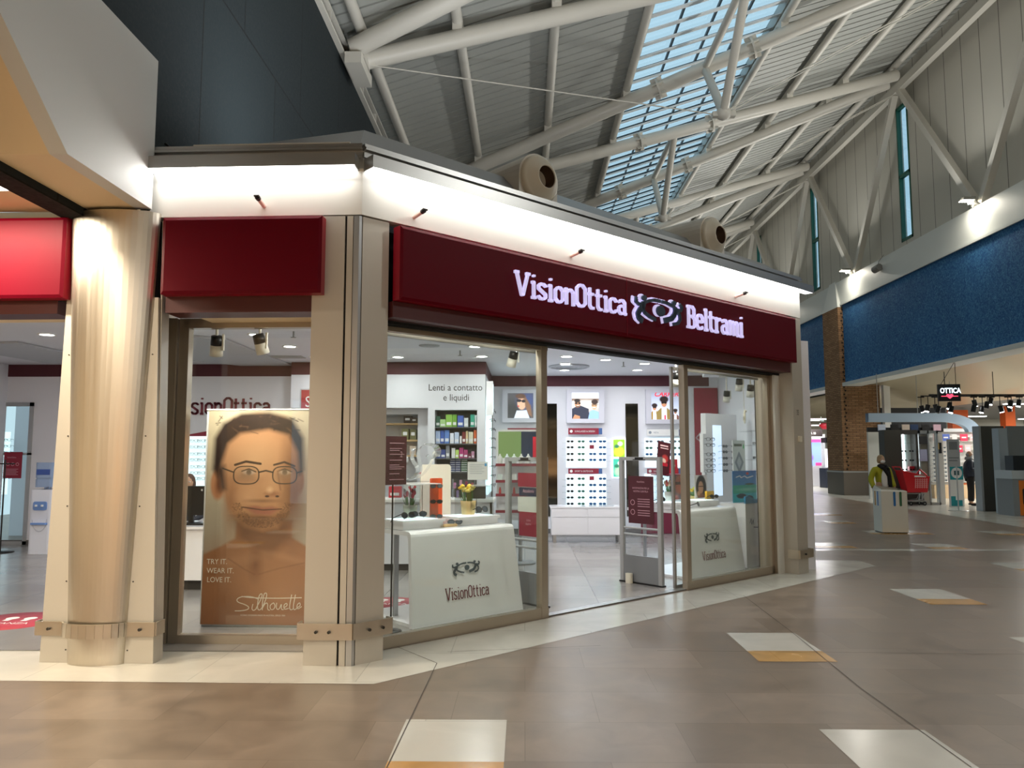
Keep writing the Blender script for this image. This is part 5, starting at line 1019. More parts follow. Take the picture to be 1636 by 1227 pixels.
# right counter cards, posters and bags
def cardR(name, lab, cat, px0, px1, y, z0, z1, m_, dp=.006):
    r = RF.root(name, lab, cat, on(px0, y), y, z0); W_ = on(px1, y)-on(px0, y); t = MB(); t.box(0, W_, 0, dp, 0, z1-z0); t.build('sheet', m_, r); return r, W_, z1-z0
def zat(py, px, y): return RF.px(px, py, y)[1]
r, W_, H_ = cardR('promotional_card', 'dark red promotional card with hands motif standing on the burgundy shelf', 'card', 1050, 1070, 1.12, PT+.376, zat(704, 1058, 1.12), mat('dark_burgundy')); p = Pic(30, 74, '4a1420'); p.ell(.6, .5, .25, .12, 'c84040', .5); p.ell(.5, .55, .2, .06, 'e8c8b8', .4, rot=.6); p.rect(.3, .62, .85, .72, 'c81c34'); p.rect(.15, .1, .8, .14, 'f0d0d0'); p.rect(.2, .17, .85, .2, 'f0d0d0'); p.build('print', W_, H_, r, M_PRINT, (0, -.002, 0)); r.rotation_euler = (0, .12, RF.ang)
r = RF.root('gift_bag', 'small crimson paper bag with white lettering on the burgundy shelf', 'bag', on(1070, 1.14), 1.14, PT+.374); t = MB(); t.box(0, .2, 0, .07, 0.012, .2); t.build('body', mat('bag_red', 'b81230', .45), r); t = MB(); t.path([(.05, .03, .2), (.07, .03, .25), (.13, .03, .25), (.15, .03, .2)], .004); t.build('handle', mat('bag_red'), r); text_mesh('lettering', 'regali', .045, M_WHITE, r, (.05, -.002, .1))
r = RF.root('gift_bag', 'burgundy paper bag with pale lettering at the top of the left gate', 'bag', 2.45, 1.28, 1.40); t = MB(); t.box(0, .16, 0, .05, 0, .22); t.build('body', mat('bag_red'), r); t = MB(); t.path([(.05, .02, .22), (.06, .02, .27), (.1, .02, .27), (.11, .02, .22)], .004); t.build('handle', M_BLACK, r)
bag2 = r
r, W_, H_ = cardR('photo_card', 'photo card of a face in sunglasses below the burgundy shelf', 'card', 1071, 1091, 1.38, PT+.002, zat(758, 1080, 1.38), mat('card_grey', '6a6a70', .4)); p = Pic(24, 34, '55585f'); p.ell(.75, .4, .35, .4, 'a8583c', .4); p.rect(.45, .3, 1, .4, '1c1414'); p.ell(.3, .95, .4, .15, 'c86050', .6); p.build('print', W_, H_, r, M_PRINT, (0, -.002, 0))
r, W_, H_ = cardR('photo_card', 'photo card of a long haired woman with glasses on the right counter', 'card', 1111, 1131, 1.35, PT+.01, zat(759, 1120, 1.35), mat('card_white', 'e8e4e0', .4)); p = Pic(30, 40, 'd8d0cc'); p.ell(.5, .55, .42, .55, '1c1412', .15); p.ell(.48, .55, .2, .28, 'c89878', .2); p.line([(.3, .5), (.68, .5)], .05, '2a1a18'); p.ell(.5, .95, .3, .15, '8a5a48', .4); p.ell(.3, .8, .12, .1, 'c89878', .4); p.build('print', W_, H_, r, M_PRINT, (0, -.002, 0)); t = MB(); t.box(W_*.3, W_*.7, .008, .02, -.008, .1); t.build('stand', M_ACRYL, r)
r, W_, H_ = cardR('yellow_card', 'small yellow card standing on the right podium of the right counter', 'card', 1130, 1142, 1.2, PT+.001, PT+.11, mat('card_yellow', 'e8b010', .5), .03)
# white pedestal with beach poster and bird emblem
ped = RF.root('brand_pedestal', 'white brand pedestal with orange bird emblem at the right end of the front', 'pedestal', 6.78, .78, .006); t = MB(); t.box(0, .62, 0, .42, 0, .9); t.build('body', wl_, ped)
t = MB(); t.prism([(0, .9), (.62, .9), (.62, 1.0)]+[(.62-.62*k/8, .98+.03*math.sin(k*1.1)) for k in range(1, 8)]+[(0, 1.0)], -.005, .02, 'y'); t.build('wave_edge', mat('wave_teal', '1c88b8', .4), ped)
t = MB(); t.add([(a*.16+.3, -.004, b*.16+.62) for a, b in ((0, 0), (.5, .1), (.8, -.3), (.9, .2), (1.4, .35), (.95, .5), (.7, .95), (.45, .9), (.35, .4))], [tuple(range(9))]); t.build('bird_emblem', mat('bird_orange', 'd8602c', .5), ped); t = MB(); t.strokes([[(.1, .62), (.14, .68), (.15, .6), (.19, .66), (.2, .6)], [(.2, .56), (.32, .55), (.42, .58)]], .012, -.004); t.build('signature', mat('sign_blue', '28406c', .5), ped)
r, W_, H_ = cardR('beach_poster', 'turquoise beach poster with white script on top of the white pedestal', 'poster', 1172, 1210, .95, .912, zat(752, 1190, .95), mat('poster_blue', '2484c4', .4)); p = Pic(50, 70, '2a7cc8'); p.grad(.0, .45, '3c9cd8', .9); p.rect(0, .45, 1, .72, '2eb6a0'); p.rect(0, .72, 1, 1, '28c0d0'); p.ell(.6, .6, .4, .05, '8fe0c8', 1, .7); p.ell(.7, .43, .2, .03, '3a5a4a', .6); p.ell(.35, .8, .2, .08, '142c50', .3); p.ell(.65, .86, .18, .07, '1c3c60', .3); p.line([(.15, .78), (.5, .8), (.85, .88)], .03, '142c50'); p.line([(.15, .2), (.3, .16), (.35, .22), (.5, .17), (.6, .23), (.85, .18)], .04, 'ffffff'); p.ell(.62, .09, .06, .04, 'e84a3c', .4); p.build('print', W_, H_, r, M_PRINT, (0, -.002, 0))
# column rack with spectacles
r = RF.root('spectacle_column', 'slim white illuminated column rack of spectacles behind the right counter', 'rack', on(1126, 1.7), 1.7, .006); W_ = .2; z0_, z1_ = zat(755, 1135, 1.7), zat(694, 1135, 1.7)
t = MB(); t.box(0, W_, 0, .06, z0_, z1_); t.build('head', wl_, r); t = MB(); t.tube((W_/2, .03, .02), (W_/2, .03, z0_), .015); t.build('pole', M_ALU, r); t = MB(); t.lathe([(0, .02), (.16, .015), (.17, 0), (0, 0)], (W_/2, .03, 0), 20); t.build('foot', M_ALU, r)
for k, py in enumerate((702, 711, 726, 735, 744, 752)):
    P = RF.at(on(1126, 1.7)+W_/2, 1.63, zat(py, 1135, 1.7)); one_glasses('clear', P, 'black framed spectacles on the white column rack, %s from the top' % ORD[k], 'spectacles on the white column rack', RF.ang-.3, 1.15)
r = RF.root('display_tower', 'tall white display tower with glowing blue strip behind the right pane', 'display', on(1131, 2.3), 2.3, .006); H_ = zat(662, 1150, 2.3); t = MB(); t.box(0, .95, 0, .1, 0, H_); t.build('tower', wl_, r); t = MB(); t.box(.2, .46, -.004, 0, .9, H_-.2); t.build('light_strip', mat('strip_blue', 'ffffff', .4, emit='bcd4ff', es=.9), r)
for i, py in enumerate((713, 722, 732, 742, 752)):
    for j, px in enumerate((1158, 1172)): one_glasses('grey', RF.at(on(px, 2.2), 2.16, zat(py, px, 2.2)), 'pale sunglasses on the white display tower, %s %s' % (('left of', 'right of')[j], 'the %s row' % ORD[i]), 'sunglasses on the white tower', RF.ang, 1.0)
M_REDP = mat('burgundy_poster', '8a2038', .5)
r = thing('eye_poster', 'tall burgundy poster with white eye emblem and shop lettering at the back right', 'poster', (X_at(1111, YB-.05), YB-.05, 1.0)); W_ = 3.98-X_at(1111, YB-.05); H_ = 1.98; t = MB(); t.box(0, W_, 0, .03, 0, H_); t.build('sheet', M_REDP, r); t = MB(); word(t, 'VisionOttica', .13, H_-.62, .5, .07, -.004, 0); t.build('lettering', M_WHITE, r); t = MB(); t.strokes([smooth([(.02, .95), (.18, 1.12), (.4, 1.12), (.56, .95), (.4, .82), (.18, .82), (.02, .95)], 2)], .03, -.004); t.lathe([(.09, -.004), (0, -.004)], (.29, 0, .96), 16, 'y'); t.build('eye_emblem', mat('eye_pale', 'd8c8d0', .5), r)
# right wall shelves with spectacles, brand board, hanging bird
sh = thing('wall_shelf_unit', 'clear wall shelves with spectacles along the right shop wall', 'shelf', (3.72, 11.6, 0.006)); t = MB(); t.box(.24, .265, 0, 1.9, .2, 2.3); t.build('back_board', wl_, sh)
for k in range(7): t = MB(); t.box(.02, .24, 0, 1.9, .55+.24*k, .558+.24*k); t.build('shelf', M_ACRYL, sh)
t = MB(); t.box(0, .26, 0, 1.9, .0, .12); t.build('plinth', wl_, sh)
for k in range(6):
    for j in range(3): one_glasses('clear' if k % 2 else 'grey', (3.84, 11.8+.6*j, .596+.24*k), 'spectacles on the right wall, %s shelf from below, %s from the front' % (ORD[k], ORD[j]), 'spectacles on the right wall shelves', -PI/2, 1.0)
r = RF.root('brand_board', 'white brand board with a grey diamond and orange picture at the right pane', 'sign', on(1197, 1.05)-.0, 1.3, zat(800, 1200, 1.3)); W_ = .34; H_ = zat(704, 1200, 1.3)-r.location.z
p = Pic(40, 70, 'd4dcd8'); p.poly([(.5, .18), (.88, .36), (.5, .55), (.12, .36)], '84909a', .02); p.poly([(.5, .26), (.7, .36), (.5, .46), (.3, .36)], 'b8c0c4', .02); p.poly([(.0, .6), (.4, .5), (1, .66), (1, .85), (0, .85)], 'c86a3c', .03, .8); p.rect(.1, .05, .75, .1, '4a5a50'); p.ell(.88, .1, .06, .04, '38c878', .3); p.line([(.1, .9), (.9, .95)], .03, '8a5a4a'); p.build('print', W_, H_, r, M_PRINT, (0, -.002, 0)); t = MB(); t.box(0, W_, 0, .01, 0, H_); t.build('board', wl_, r); t = MB(); t.tube((W_/2, .03, -r.location.z+.01), (W_/2, .03, H_*.6), .01); t.box(W_/2-.12, W_/2+.12, -.06, .12, -r.location.z+.006, -r.location.z+.016); t.build('stand', M_ALU, r)
P = RF.at(on(1194, .6), .6, 0); r = thing('hanging_bird', 'white bird figure hanging on a cord behind the right pane', 'decoration', (P.x, P.y, zat(655, 1196, .6)), RF.ang); t = MB(); t.tube((0, 0, 0), (-.03, 0, 2.945-r.location.z), .004, seg=6); t.build('cord', mat('cord_cream', 'd8d0b8', .6), r)
t = MB(); t.ell((0, 0, -.1), .018, .02, .1, 10, 8); t.ell((.03, 0, -.02), .02, .018, .02, 8, 6); t.build('body', mat('bird_cream', 'efe9da', .5), r); t = MB(); t.add([(-.01, 0, -.06), (-.06, -.02, -.1), (-.04, 0, -.16), (.0, .0, -.12)], [(0, 1, 2, 3)]); t.add([(.01, 0, -.06), (.05, .03, -.12), (.02, 0, -.14)], [(0, 1, 2)]); t.build('wings', mat('bird_cream'), r)
# ---- security gates
def gate(x, y0, y1, lab, H_=1.57, poster=None):
    r = RF.root('security_gate', lab, 'gate', x, y0, .006, 'security gates at the shop door'); D = y1-y0; g = mat('gate_grey', 'a9abac', .4, .3)
    for y in (0, D-.06): t = MB(); t.rbox(-.03, .03, y, y+.06, 0, H_, .012, 2, 'z'); t.build('post', g, r)
    t = MB(); t.box(-.025, .025, .06, D-.06, H_-.045, H_); t.build('top_bar', g, r); t = MB(); t.box(-.027, .027, D*.35, D*.65, H_-.04, H_-.03); t.box(-.028, -.024, D*.4, D*.6, H_-.035, H_-.005); t.build('sensor_strip', M_BLACK, r)
    for z_ in (.60, .68): t = MB(); t.tube((0, .06, z_), (0, D-.06, z_), .014); t.build('cross_bar', g, r)
    t = MB(); t.box(-.018, .018, .06, D-.06, .01, .34); t.build('lower_panel', mat('gate_panel', '7c7f82', .45), r); t = MB(); t.box(-.004, .004, .06, D-.06, .34, H_-.045); t.build('clear_panel', M_ACRYL, r); t = MB(); t.box(-.035, .035, -.01, D+.01, 0, .018); t.build('foot', M_BLACK, r)
    return r
g2 = gate(4.58, .57, 1.23, 'grey security gate with burgundy notice at the right of the doorway')
t = MB(); t.rbox(-.09, -.03, .44, .53, .0, .12, .02, 2, 'z'); t.build('power_box', mat('ivory_plastic'), g2)
g1 = gate(2.64, .60, 1.24, 'grey security gate covered with notices at the left of the doorway')
def gsheet(parent, y0, y1, z0, z1, m_, name='notice_sheet', x=-.012): t = MB(); t.box(x, x+.004, y0, y1, z0, z1); return t.build(name, m_, parent)
DB = mat('dark_burgundy')
s_ = gsheet(g2, .12, .52, .74, 1.33, DB, 'burgundy_notice')
def gtext(parent, body, size, y, z, x=-.014):
    o = text_mesh('lettering', body, size, mat('print_pink'), parent, (x, y, z), .8, 'CENTER', rz=-PI/2); return o
gtext(g2, 'INFORMAZIONI PER LA', .032, .32, 1.17); gtext(g2, 'NOSTRA CLIENTELA', .032, .32, 1.13); gtext(g2, 'VisionOttica', .03, .32, 1.25)
t = MB()
for z_ in (1.0, .88): t.lathe([(.035, -.0142), (.028, -.0142)], (0, .45, z_), 16, 'x')
for z_ in (1.04, 1.01, .98, .95, .9, .87, .84): t.box(-.0145, -.013, .18, .37, z_, z_+.008)
t.build('pictograms', mat('print_pink'), g2)
for (a, b, c, d_, m_, nm) in ((.1, .42, .72, .98, mat('burgundy_print'), 'burgundy_notice'), (.14, .44, .98, 1.14, mat('notice_grey', 'c4c6bc', .5), 'grey_notice'), (.1, .42, 1.15, 1.24, mat('navy_print', '1c2440', .5), 'navy_notice'), (.1, .44, 1.25, 1.40, mat('burgundy_print'), 'burgundy_notice')): gsheet(g1, a, b, c, d_, m_, nm)
gtext(g1, 'ZONA', .03, .27, .88); gtext(g1, 'RISERVA', .03, .27, .84); gtext(g1, 'Accademia', .05, .27, 1.19)
bag2.location = RF.at(2.60, .72, .006+1.571)
# ---- product stand with rounded corners behind the left gate
r = thing('product_stand', 'white product stand with rounded green header and shelves of bottles', 'stand', (X_at(792, 11.4), 11.4, .006)); W_ = .72; zt_ = atY(820, 686, 11.4).z
t = MB(); t.rbox(0, W_, .28, .30, .62, zt_, .08, 4); t.build('back_panel', wl_, r); t = MB(); t.box(.03, W_*.52, .27, .278, 1.55, zt_-.03); t.build('green_header', mat('header_green', '8fae6c', .5), r); t = MB(); t.box(W_*.52, W_-.02, .27, .278, 1.5, zt_-.03); t.build('blue_header', mat('header_navy', '1c3454', .5), r)
for z_ in (.78, 1.02, 1.22, 1.46): t = MB(); t.box(0, W_, 0, .28, z_-.012, z_); t.cur = 1; t.box(0, W_, -.006, 0, z_-.03, z_+.01); t.build('shelf', [M_ACRYL if z_ < 1.1 else wl_, mat('burgundy_print')], r)
t = MB(); t.tube((W_/2, .2, .02), (W_/2, .2, .78), .03); t.build('pole', M_ALU, r); t = MB(); t.lathe([(0, .03), (.22, .02), (.23, 0), (0, 0)], (W_/2, .2, 0), 24); t.build('foot', mat('gate_panel'), r)
for k in range(16):
    row = k//6 if k < 12 else 2; z_ = (1.46, 1.22, 1.02)[row]; j = k-6*row if row < 2 else k-12; x = r.location.x+.06+.105*j; t = MB(); c = ('e8e8e4', 'dfe8f0', 'd8e4e0', 'f0ece8')[k % 4] if row < 2 else 'c84848'
    if row == 0: t.lathe([(0, 0), (.035, 0), (.035, .1), (.02, .12), (.012, .13), (.012, .15), (0, .15)], seg=12)
    elif row == 1: t.rbox(-.035, .035, -.03, .03, 0, .09, .01, 2, 'z')
    else: t.lathe([(0, 0), (.02, 0), (.018, .06), (.008, .1), (0, .1)], seg=10)
    tag(t.build(('bottle', 'jar', 'dropper')[row], mat('bot_'+c, c, .35), None, loc=(x, 11.5, .007+z_)), '%s on the rounded product stand, %s from the left' % (('white bottle', 'white jar', 'small red and white dropper')[row], ORD[j]), ('bottle', 'jar', 'dropper')[row], ('bottles', 'jars', 'droppers')[row]+' on the product stand')
# lit vertical rack on the side of the niche
r = thing('side_rack', 'narrow backlit rack of glasses on the side wall of the lens niche', 'rack', (bx1+.014, 13.7, .9)); t = MB(); t.box(0, .03, 0, 1.5, 0, 1.75); t.build('light_panel', M_LIT, r)
for k in range(9):
    for j in range(2): one_glasses('dark', (bx1+.14, 14.0+.6*j, 1.05+.17*k), 'dark sunglasses on the side rack of the niche, %s from below, %s one' % (ORD[k], ('nearer', 'farther')[j]), 'sunglasses on the side rack', PI/2)
r = thing('white_pilaster', 'slim white illuminated pilaster at the corner of the lens niche wall', 'panel', (bx1+.016, 13.52, 2.3)); t = MB(); t.box(0, .12, 0, .1, 0, .6); t.build('body', wl_, r); t = MB(); t.box(.121, .125, .02, .08, .05, .55); t.build('light', mat('pad_glow'), r)

# ---- left part of the shop
# burgundy curve under the lettering
t = MB(); P = [(-.2, 0), (.35, .1), (.9, .16), (1.5, .18)]; t.add([(x, 0, z) for x, z in P]+[(x, 0, z-.16) for x, z in reversed(P)], [tuple(range(8))]); t.add([(x, .01, z) for x, z in P]+[(x, .01, z-.16) for x, z in reversed(P)], [tuple(range(7, -1, -1))])
tag(t.build('wall_swoosh', M_REDP, None, loc=(X_at(303, YW), YW-.014, atY(303, 697, YW).z)), 'curved burgundy stripe on the wall below the lettering', 'decoration')
A = G(285, 960); r = thing('white_desk', 'glossy white curved desk at the left of the banner', 'desk', (X_at(262, 9.2), 9.2, .006)); zt_ = atY(310, 842, 9.2).z
t = MB(); t.rbox(0, .62, 0, .8, .12, zt_-.03, .08, 4, 'z'); t.build('body', wl_, r); t = MB(); t.rbox(-.03, .66, -.04, .85, zt_-.03, zt_, .08, 4, 'z'); t.build('top', wl_, r); t = MB(); t.box(.05, .55, .1, .75, 0, .12); t.build('plinth', mat('plinth_dark'), r)
zt2 = zt_+.007
Pm = (X_at(308, 9.6), 9.6); r = thing('computer_monitor', 'black computer monitor on the white desk, seen from behind', 'monitor', (Pm[0], Pm[1], zt2)); t = MB(); t.rbox(-.3, .26, 0, .04, .1, .46, .01); t.build('screen_back', M_BLACK, r); t = MB(); t.box(-.03, .03, .01, .04, 0, .2); t.lathe([(0, .012), (.11, .01), (.12, 0)], (0, .02, 0), 16); t.build('stand', M_BLACK, r); text_mesh('mark', 'e', .05, M_WHITE, r, (.12, -.003, .4))
r = thing('keyboard', 'black keyboard and cables on the white desk', 'keyboard', (X_at(296, 9.35), 9.35, zt2)); t = MB(); t.rbox(0, .3, 0, .12, 0, .02, .008, 2, 'z'); t.build('keys', M_BLACK, r)
# seated person behind the monitor: only the crown of the head shows
def skinned(name, joints, edges, m_, parent=None, loc=(0, 0, 0), sub=2, root=0):
    me = bpy.data.meshes.new(name); me.from_pydata([j[:3] for j in joints], edges, []); me.materials.append(m_); o = bpy.data.objects.new(name, me); COL.objects.link(o)
    md = o.modifiers.new('skin', 'SKIN'); md.use_smooth_shade = True; sv = me.skin_vertices[0].data if me.skin_vertices else None
    if sv is None:
        bpy.context.view_layer.objects.active = o; bpy.ops.mesh.customdata_skin_add(); sv = me.skin_vertices[0].data
    for v, j in zip(sv, joints): v.radius = (j[3], j[4] if len(j) > 4 else j[3]); v.use_root = False
    sv[root].use_root = True; md.branch_smoothing = .6; s_ = o.modifiers.new('sub', 'SUBSURF'); s_.levels = sub; s_.render_levels = sub
    o.location = loc
    if parent: o.parent = parent
    return o
M_SKIN = mat('skin', 'c49a7c', .55)
def head(parent, c, yaw=0, s=1.0, hair='8a7a60', mask=True, bald=False, hairstyle='bob'):
    """head lathed from ellipsoids, facing -y before yaw"""
    T = Matrix.Translation(c) @ Matrix.Rotation(yaw, 4, 'Z') @ Matrix.Scale(s, 4)
    t = MB(); t.M = T; t.ell((0, 0, .0), .075, .095, .115, 16, 12); t.ell((0, -.02, -.055), .055, .07, .065, 14, 8); t.ell((0, -.095, -.01), .012, .02, .022, 8, 6)
    for sg in (-1, 1): t.ell((sg*.076, .005, -.01), .01, .02, .03, 8, 6)
    t.ell((0, -.088, -.055), .024, .01, .008, 8, 5)
    o = t.build('head', M_SKIN, parent)
    t = MB(); t.M = T
    for sg in (-1, 1): t.cur = 0; t.ell((sg*.03, -.085, .015), .014, .008, .008, 8, 5); t.cur = 1; t.ell((sg*.03, -.0925, .015), .006, .003, .006, 8, 5)
    t.build('eyes', [M_WHITE, M_BLACK], o)
    t = MB(); t.M = T
    if bald: t.ell((0, .04, -.01), .081, .07, .07, 14, 8)
    else:
        t.ell((0, .02, .03), .086, .1, .1, 16, 10)
        for sg in (-1, 1): t.ell((sg*.068, .02, -.02), .025, .06, .075, 10, 8)
    t.build('hair', mat('hair_'+hair, hair, .7), o)
    if mask: t = MB(); t.M = T; t.ell((0, -.055, -.045), .063, .058, .05, 14, 10); t.build('face_mask', mat('mask_white', 'ecebe8', .7), parent)
    return o
r = thing('person', 'seated person whose brown hair shows above the black monitor', 'person', (X_at(303, 10.85), 10.85, .006)); hz = atY(303, 772, 10.85).z
skinned('body', [(0, 0, .5, .13, .11), (0, 0, .75, .13, .1), (0, 0, hz-.2, .13, .09), (0, 0, hz-.1, .05), (.17, 0, hz-.22, .06), (.24, -.05, hz-.45, .045), (.2, -.28, hz-.5, .035), (-.17, 0, hz-.22, .06), (-.24, -.05, hz-.45, .045), (-.2, -.28, hz-.5, .035), (.1, -.4, .52, .08), (.1, -.42, .08, .05), (-.1, -.4, .52, .08), (-.1, -.42, .08, .05)], [(0,1),(1,2),(2,3),(2,4),(4,5),(5,6),(2,7),(7,8),(8,9),(0,10),(10,11),(0,12),(12,13)], mat('dark_jumper', '2c2c34', .8), r); head(r, (0, 0, hz), .2, hair='5a4030', mask=False)
r = thing('office_chair', 'dark swivel chair under the seated person', 'chair', (X_at(303, 10.85), 10.9, .006)); t = MB(); t.rbox(-.24, .24, -.2, .25, .34, .4, .04, 3, 'z'); t.build('seat', M_BLACK, r); t = MB(); t.tube((0, 0, .05), (0, 0, .34), .03); t.build('column', M_ALU, r); t = MB()
for k in range(5): a = k*2*PI/5; t.beam((0, 0, .06), (.28*math.cos(a), .28*math.sin(a), .03), .04, .03)
t.build('base', M_BLACK, r)
# water cooler
A = G(42, 886, .006); r = thing('water_cooler', 'white water cooler with blue bottle beside the inner glass partition', 'cooler', (-7.86, 12.5, .006)); cw = mat('cooler_white', 'dfe4f0', .35); H_ = atY(62, 783, 12.5).z
t = MB(); t.rbox(-.19, .19, 0, .34, 0, H_, .06, 4, 'z'); t.build('cabinet', cw, r); t = MB(); t.rbox(-.11, .11, -.02, .03, H_-.33, H_-.19, .03); t.build('tap_panel', mat('cooler_blue', '6c90cc', .35), r)
for x in (-.05, .05): t = MB(); t.box(x-.012, x+.012, -.05, -.02, H_-.27, H_-.24); t.build('tap', M_WHITE, r)
t = MB(); t.rbox(-.13, .13, -.05, .02, H_-.56, H_-.53, .02, 3, 'z'); t.build('drip_tray', mat('cooler_blue'), r); t = MB(); t.strokes([smooth([(-.12, .55), (-.1, .42), (0, .34), (.1, .42), (.12, .56)], 2)], .008, -.004); t.build('curve_line', mat('line_grey', 'b4bccc', .5), r)
t = MB(); t.rbox(-.15, .15, .03, .31, H_+.04, H_+.17, .06, 4, 'z'); t.rbox(-.15, .15, .03, .31, H_+.19, H_+.44, .06, 4, 'z'); t.tube((0, .17, H_), (0, .17, H_+.05), .05); t.rbox(-.14, .14, .04, .3, H_+.17, H_+.19, .05, 4, 'z'); t.build('water_bottle', mat('bottle_blue', 'a8c0e4', .12, trans=.35), r); t = MB(); t.box(-.11, .11, .024, .03, H_+.24, H_+.33); t.build('bottle_label', mat('label_deep', '38549c', .5), r)
# stand with notice at the far left
r = thing('sign_stand', 'thin black stand with a small crossbar near the left edge of the doorway', 'stand', (G(18, 880).x, 12.7, .006)); t = MB(); t.tube((0, 0, .02), (0, 0, 1.52), .012); t.box(-.18, .16, -.012, .012, 1.44, 1.46); t.build('pole', M_BLACK, r); t = MB(); t.lathe([(0, .03), (.05, .02), (.2, .012), (.2, 0), (0, 0)], seg=20); t.build('foot', M_BLACK, r)
r = thing('notice_board', 'burgundy notice with pictograms on the inner glass partition', 'notice', (X_at(6, YW-.05), YW-.04, atY(20, 764, YW).z)); W_ = .33; H_ = .47; t = MB(); t.box(0, W_, 0, .008, 0, H_); t.build('sheet', mat('burgundy_print'), r); t = MB()
for k in range(3): t.lathe([(.03, -.001), (.022, -.001)], (.08+.085*k, 0, .25), 12, 'y')
for k in range(5): t.box(.05, .27-.03*(k % 2), -.002, 0, .06+.025*k, .067+.025*k)
t.build('pictograms', mat('print_pink'), r); text_mesh('lettering', 'VisionOttica', .04, mat('print_pink'), r, (.06, -.002, .36), .8)
# floor stickers
for px, py, rr_k, lab in ((22, 992, .42, 'round red floor sticker with white footprints inside the left doorway'), (622, 962, .3, 'round red floor sticker partly hidden by the corner column')):
    P = G(px, py, .007); r = thing('floor_sticker', lab, 'sticker', (P.x, P.y, .0065)); t = MB(); t.lathe([(rr_k, 0), (rr_k, .001), (0, .001)], seg=32); t.build('disc', mat('sticker_red', 'a83444', .5), r); t = MB()
    for sg in (-1, 1): t.lathe([(.06, .0018), (0, .0018)], (sg*.09, .12, 0), 12); t.box(sg*.09-.03, sg*.09+.03, 0, .08, .0015, .0019)
    t.build('footprints', M_WHITE, r); text_mesh('lettering', 'DISTANZA', .1, M_WHITE, r, (-.27, -.14, .002), 1.0, rx=0)
# ================================================================ far side of the mall
# brick pillar
def brickfn(nt, b, N):
    L = nt.links.new; tc = N('TexCoord'); sx = N('SeparateXYZ'); L(tc.outputs['Object'], sx.inputs[0]); ad = N('Math', operation='ADD'); L(sx.outputs['X'], ad.inputs[0]); L(sx.outputs['Y'], ad.inputs[1]); cb = N('CombineXYZ'); L(ad.outputs[0], cb.inputs[0]); L(sx.outputs['Z'], cb.inputs[1])
    br = N('TexBrick'); br.inputs['Scale'].default_value = 1; br.inputs['Brick Width'].default_value = .28; br.inputs['Row Height'].default_value = .075; br.inputs['Mortar Size'].default_value = .009; br.inputs['Color1'].default_value = lin('a9825c'); br.inputs['Color2'].default_value = lin('8a6543'); br.inputs['Mortar'].default_value = lin('5a4834'); L(cb.outputs[0], br.inputs[0]); L(br.outputs[0], b.inputs['Base Color']); b.inputs['Roughness'].default_value = .8
m_brick = node_mat('tan_brick', brickfn)
r = thing('brick_pillar', 'tall tan brick pillar with white cap splitting the blue wall', 'pillar', (12.75, 31.15, 0.003)); t = MB(); t.box(0, 1.55, 0, 1.6, .95, 7.6); t.build('shaft', m_brick, r); t = MB(); t.box(-.03, 1.6, -.03, 1.63, 0, .92); t.build('plinth', mat('plinth_stone', '6f675c', .6), r); t = MB(); t.box(-.04, 1.61, -.04, 1.64, .9, .96); t.build('plinth_band', mat('band_grey', 'a8aaa8', .5), r)
t = MB(); t.add([(0, 0, 7.6), (.5, 0, 7.6), (.5, 1.6, 7.6), (0, 1.6, 7.6), (.14, .5, 8.75), (.5, .5, 8.75), (.5, 1.1, 8.75), (.14, 1.1, 8.75)], [(0,3,2,1),(4,5,6,7),(0,1,5,4),(1,2,6,5),(2,3,7,6),(3,0,4,7)]); t.build('white_cap', mat('ledge_white'), r)
t = MB()
for k in range(44): t.box(.10+.05*(k % 2), .17+.05*(k % 2), -.012, .02, 1.0+k*.15, 1.07+k*.15)
t.build('toothed_joint', mat('joint_dark', '2c2218', .8), r)
t = MB(); t.box(14.35, 14.6, 30.9, 31.1, 0, 4.4); struct('trim_door_jamb', t, M_WHITE)
# ceilings and walls of the shops beyond
t = MB(); t.box(17.4, 42, 14, 62, 3.7, 3.75); t.box(13.5, 17.5, 14, 62, 4.6, 4.65); struct('ceiling_far_shops', t, mat('far_ceiling', '75736e', .8))
t = MB(); t.box(41.8, 42, -9, 62, 0, 4.6); t.box(13.4, 42, 58, 58.2, 0, 4.6); t.box(13.5, 42, 9.8, 10, 0, 4.6); struct('wall_far_shops', t, mat('far_wall', '9a948a', .7))
M_DKP = mat('dark_partition', '47453f', .55); M_GRP = mat('grey_partition', '9ea4a8', .5)
def bx(name, lab, cat, px0, px1, Y, y0=None, y1=None, dp=.2, m_=None, z0=None, z1=None, group=None):
    A, B = X_at(px0, Y, 760), X_at(px1, Y, 760); zz0 = z0 if z0 is not None else max(atY(px0, y1, Y).z, .004); zz1 = z1 if z1 is not None else atY(px0, y0, Y).z
    t = MB(); t.box(0, B-A, 0, dp, 0, zz1-zz0); return tag(t.build(name, m_, None, loc=(A, Y, zz0)), lab, cat, group)
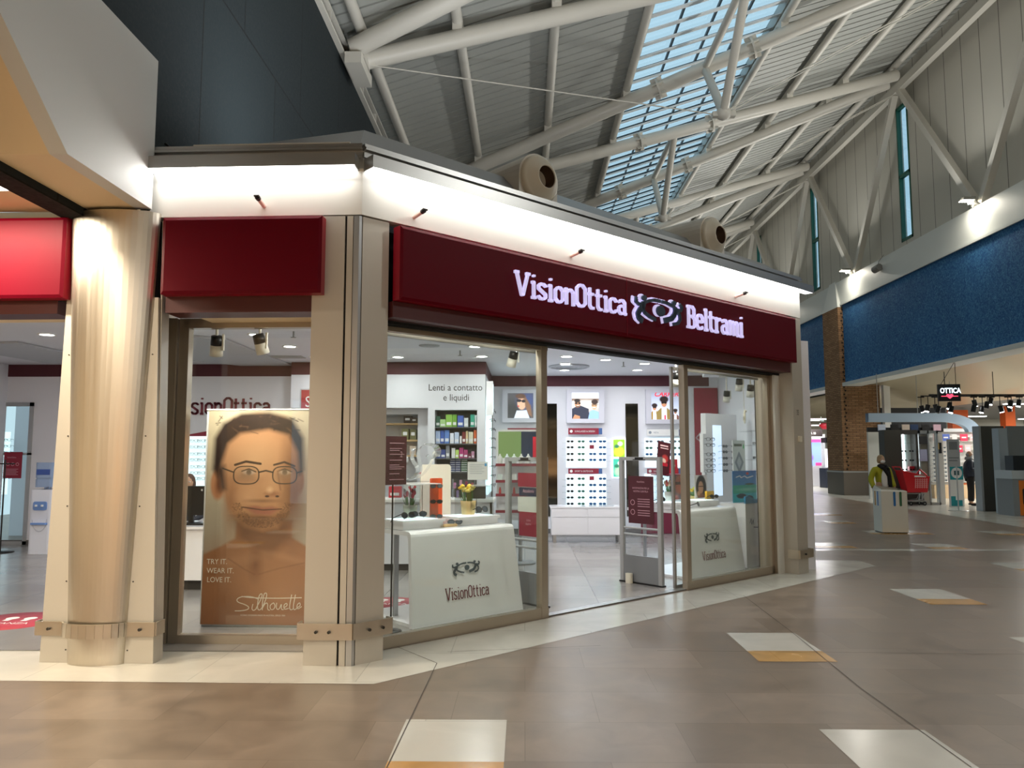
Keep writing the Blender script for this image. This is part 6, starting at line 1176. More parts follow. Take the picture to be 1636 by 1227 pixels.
# optician opposite: partitions
r = thing('partition_wall', 'dark grey partition with a lit showcase beside the red cart', 'partition', (X_at(1414, 25.4), 25.4, .004)); W_ = X_at(1468, 25.4)-X_at(1414, 25.4); H_ = atY(1440, 687, 25.4).z; sx0 = X_at(1441, 25.4)-r.location.x; sx1 = X_at(1464, 25.4)-r.location.x; sz0, sz1 = atY(1450, 770, 25.4).z, atY(1450, 694, 25.4).z
t = MB(); t.box(0, sx0, 0, .4, 0, H_); t.box(sx1, W_, 0, .4, 0, H_); t.box(sx0, sx1, 0, .4, 0, sz0); t.box(sx0, sx1, 0, .4, sz1, H_); t.box(sx0, sx1, .38, .4, sz0, sz1); t.build('panel', M_DKP, r)
t = MB(); t.box(sx0, sx1, .36, .378, sz0, sz1); t.build('showcase_back', mat('showcase_back', 'd8ece8', .4), r); t = MB(); t.box((sx0+sx1)/2-.03, (sx0+sx1)/2+.02, .33, .358, sz0, sz1); t.build('light_tube', mat('tube_white', 'ffffff', .4, emit='f4fbff', es=5), r)
for k in range(5): t = MB(); t.box(sx0+.001, sx1-.001, .02, .35, sz0+.05+k*.3, sz0+.062+k*.3); t.build('glass_shelf', M_ACRYL, r)
for k in range(4):
    for j in range(2): one_glasses('dark', (r.location.x+sx0+.12+.24*j, 25.5, sz0+.1+k*.3), 'dark glasses in the lit showcase beside the cart, %s shelf from below, %s side' % (ORD[k], ('left', 'right')[j]), 'glasses in the far showcase', 0, 1.1)
tag(MB().box(0, .16, 0, .1, 0, .14).build('red_card', mat('gift_red'), None, loc=(r.location.x+sx0+.3, 25.55, sz0+.063+.3)), 'small red card in the lit showcase beside the cart', 'card')
r = thing('glass_partition', 'grey framed glass partition at the right of the lit showcase', 'partition', (X_at(1469, 25.2), 25.2, .004)); W_ = X_at(1500, 25.2)-r.location.x; H_ = atY(1470, 688, 25.2).z
t = MB()
for x in (0, W_*.45, W_-.05): t.box(x, x+.05, 0, .05, 0, H_)
t.box(0, W_, 0, .05, H_-.1, H_); t.box(0, W_, 0, .05, 0, .08); t.build('frame', M_ALU, r); t = MB(); t.box(.02, W_*.5, .06, .1, .08, H_-.12); t.build('grey_panel', mat('grey_film', '8f8c80', .5), r); t = MB(); t.box(W_*.5, W_-.05, .02, .03, .08, H_-.1); t.build('pane', M_ACRYL, r); t = MB(); t.box(W_*.02, W_*.4, -.01, .0, 1.4, 1.78); t.build('lilac_notice', mat('notice_lilac', 'b4b8d8', .5), r); t = MB(); t.box(.0, W_*.44, -.008, 0, 1.95, 2.2); t.build('dark_stripe', mat('stripe_dark', '38383a', .5), r)
t = MB(); t.box(W_*.12, W_*.42, -.006, .0, .05, .45); t.build('kick_plate', mat('kick_grey', 'b4b4aa', .5), r)
# lit back wall
r = thing('shelf_wall', 'bright white shelf wall with coloured sale cards behind the man', 'shelf', (X_at(1490, 29), 29, .004)); W_ = X_at(1578, 29)-r.location.x; H_ = atY(1500, 690, 29).z
t = MB(); t.box(0, W_, .25, .3, .55, H_); t.build('back_board', mat('bright_board', 'f4f0ea', .5), r); t = MB(); t.box(0, W_, 0, .25, 0, .5); t.build('wood_cabinet', mat('far_wood', 'd2b48c', .5), r)
for k in range(12): t = MB(); t.box(0, W_, .08, .25, .6+.15*k, .615+.15*k); t.build('shelf', M_WHITE, r)
t = MB(); t.box(0, W_, .0, .25, H_, H_+.12); t.build('valance', mat('valance', 'd8d8d8', .5), r)
for i, (px, py, w_, h_, c, nm) in enumerate(((1495, 699, 8, 11, 'f0c8c0', 'pale pink'), (1511, 699, 12, 11, '5068b8', 'blue'), (1525, 699, 8, 10, 'ece8e4', 'white'), (1540, 699, 12, 11, 'd82850', 'crimson'), (1554, 699, 9, 10, 'e8b0b0', 'rose'), (1563, 702, 8, 7, 'e8a030', 'orange'), (1533, 717, 10, 11, 'd82850', 'crimson'), (1546, 716, 9, 10, 'e8c0c0', 'rose'), (1563, 718, 8, 8, 'ecc880', 'yellow'))):
    t = MB(); a = w_/1230*29; b = h_/1230*29; t.box(0, a, 0, .01, 0, b); t.cur = 1; t.box(a*.2, a*.8, -.004, 0, b*.4, b*.6); P = atY(px-w_/2, py+h_/2, 28.98)
    tag(t.build('sale_card', [mat('sale_'+c, c, .5), M_WHITE], None, loc=(P.x, 28.97, P.z)), '%s sale card on the bright shelf wall, %s from the left' % (nm, ORD[i]) if i < 6 else '%s sale card in the lower row of the bright shelf wall' % nm, 'card', 'sale cards on the shelf wall')
for k in range(5):
    for j in range(4): one_glasses('dark', (X_at(1548+6*j, 28.9), 28.9, .67+.15*(k+1)), 'dark glasses on the bright shelf wall, %s shelf from below, %s from the left' % (ORD[k+1], ORD[j]), 'glasses on the bright shelf wall', 0, 1.1)
for k in range(9):
    for j in range(3): one_glasses('grey', (X_at(1494+7*j, 28.9), 28.9, .67+.15*k), 'pale glasses on the bright shelf wall, %s shelf from below, %s from the left' % (ORD[k], ORD[j]), 'pale glasses on the bright shelf wall', 0, 1.1)
r = thing('partition_wall', 'tall dark brown partition between the man and the orange kiosk', 'partition', (X_at(1565, 22.4), 22.4, .004)); W_ = X_at(1606, 22.4)-r.location.x; H_ = atY(1580, 681, 22.4).z; t = MB(); t.box(.06, W_, 0, .3, 0, H_); t.build('panel', M_DKP, r); t = MB(); t.box(0, .06, -.02, .3, 0, H_); t.build('edge', M_GRP, r)
bx('partition_wall', 'grey blue partition post right of the dark brown partition', 'partition', 1599, 1613, 21.5, 684, None, .3, mat('greyblue_panel', 'a9b4bc', .5), z0=.004)
t = MB(); t.box(0, 1.6, 0, .1, 0, 2.45); tag(t.build('partition_wall', mat('far_grey_panel', '7e8488', .6), None, loc=(X_at(1612, 23), 23, .004)), 'wide grey partition behind the orange kiosk at the right edge', 'partition')
r = thing('kiosk', 'grey kiosk with an orange lower front at the right edge', 'kiosk', (X_at(1615, 20.6), 20.6, .004)); H_ = atY(1625, 752, 20.6).z; t = MB(); t.box(0, 1.2, 0, .7, .0, H_-.22); t.build('body', mat('kiosk_grey', '84888a', .5), r); t = MB(); t.box(-.02, 1.22, -.03, .72, H_-.22, H_); t.build('counter', mat('kiosk_top', 'b8c0c4', .4), r); t = MB(); t.box(.16, 1.2, -.01, 0, .02, H_-.26); t.build('orange_front', mat('kiosk_orange', 'e07a18', .5), r); t = MB(); t.rbox(.24, .7, -.02, -.01, .3, .72, .04); t.build('dark_picture', mat('kiosk_dark', '2c2418', .4), r)
bx('printer', 'black printer standing on the orange fronted kiosk', 'printer', 1620, 1645, 20.7, 728, None, .35, M_BLACK, z0=.006+H_)
# hanging light blue arch
r = thing('arch_fascia', 'pale blue suspended fascia with a curved right end above the optician opposite', 'fascia', (X_at(1390, 27.5), 27.5, 0)); xs = X_at(1512, 27.5)-r.location.x; xe = X_at(1569, 27.5)-r.location.x; zt_ = atY(1450, 660, 27.5).z; zb_ = atY(1450, 674, 27.5).z; ze = atY(1560, 690, 27.5).z; R_ = xe-xs
out = [(0, zt_)]+[(xs+R_*math.sin(a), zt_-(zt_-ze)*(1-math.cos(a))) for a in [PI/2*k/10 for k in range(11)]]; inn = [(xs+(R_-.42)*math.sin(a), zb_-(zb_-ze)*(1-math.cos(a))) for a in [PI/2*k/10 for k in range(10, -1, -1)]]+[(0, zb_)]
n = len(out); t = MB(); vs = [(x, y, z) for y in (0, .25) for x, z in out+inn[::-1]]
t.add(vs, [(i, i+1, n+i+1, n+i) for i in range(n-1)]+[(2*n+i, 3*n+i, 3*n+i+1, 2*n+i+1) for i in range(n-1)]+[(i, 2*n+i, 2*n+i+1, i+1) for i in range(n-1)]+[(n+i, n+i+1, 3*n+i+1, 3*n+i) for i in range(n-1)]+[(n-1, 2*n-1, 4*n-1, 3*n-1)], False); t.build('band', mat('arch_blue', 'b4cbe2', .5), r)
t = MB(); 
for x in (.4, 1.8, xs+.3): t.tube((x, .12, zt_), (x, .12, 4.5 if x+r.location.x < 17 else 3.7), .012)
t.build('hangers', M_ALU, r)
t = MB(); t.box(0, xs, .1, .2, atY(1450, 690, 27.5).z, atY(1450, 683, 27.5).z); t.build('lower_rail', M_BLACK, r)
for x, c in ((.35, 'd8e4f8'), (.8, '141414'), (1.2, 'e8d8c8'), (1.5, '1c3c68'), (1.9, '141414'), (2.3, 'f0c8d8')): t = MB(); t.box(x, x+.26, .05, .1, atY(1450, 688, 27.5).z, atY(1450, 678, 27.5).z); t.build('hung_tile', mat('tile_'+c, c, .5), r)
t = MB(); t.box(0, .95, 0, .1, 0, 2.5); tag(t.build('partition_wall', mat('cream_board', 'dcdcd4', .5), None, loc=(X_at(1388, 28.6), 28.6, .004)), 'white partition right behind the woman in the yellow jacket', 'partition')
t = MB(); t.box(0, 3.6, 0, .1, 0, 1.15); tag(t.build('dark_bulkhead', mat('bulkhead_dark', '2a2c30', .7), None, loc=(14.3, 33, 2.45)), 'dark overhead band of spot lit goods behind the pale blue fascia', 'bulkhead')
for i, (px0, px1, y0, y1, Y, lab) in enumerate(((1526, 1552, 655, 700, 34, 'broad orange column seen under the pale blue fascia'), (1612, 1628, 649, 700, 33, 'orange column above the grey kiosk'))): bx('orange_column', lab, 'column', px0, px1, Y+.6, y0, None, .4, mat('column_orange', 'cc5a20', .5), z0=.004)
# hanging OTTICA sign
A = atY(1500, 641, 23.2); r = thing('hanging_sign', 'black hanging sign with white letters OTTICA and a pink heart', 'sign', A, -.12); W_ = X_at(1538, 23.2)-A.x; H_ = atY(1500, 614, 23.2).z-A.z
t = MB(); t.box(0, W_, 0, .1, 0, H_); t.build('board', mat('sign_black', '101014', .4), r); text_mesh('letters', 'OTTICA', H_*.42, mat('sign_lit', 'ffffff', .5, emit='dff4ff', es=1.6), r, (W_*.07, -.012, H_*.48), .74, ext=.006, bold=.004)
t = MB(); t.box(W_*.12, W_*.88, -.008, 0, H_*.27, H_*.31); t.add([(W_*.5+.1*math.sin(a)**3*1.0, -.012, H_*.3+.07*(math.cos(a)-.35*math.cos(2*a)-.15*math.cos(3*a))) for a in [2*PI*k/20 for k in range(20)]], [tuple(range(20))]); t.build('pink_heart', mat('sign_pink', 'ff5070', .5, emit='ff5070', es=1.0), r)
t = MB(); 
for x in (.1, W_-.1): t.tube((x, .05, H_), (max(x, 12.9-A.x), .05, 4.365-A.z), .008)
t.build('cables', M_BLACK, r)
# track lights
tk = thing('lighting_track', 'black lighting track hanging over the optician opposite', 'track', (X_at(1468, 25), 25, atY(1468, 647, 25).z)); L_ = X_at(1645, 24.7)-tk.location.x; tk.location.y = 24.2; tk.location.z = 3.45; t = MB()
for y in (0, .5): t.box(0, L_, y-.025, y+.025, 0, .04); t.build('rail', M_BLACK, tk); t = MB()
for x in (.5, 2.0): t.tube((x, 0, .04), (x, 0, .75), .012)
t.build('hangers', M_BLACK, tk)
for i, (px, py, lit) in enumerate(((1472, 653, 1), (1483, 652, 1), (1494, 651, 0), (1500, 654, 0), (1518, 648, 1), (1521, 654, 1), (1556, 644, 1), (1557, 653, 0), (1570, 654, 1), (1578, 647, 0), (1584, 641, 1), (1598, 653, 1), (1611, 652, 0), (1616, 645, 1), (1629, 644, 1))):
    Y = 24.2 if i % 2 else 24.7; P = atY(px, py, Y); r = thing('track_spotlight', 'black track spotlight over the optician opposite, %s from the left' % ORD[i], 'lamp', P, 0, 'black track spotlights'); s_ = random.choice((-1, 1))*.05
    t = MB(); t.tube((0, 0, .1), (s_, 0, -.1), .07); t.tube((0, 0, .05), (0, 0, 3.449-P.z), .012); t.box(-.1, .1, -.02, .02, 3.42-P.z, 3.449-P.z); t.build('body', M_BLACK, r); t = MB(); t.tube((s_, 0, -.1), (s_*1.1, 0, -.115), .062); t.build('lens', mat('spot_lit', 'ffffff', .5, emit='ffffff', es=9) if lit else mat('spot_off', '55565a', .3), r)
# ceiling lamps of the far shops
for i, (x, y, w_) in enumerate(((18.6, 27, 1.6), (20.5, 24, 1.6), (19.2, 31, 2.2), (22.5, 33, 2.2), (24, 29, 2.2), (26, 37, 2.4), (22, 41, 2.4), (28, 44, 2.4))):
    r = thing('linear_lamp', 'lit linear ceiling lamp of the far shops, %s counted inwards' % ORD[i], 'lamp', (x, y, 3.62), 0, 'linear ceiling lamps of the far shops'); t = MB(); t.box(0, w_, 0, .2, .02, .06); t.build('housing', M_WHITE, r); t = MB(); t.box(.01, w_-.01, .01, .19, 0, .02); t.build('diffuser', mat('far_lens', 'ffffff', .5, emit='f6fbff', es=6), r); light('far', 'AREA', (w_/2, .1, -.02), 60, (1, .98, .95), w_, .2, parent=r)
for i, (x, y) in enumerate(((17.9, 27), (17.9, 24.5), (19.5, 29.5))):  # added lamps, put in to light the optician's shelves
    r = thing('added_panel_lamp', 'added square ceiling lamp over the optician opposite, %s' % ('left one', 'right one', 'front one')[i], 'lamp', (x, y, 3.62), 0, 'added square lamps of the optician opposite'); t = MB(); t.box(-.3, .3, -.3, .3, .02, .075); t.build('housing', M_WHITE, r); t = MB(); t.box(-.28, .28, -.28, .28, 0, .02); t.build('diffuser', mat('far_lens'), r); light('panel', 'AREA', (0, 0, -.03), 110, (1, .98, .94), .6, parent=r)
# ---- shops left of the brick pillar, far off
t = MB(); t.box(0, 16, 0, .2, 0, 4.6); struct('wall_far_end', t, mat('far_cream', 'c9c4b4', .6), loc=(13.5, 46, 0))
r = thing('display_screen', 'tall lit blue and pink advertising screen in a white wall beyond the brick pillar', 'screen', (X_at(1284, 40), 40, .004)); W_ = X_at(1319, 40)-r.location.x; H_ = atY(1300, 694, 40).z; t = MB(); t.box(0, W_, 0, .3, 0, H_); t.build('white_wall', wl_, r)
p = Pic(26, 44, '6f8fe8'); p.grad(.0, .3, '8aa4f0', .8); p.rect(0, 0, 1, .12, 'd84890'); p.ell(.3, .7, .2, .12, '8860d8', .6); p.rect(.6, .88, 1, 1, 'e83880'); p.ell(.3, .3, .1, .05, '3858b0', .5); p.build('screen', X_at(1312, 40)-X_at(1287, 40), atY(1300, 702, 40).z-atY(1300, 744, 40).z, r, M_LITPR, (X_at(1287, 40)-r.location.x, -.01, atY(1300, 744, 40).z))
r = thing('showcase', 'navy and white jewellery showcase beside the blue screen', 'cabinet', (X_at(1318, 38), 38, .004)); W_ = 1.4; t = MB(); t.box(0, W_, 0, .8, 0, .95); t.build('navy_base', mat('navy_base', '20283c', .4), r); t = MB(); t.box(.1, W_, .1, .7, .97, 2.2); t.build('glass_top', M_ACRYL, r); t = MB(); t.box(.2, W_, .3, .5, 1.0, 1.9); t.build('white_insert', mat('insert_lit', 'ffffff', .5, emit='f4f0ff', es=1.2), r); t = MB(); t.box(.1, W_, .05, .7, 2.2, 2.45); t.build('top_band', M_BLACK, r)
for i, px in enumerate((1284, 1321)): 
    P = atY(px, 686, 37); r = thing('red_lantern', 'red decorative lantern shade beyond the brick pillar, %s one' % ('left', 'right')[i], 'lamp', P, 0, 'red lanterns'); t = MB(); t.lathe([(.28, .3), (.36, .2), (.2, 0), (0, 0)], seg=14); t.build('shade', mat('lantern_red', 'c02838', .4), r); t = MB(); t.tube((0, 0, .3), (0, 0, 4.6-P.z if 0 else .9), .01); t.build('cord', M_BLACK, r)
P = atY(1311, 673, 39); r = thing('shop_lettering', 'pale lit shop lettering beyond the brick pillar', 'lettering', P); text_mesh('letters', "la Gioielleria", .32, mat('letters_teal', 'dff4f0', .5, emit='cfeee8', es=.8), r, (0, 0, 0), .85); P = atY(1288, 694, 38.5); r = thing('shop_sign', 'dark sign with small white lettering above the blue screen', 'sign', P); t = MB(); t.box(-.2, .8, 0, .05, -.1, .25); t.build('board', mat('sign_dark', '241c1c', .5), r); text_mesh('letters', 'CASSA 10', .16, M_WHITE, r, (-.1, -.003, 0), .85)
for i, (px, py) in enumerate(((1292, 672), (1306, 670), (1312, 680))):
    P = atY(px, py, 36+2*i); r = thing('ceiling_lamp', 'bright ceiling lamp beyond the brick pillar, %s one' % ORD[i], 'lamp', P, 0, 'ceiling lamps beyond the pillar'); t = MB(); t.box(-.5, .5, -.12, .12, .02, .06); t.build('housing', M_WHITE, r); t = MB(); t.box(-.48, .48, -.1, .1, 0, .02); t.build('diffuser', mat('far_lens'), r); light('lamp', 'AREA', (0, 0, -.03), 60, (1, .98, .94), 1, .25, parent=r)

# ---- things on the mall floor
A = Vector((7.34, 16.13, .003)); r = thing('recycling_bin', 'white square recycling bin with coloured slots in the middle of the mall', 'bin', A, -.10); wb = mat('bin_white', 'e0dfd4', .4); H_ = .89
t = MB(); t.rbox(0, .52, 0, .5, .02, H_-.04, .015, 2, 'z'); t.build('body', wb, r); t = MB(); t.box(.02, .5, .02, .48, 0, .02); t.build('base', M_BLACK, r); t = MB(); t.add([(-.005, -.005, H_-.04), (.525, -.005, H_-.04), (.525, .505, H_-.04), (-.005, .505, H_-.04), (.03, .03, H_+.0), (.49, .03, H_-.02), (.49, .47, H_+.01), (.03, .47, H_+.07)], [(0,1,5,4),(1,2,6,5),(2,3,7,6),(3,0,4,7)]); t.build('rim', wb, r); t = MB(); t.box(.03, .49, .03, .47, H_-.04, H_-.03); t.build('opening', M_BLACK, r)
for (x, y, w_, c, lab) in ((.24, -.006, .045, '1f6eb0', 'blue stripe'), (.36, -.006, .045, '2f6a48', 'green stripe')): t = MB(); t.rbox(x, x+w_, y, 0, .55, H_-.045, .02); t.build('stripe', mat('stripe_'+c, c, .4), r)['label'] = lab
for (y, c, lab) in ((.32, 'd8a040', 'yellow stripe'), (.16, '3a78c0', 'light blue stripe')): t = MB(); t.box(-.006, 0, y, y+.05, .55, H_-.045); t.build('stripe', mat('stripe_'+c, c, .4), r)['label'] = lab
# shopping cart
r = thing('shopping_cart', 'red plastic shopping cart on chrome wheels in front of the dark partition', 'cart', (X_at(1436, 24.9), 24.7, .004)); rd = mat('cart_red', 'd01420', .35); t = MB()
L_, Wd = .84, .5; z0_, z1_ = .42, 1.02
def basket(t, ins=0):
    b = [(.16+ins, .06+ins), (L_-.06-ins, .06+ins), (L_-.06-ins, Wd-.06-ins), (.16+ins, Wd-.06-ins)]; u = [(0+ins, ins), (L_-ins, ins), (L_-ins, Wd-ins), (ins, Wd-ins)]; zt1 = [1.1, .9, .9, 1.1]
    return [(x, y, z0_+ins*.5) for x, y in b]+[(x, y, zt1[i]) for i, (x, y) in enumerate(u)]
t.add(basket(t), [(0,3,2,1),(0,1,5,4),(1,2,6,5),(2,3,7,6),(3,0,4,7)]); t.add(basket(t, .015), [(0,1,2,3),(0,4,5,1),(1,5,6,2),(2,6,7,3),(3,7,4,0)]); t.build('basket', rd, r); t = MB(); U = basket(t)[4:]; t.path([U[0], U[1], U[2], U[3], U[0]], .016); t.path([(-.08, 0, 1.22), (-.08, Wd, 1.22)], .02); t.path([U[0], (-.08, 0, 1.22)], .015); t.path([U[3], (-.08, Wd, 1.22)], .015); t.tube((.42, 0, 1.0), (.55, 0, 1.14), .02); t.tube((.55, 0, 1.14), (.75, 0, .95), .02); t.build('rim_and_handle', rd, r)
t = MB()
for k in range(6): x = .38+.07*k; t.box(x, x+.03, .02, .03, .56, .86) if 0 else t.add([(x, .0, .86), (x+.03, .0, .86), (x+.03, .035, .55), (x, .035, .55)], [(0, 1, 2, 3)])
for k in range(5): t.add([(.38, .033-.006*k, .58+.06*k), (.78, .033-.006*k, .58+.06*k), (.78, .031-.006*k, .60+.06*k), (.38, .031-.006*k, .60+.06*k)], [(0, 1, 2, 3)])
t.M = Matrix.Translation((0, -.012, 0)); t.build('front_grid', mat('grid_pink', 'e89090', .5), r); t = MB(); t.box(.36, .72, -.012, -.004, .9, .95); t.build('white_label', M_WHITE, r)
t = MB(); t.path([(.1, .08, .38), (.7, .08, .38), (.62, .08, .2), (.2, .08, .14)], .013); t.path([(.1, .42, .38), (.7, .42, .38), (.62, .42, .2), (.2, .42, .14)], .013); t.path([(.55, .08, .38), (.5, .08, .16)], .018); t.path([(.2, .08, .14), (.2, .42, .14)], .013); t.path([(.7, .08, .16), (.7, .42, .16)], .013); t.path([(.2, .08, .14), (.75, .08, .14)], .018); t.path([(.2, .42, .14), (.75, .42, .14)], .018); t.build('chrome_frame', M_ALU, r)
for x in (.25, .68):
    for y in (.08, .42): t = MB(); t.tube((x, y-.018, .07), (x, y+.018, .07), .065, seg=18); t.cur = 1; t.tube((x, y-.02, .07), (x, y+.02, .07), .02); t.tube((x, y, .07), (x, y, .15), .012); t.build('wheel', [M_BLACK, M_ALU], r)
# totem and sign stand
r = thing('info_totem', 'teal and white information totem with a round pictogram', 'totem', (X_at(1516, 24.4), 24.4, .004)); W_ = X_at(1537, 24.4)-r.location.x; H_ = 1.25; t = MB(); t.box(0, W_, 0, .12, 0, H_); t.build('body', M_WHITE, r); t = MB(); t.box(0, W_, -.005, 0, H_-.42, H_); t.build('teal_header', mat('totem_teal', '1c98a0', .5), r); t = MB(); t.prism([(0, .02), (W_*.85, .02), (W_*.85, .2), (.14, .2), (.14, .32), (0, .32)], -.005, 0, 'y'); t.build('teal_foot', mat('totem_teal'), r); t = MB(); t.lathe([(.17, -.008), (0, -.008)], (W_/2, 0, H_-.21), 24, 'y'); t.build('round_sign', M_WHITE, r); t = MB(); t.box(W_/2-.08, W_/2-.02, -.012, -.008, H_-.28, H_-.14); t.box(W_/2+.02, W_/2+.08, -.012, -.008, H_-.28, H_-.14); t.build('pictogram', mat('pic_teal', '3c5c60', .5), r)
r = thing('sign_stand', 'grey notice plate on a slim metal stand before the teal totem', 'stand', (X_at(1527, 22.6), 22.6, .004)); t = MB(); t.tube((0, 0, .02), (0, 0, 1.3), .018); t.build('pole', M_ALU, r); t = MB(); t.lathe([(0, .02), (.26, .012), (.27, 0), (0, 0)], seg=24); t.build('foot', M_ALU, r); t = MB(); t.box(-.26, .1, -.03, -.02, 1.26, 2.05); t.cur = 1; t.box(-.2, .04, -.034, -.03, 1.75, 1.98); t.box(-.22, .06, -.034, -.03, 1.5, 1.53); t.box(-.22, .02, -.034, -.03, 1.42, 1.45); t.build('plate', [mat('plate_grey', 'b4b8bc', .5), mat('plate_print', '7c8084', .5)], r)
r = thing('wall_phone', 'small yellow and black device on a pale post beside the shelf wall', 'device', (X_at(1496, 25.6), 25.45, .004)); t = MB(); t.box(-.08, .16, .02, .1, 0, 2.3); t.build('post', mat('post_pale', 'dcd8d0', .5), r); t = MB(); t.box(-.02, .1, -.01, .02, 1.65, 2.0); t.build('device', M_BLACK, r); t = MB(); t.box(-.04, .01, -.02, -.01, 1.78, 1.98); t.build('yellow_band', mat('band_yellow', 'e8b818', .5), r)

# ---- people
def stander(name, lab, X, Y, yaw, H_, top, legs_m, arms, hair, torso_m, bald=False, coat=0, extra=None):
    r = thing(name, lab, 'person', (X, Y, .003), yaw); k = H_/1.70; hz_ = 1.585*k
    J = [(0, 0, .95*k, .13, .10), (0, 0, 1.15*k, .125, .09), (0, 0, 1.36*k, .15, .10), (0, 0, 1.46*k, .055), (0, 0, 1.50*k, .05)]; E = [(0, 1), (1, 2), (2, 3), (3, 4)]
    for sg, (el, ha) in zip((-1, 1), arms):
        b = len(J); J += [(sg*.17, 0, 1.38*k, .055), (el[0], el[1], el[2]*k, .042), (ha[0], ha[1], ha[2]*k, .028)]; E += [(2, b), (b, b+1), (b+1, b+2)]
        b = len(J); J += [(sg*.09, 0, .86*k, .085), (sg*.10, -.01, .48*k, .058), (sg*.11, .02, .09*k, .04), (sg*.12, -.13, .035, .032)]; E += [(0, b), (b, b+1), (b+1, b+2), (b+2, b+3)]
    skinned('body', J, E, M_SKIN, r); head(r, (0, -.01, hz_), 0, .92*k, hair, True, bald)
    # trousers
    J2 = [(0, 0, .97*k, .15, .12+.04*coat)]; E2 = []
    for sg in (-1, 1): b = len(J2); J2 += [(sg*.095, 0, .84*k, .105), (sg*.10, -.01, .48*k, .085), (sg*.11, .01, .12*k, .075)]; E2 += [(0, b), (b, b+1), (b+1, b+2)]
    skinned('trousers', J2, E2, legs_m, r)
    for sg in (-1, 1): t = MB(); t.ell((sg*.115, -.06, .045), .05, .14, .045, 12, 8); t.build('shoe', M_BLACK, r)
    # jacket
    J3 = [(0, 0, (.78 if coat else .98)*k, .17+.06*coat, .13+.11*coat), (0, 0, 1.12*k, .155+.08*coat, .12+.13*coat), (0, 0, 1.36*k, .175+.04*coat, .125+.09*coat), (0, 0, 1.44*k, .08)]; E3 = [(0, 1), (1, 2), (2, 3)]
    for sg, (el, ha) in zip((-1, 1), arms): b = len(J3); wr = tuple(e_*.1+h_*.9 for e_, h_ in zip(el, ha)); J3 += [(sg*.18, 0, 1.38*k, .075), (el[0], el[1], el[2]*k, .065), (wr[0], wr[1], wr[2]*k, .05)]; E3 += [(2, b), (b, b+1), (b+1, b+2)]
    skinned('jacket', J3, E3, torso_m, r)
    # hands with fingers
    for sg, (el, ha) in zip((-1, 1), arms):
        el, ha = Vector((el[0], el[1], el[2]*k)), Vector((ha[0], ha[1], ha[2]*k)); d = (ha-el).normalized(); s_ = d.cross(Vector((1, 0, 0)) if abs(d.x) < .8 else Vector((0, 1, 0))).normalized(); JJ = [(*ha, .028, .018), (*(ha+d*.07), .034, .016)]; EE = [(0, 1)]
        for q, ln in ((-.028, .06), (-.010, .075), (.010, .07), (.028, .055)): b = len(JJ); c = d.cross(s_); JJ += [(*(ha+d*.085+s_*q), .009), (*(ha+d*(.085+ln*.5)+s_*q+c*.004), .009), (*(ha+d*(.085+ln)+s_*q+c*.02), .008)]; EE += [(1, b), (b, b+1), (b+1, b+2)]
        b = len(JJ); JJ += [(*(ha+d*.03+s_*.035), .011), (*(ha+d*.065+s_*.055), .009)]; EE += [(0, b), (b, b+1)]; skinned('hand', JJ, EE, M_SKIN, r, sub=1)
    return r, k
P = X_at(1407, 17.5); w_, k = stander('person', 'person in yellow green jacket, white top, black scarf and mask behind the white bin', P, 17.5, .25, 1.60, None, mat('trouser_black', '121214', .8), (((-.27, .03, 1.12), (-.26, -.08, .90)), ((.27, .03, 1.12), (.27, -.08, .90))), 'a88c68', mat('jacket_lime', 'a9a822', .7))
t = MB(); t.ell((0, -.10, 1.12*k), .085, .055, .24*k, 14, 10); t.build('white_top', mat('top_white', 'e8e8e6', .8), w_); t = MB(); t.smooth = True
t.path([(-.09, -.03, 1.44*k), (-.03, -.13, 1.38*k), (.06, -.15, 1.2*k), (.07, -.16, 1.0*k)], .04, 10); t.path([(.09, -.03, 1.44*k), (.07, -.13, 1.36*k), (.09, -.15, 1.15*k), (.1, -.15, .95*k)], .04, 10); t.ell((0, -.02, 1.44*k), .1, .09, .05); t.build('scarf', mat('scarf_black', '101014', .8), w_)
q = thing('carrier_bag', 'small white and violet bag held by the person in the yellow green jacket', 'bag', (w_.location.x+.33, 17.36, .58)); t = MB(); t.rbox(-.11, .11, -.03, .03, 0, .2, .02); t.build('body', mat('bag_lilac', 'c8bce0', .5), q); t = MB(); t.path([(-.05, 0, .2), (0, 0, .27), (.05, 0, .2)], .006); t.build('handle', M_WHITE, q)
P = X_at(1548, 24.9); m_, k = stander('person', 'balding person in dark navy coat seen from the side at the bright shelf wall', P, 24.9, 1.25, 1.73, None, mat('trouser_dark', '1c1a18', .8), (((-.26, .02, 1.13), (-.13, -.27, 1.08)), ((.26, .02, 1.13), (.13, -.27, 1.08))), 'a8a4a0', mat('coat_navy', '1c2232', .55), True, 1)
t = MB(); t.lathe([(.09, 1.41*k), (.12, 1.43*k), (.11, 1.50*k), (.09, 1.52*k)], (0, .01, 0), 18); t.build('collar', mat('collar_grey', '9a9a96', .8), m_)
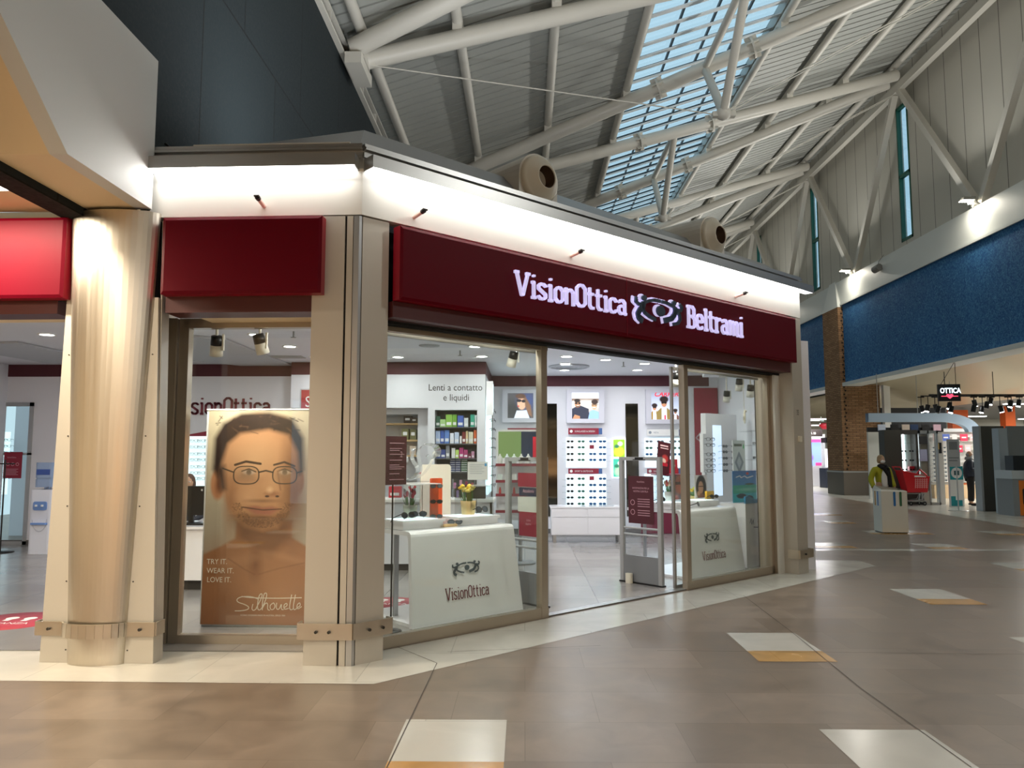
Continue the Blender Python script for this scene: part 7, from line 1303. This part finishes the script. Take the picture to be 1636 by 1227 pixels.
# ================================================================ behind the viewer: the jeweller's front that the window panes mirror
t = MB(); t.box(-9.4, 13.4, -7.3, -7.1, 3.1, 16); t.box(-9.4, -7.2, -7.3, -7.1, 0, 3.1); t.box(4.2, 13.4, -7.3, -7.1, 0, 3.1); t.box(-7.2, 4.2, -9.2, -9.0, 0, 3.1); t.box(-9.5, -9.4, -7.3, 6.6, 0, 4.4); t.box(-7.2, 4.2, -9.0, -7.1, 3.1, 3.14)
struct('wall_rear', t, mat('rear_wall_beige', 'cdbfa6', .6))
t = MB(); t.box(12.95, 13.2, -7.1, 16.0, 0, 4.36); struct('wall_right_near', t, mat('rear_wall_beige'))
for i, (px_, py_) in enumerate([(x, y) for y in (-1.5, -4.0, -6.2) for x in (-1.5, 1.5, 4.5, 7.5, 10.5)]):
    r = thing('pendant_lamp', 'linear pendant lamp hanging behind the viewer, row %s, %s from the left' % (ORD[i//5], ORD[i % 5]), 'lamp', (px_, py_, 4.2), 0, 'linear pendants behind the viewer'); t = MB(); t.box(-.7, .7, -.05, .05, .02, .07); t.tube((0, 0, .07), (0, 0, zr(px_)-4.25), .006); t.build('housing', M_ALU, r); t = MB(); t.box(-.69, .69, -.045, .045, 0, .02); t.build('diffuser', mat('pend_lens', 'ffffff', .5, emit='fff0d8', es=7), r); light('pendant', 'AREA', (0, 0, -.02), 24, (1, .96, .92), 1.4, .1, parent=r)
for i, (x, w_) in enumerate(((-6.8, 3.2), (-3.3, 3.4), (.4, 3.4))):
    r = thing('jewellery_cabinet', 'wooden jewellery cabinet with lit shelves behind the viewer, %s from the left' % ORD[i], 'cabinet', (x, -8.6, .003)); t = MB(); t.box(0, w_, 0, .5, 0, .55); t.box(0, w_, 0, .5, 1.35, 1.45); t.box(0, w_, 0, .5, 1.0, 1.08); t.box(0, .05, 0, .5, .55, 1.4); t.box(w_-.05, w_, 0, .5, .55, 1.4); t.build('carcass', mat('cab_wood', '6a4226', .4), r); t = MB(); t.box(.05, w_-.05, 0.02, .04, 1.08, 1.35); t.box(.05, w_-.05, .02, .04, .55, 1.0); t.build('lit_back', mat('cab_lit', 'ffffff', .5, emit='ffc890', es=2.4), r)
    for k in range(5): tag(MB().rbox(0, .22, 0, .2, 0, .10+.04*(k % 2), .02).build('jewellery_bust', mat('bust_cream', 'e0cfae', .6), None, loc=(x+.3+.58*k, -8.35, 1.456)), 'cream jewellery bust on the %s cabinet behind the viewer, %s one' % (ORD[i], ORD[k]), 'bust', 'jewellery busts')
for i, (x, c1, c2) in enumerate(((-4.8, '34405c', 'b83030'), (-3.2, '1c1c20', '8c6c50'))):
    r = thing('poster', ('watch advertising poster behind the viewer', 'dark portrait poster behind the viewer')[i], 'poster', (x, -8.97, 1.75)); t = MB(); t.box(-.04, 1.24, -.0, .02, -.04, 1.14); t.build('frame', M_BLACK, r); p = Pic(30, 30, c1); p.rect(.1, 0, .3, 1, c2); p.ell(.5, .5, .25, .3, 'b8b8bc' if not i else 'a87c5c', .3); p.ell(.5, .5, .15, .18, '2c2c34', .3); o = p.build('print', 1.2, 1.1, r, M_LITPR, (1.2, .03, 0)); o.rotation_euler = (0, 0, PI)
r = thing('rear_lettering', 'black spaced lettering on the fascia behind the viewer', 'lettering', (2.5, -7.08, 3.35)); o = text_mesh('letters', 'G I O I E L L I', .3, M_BLACK, r); o.rotation_euler = (0, 0, PI)
light('jeweller', 'AREA', (-1.5, -8.0, 3.05), 60, (1, .78, .5), 8, .6)
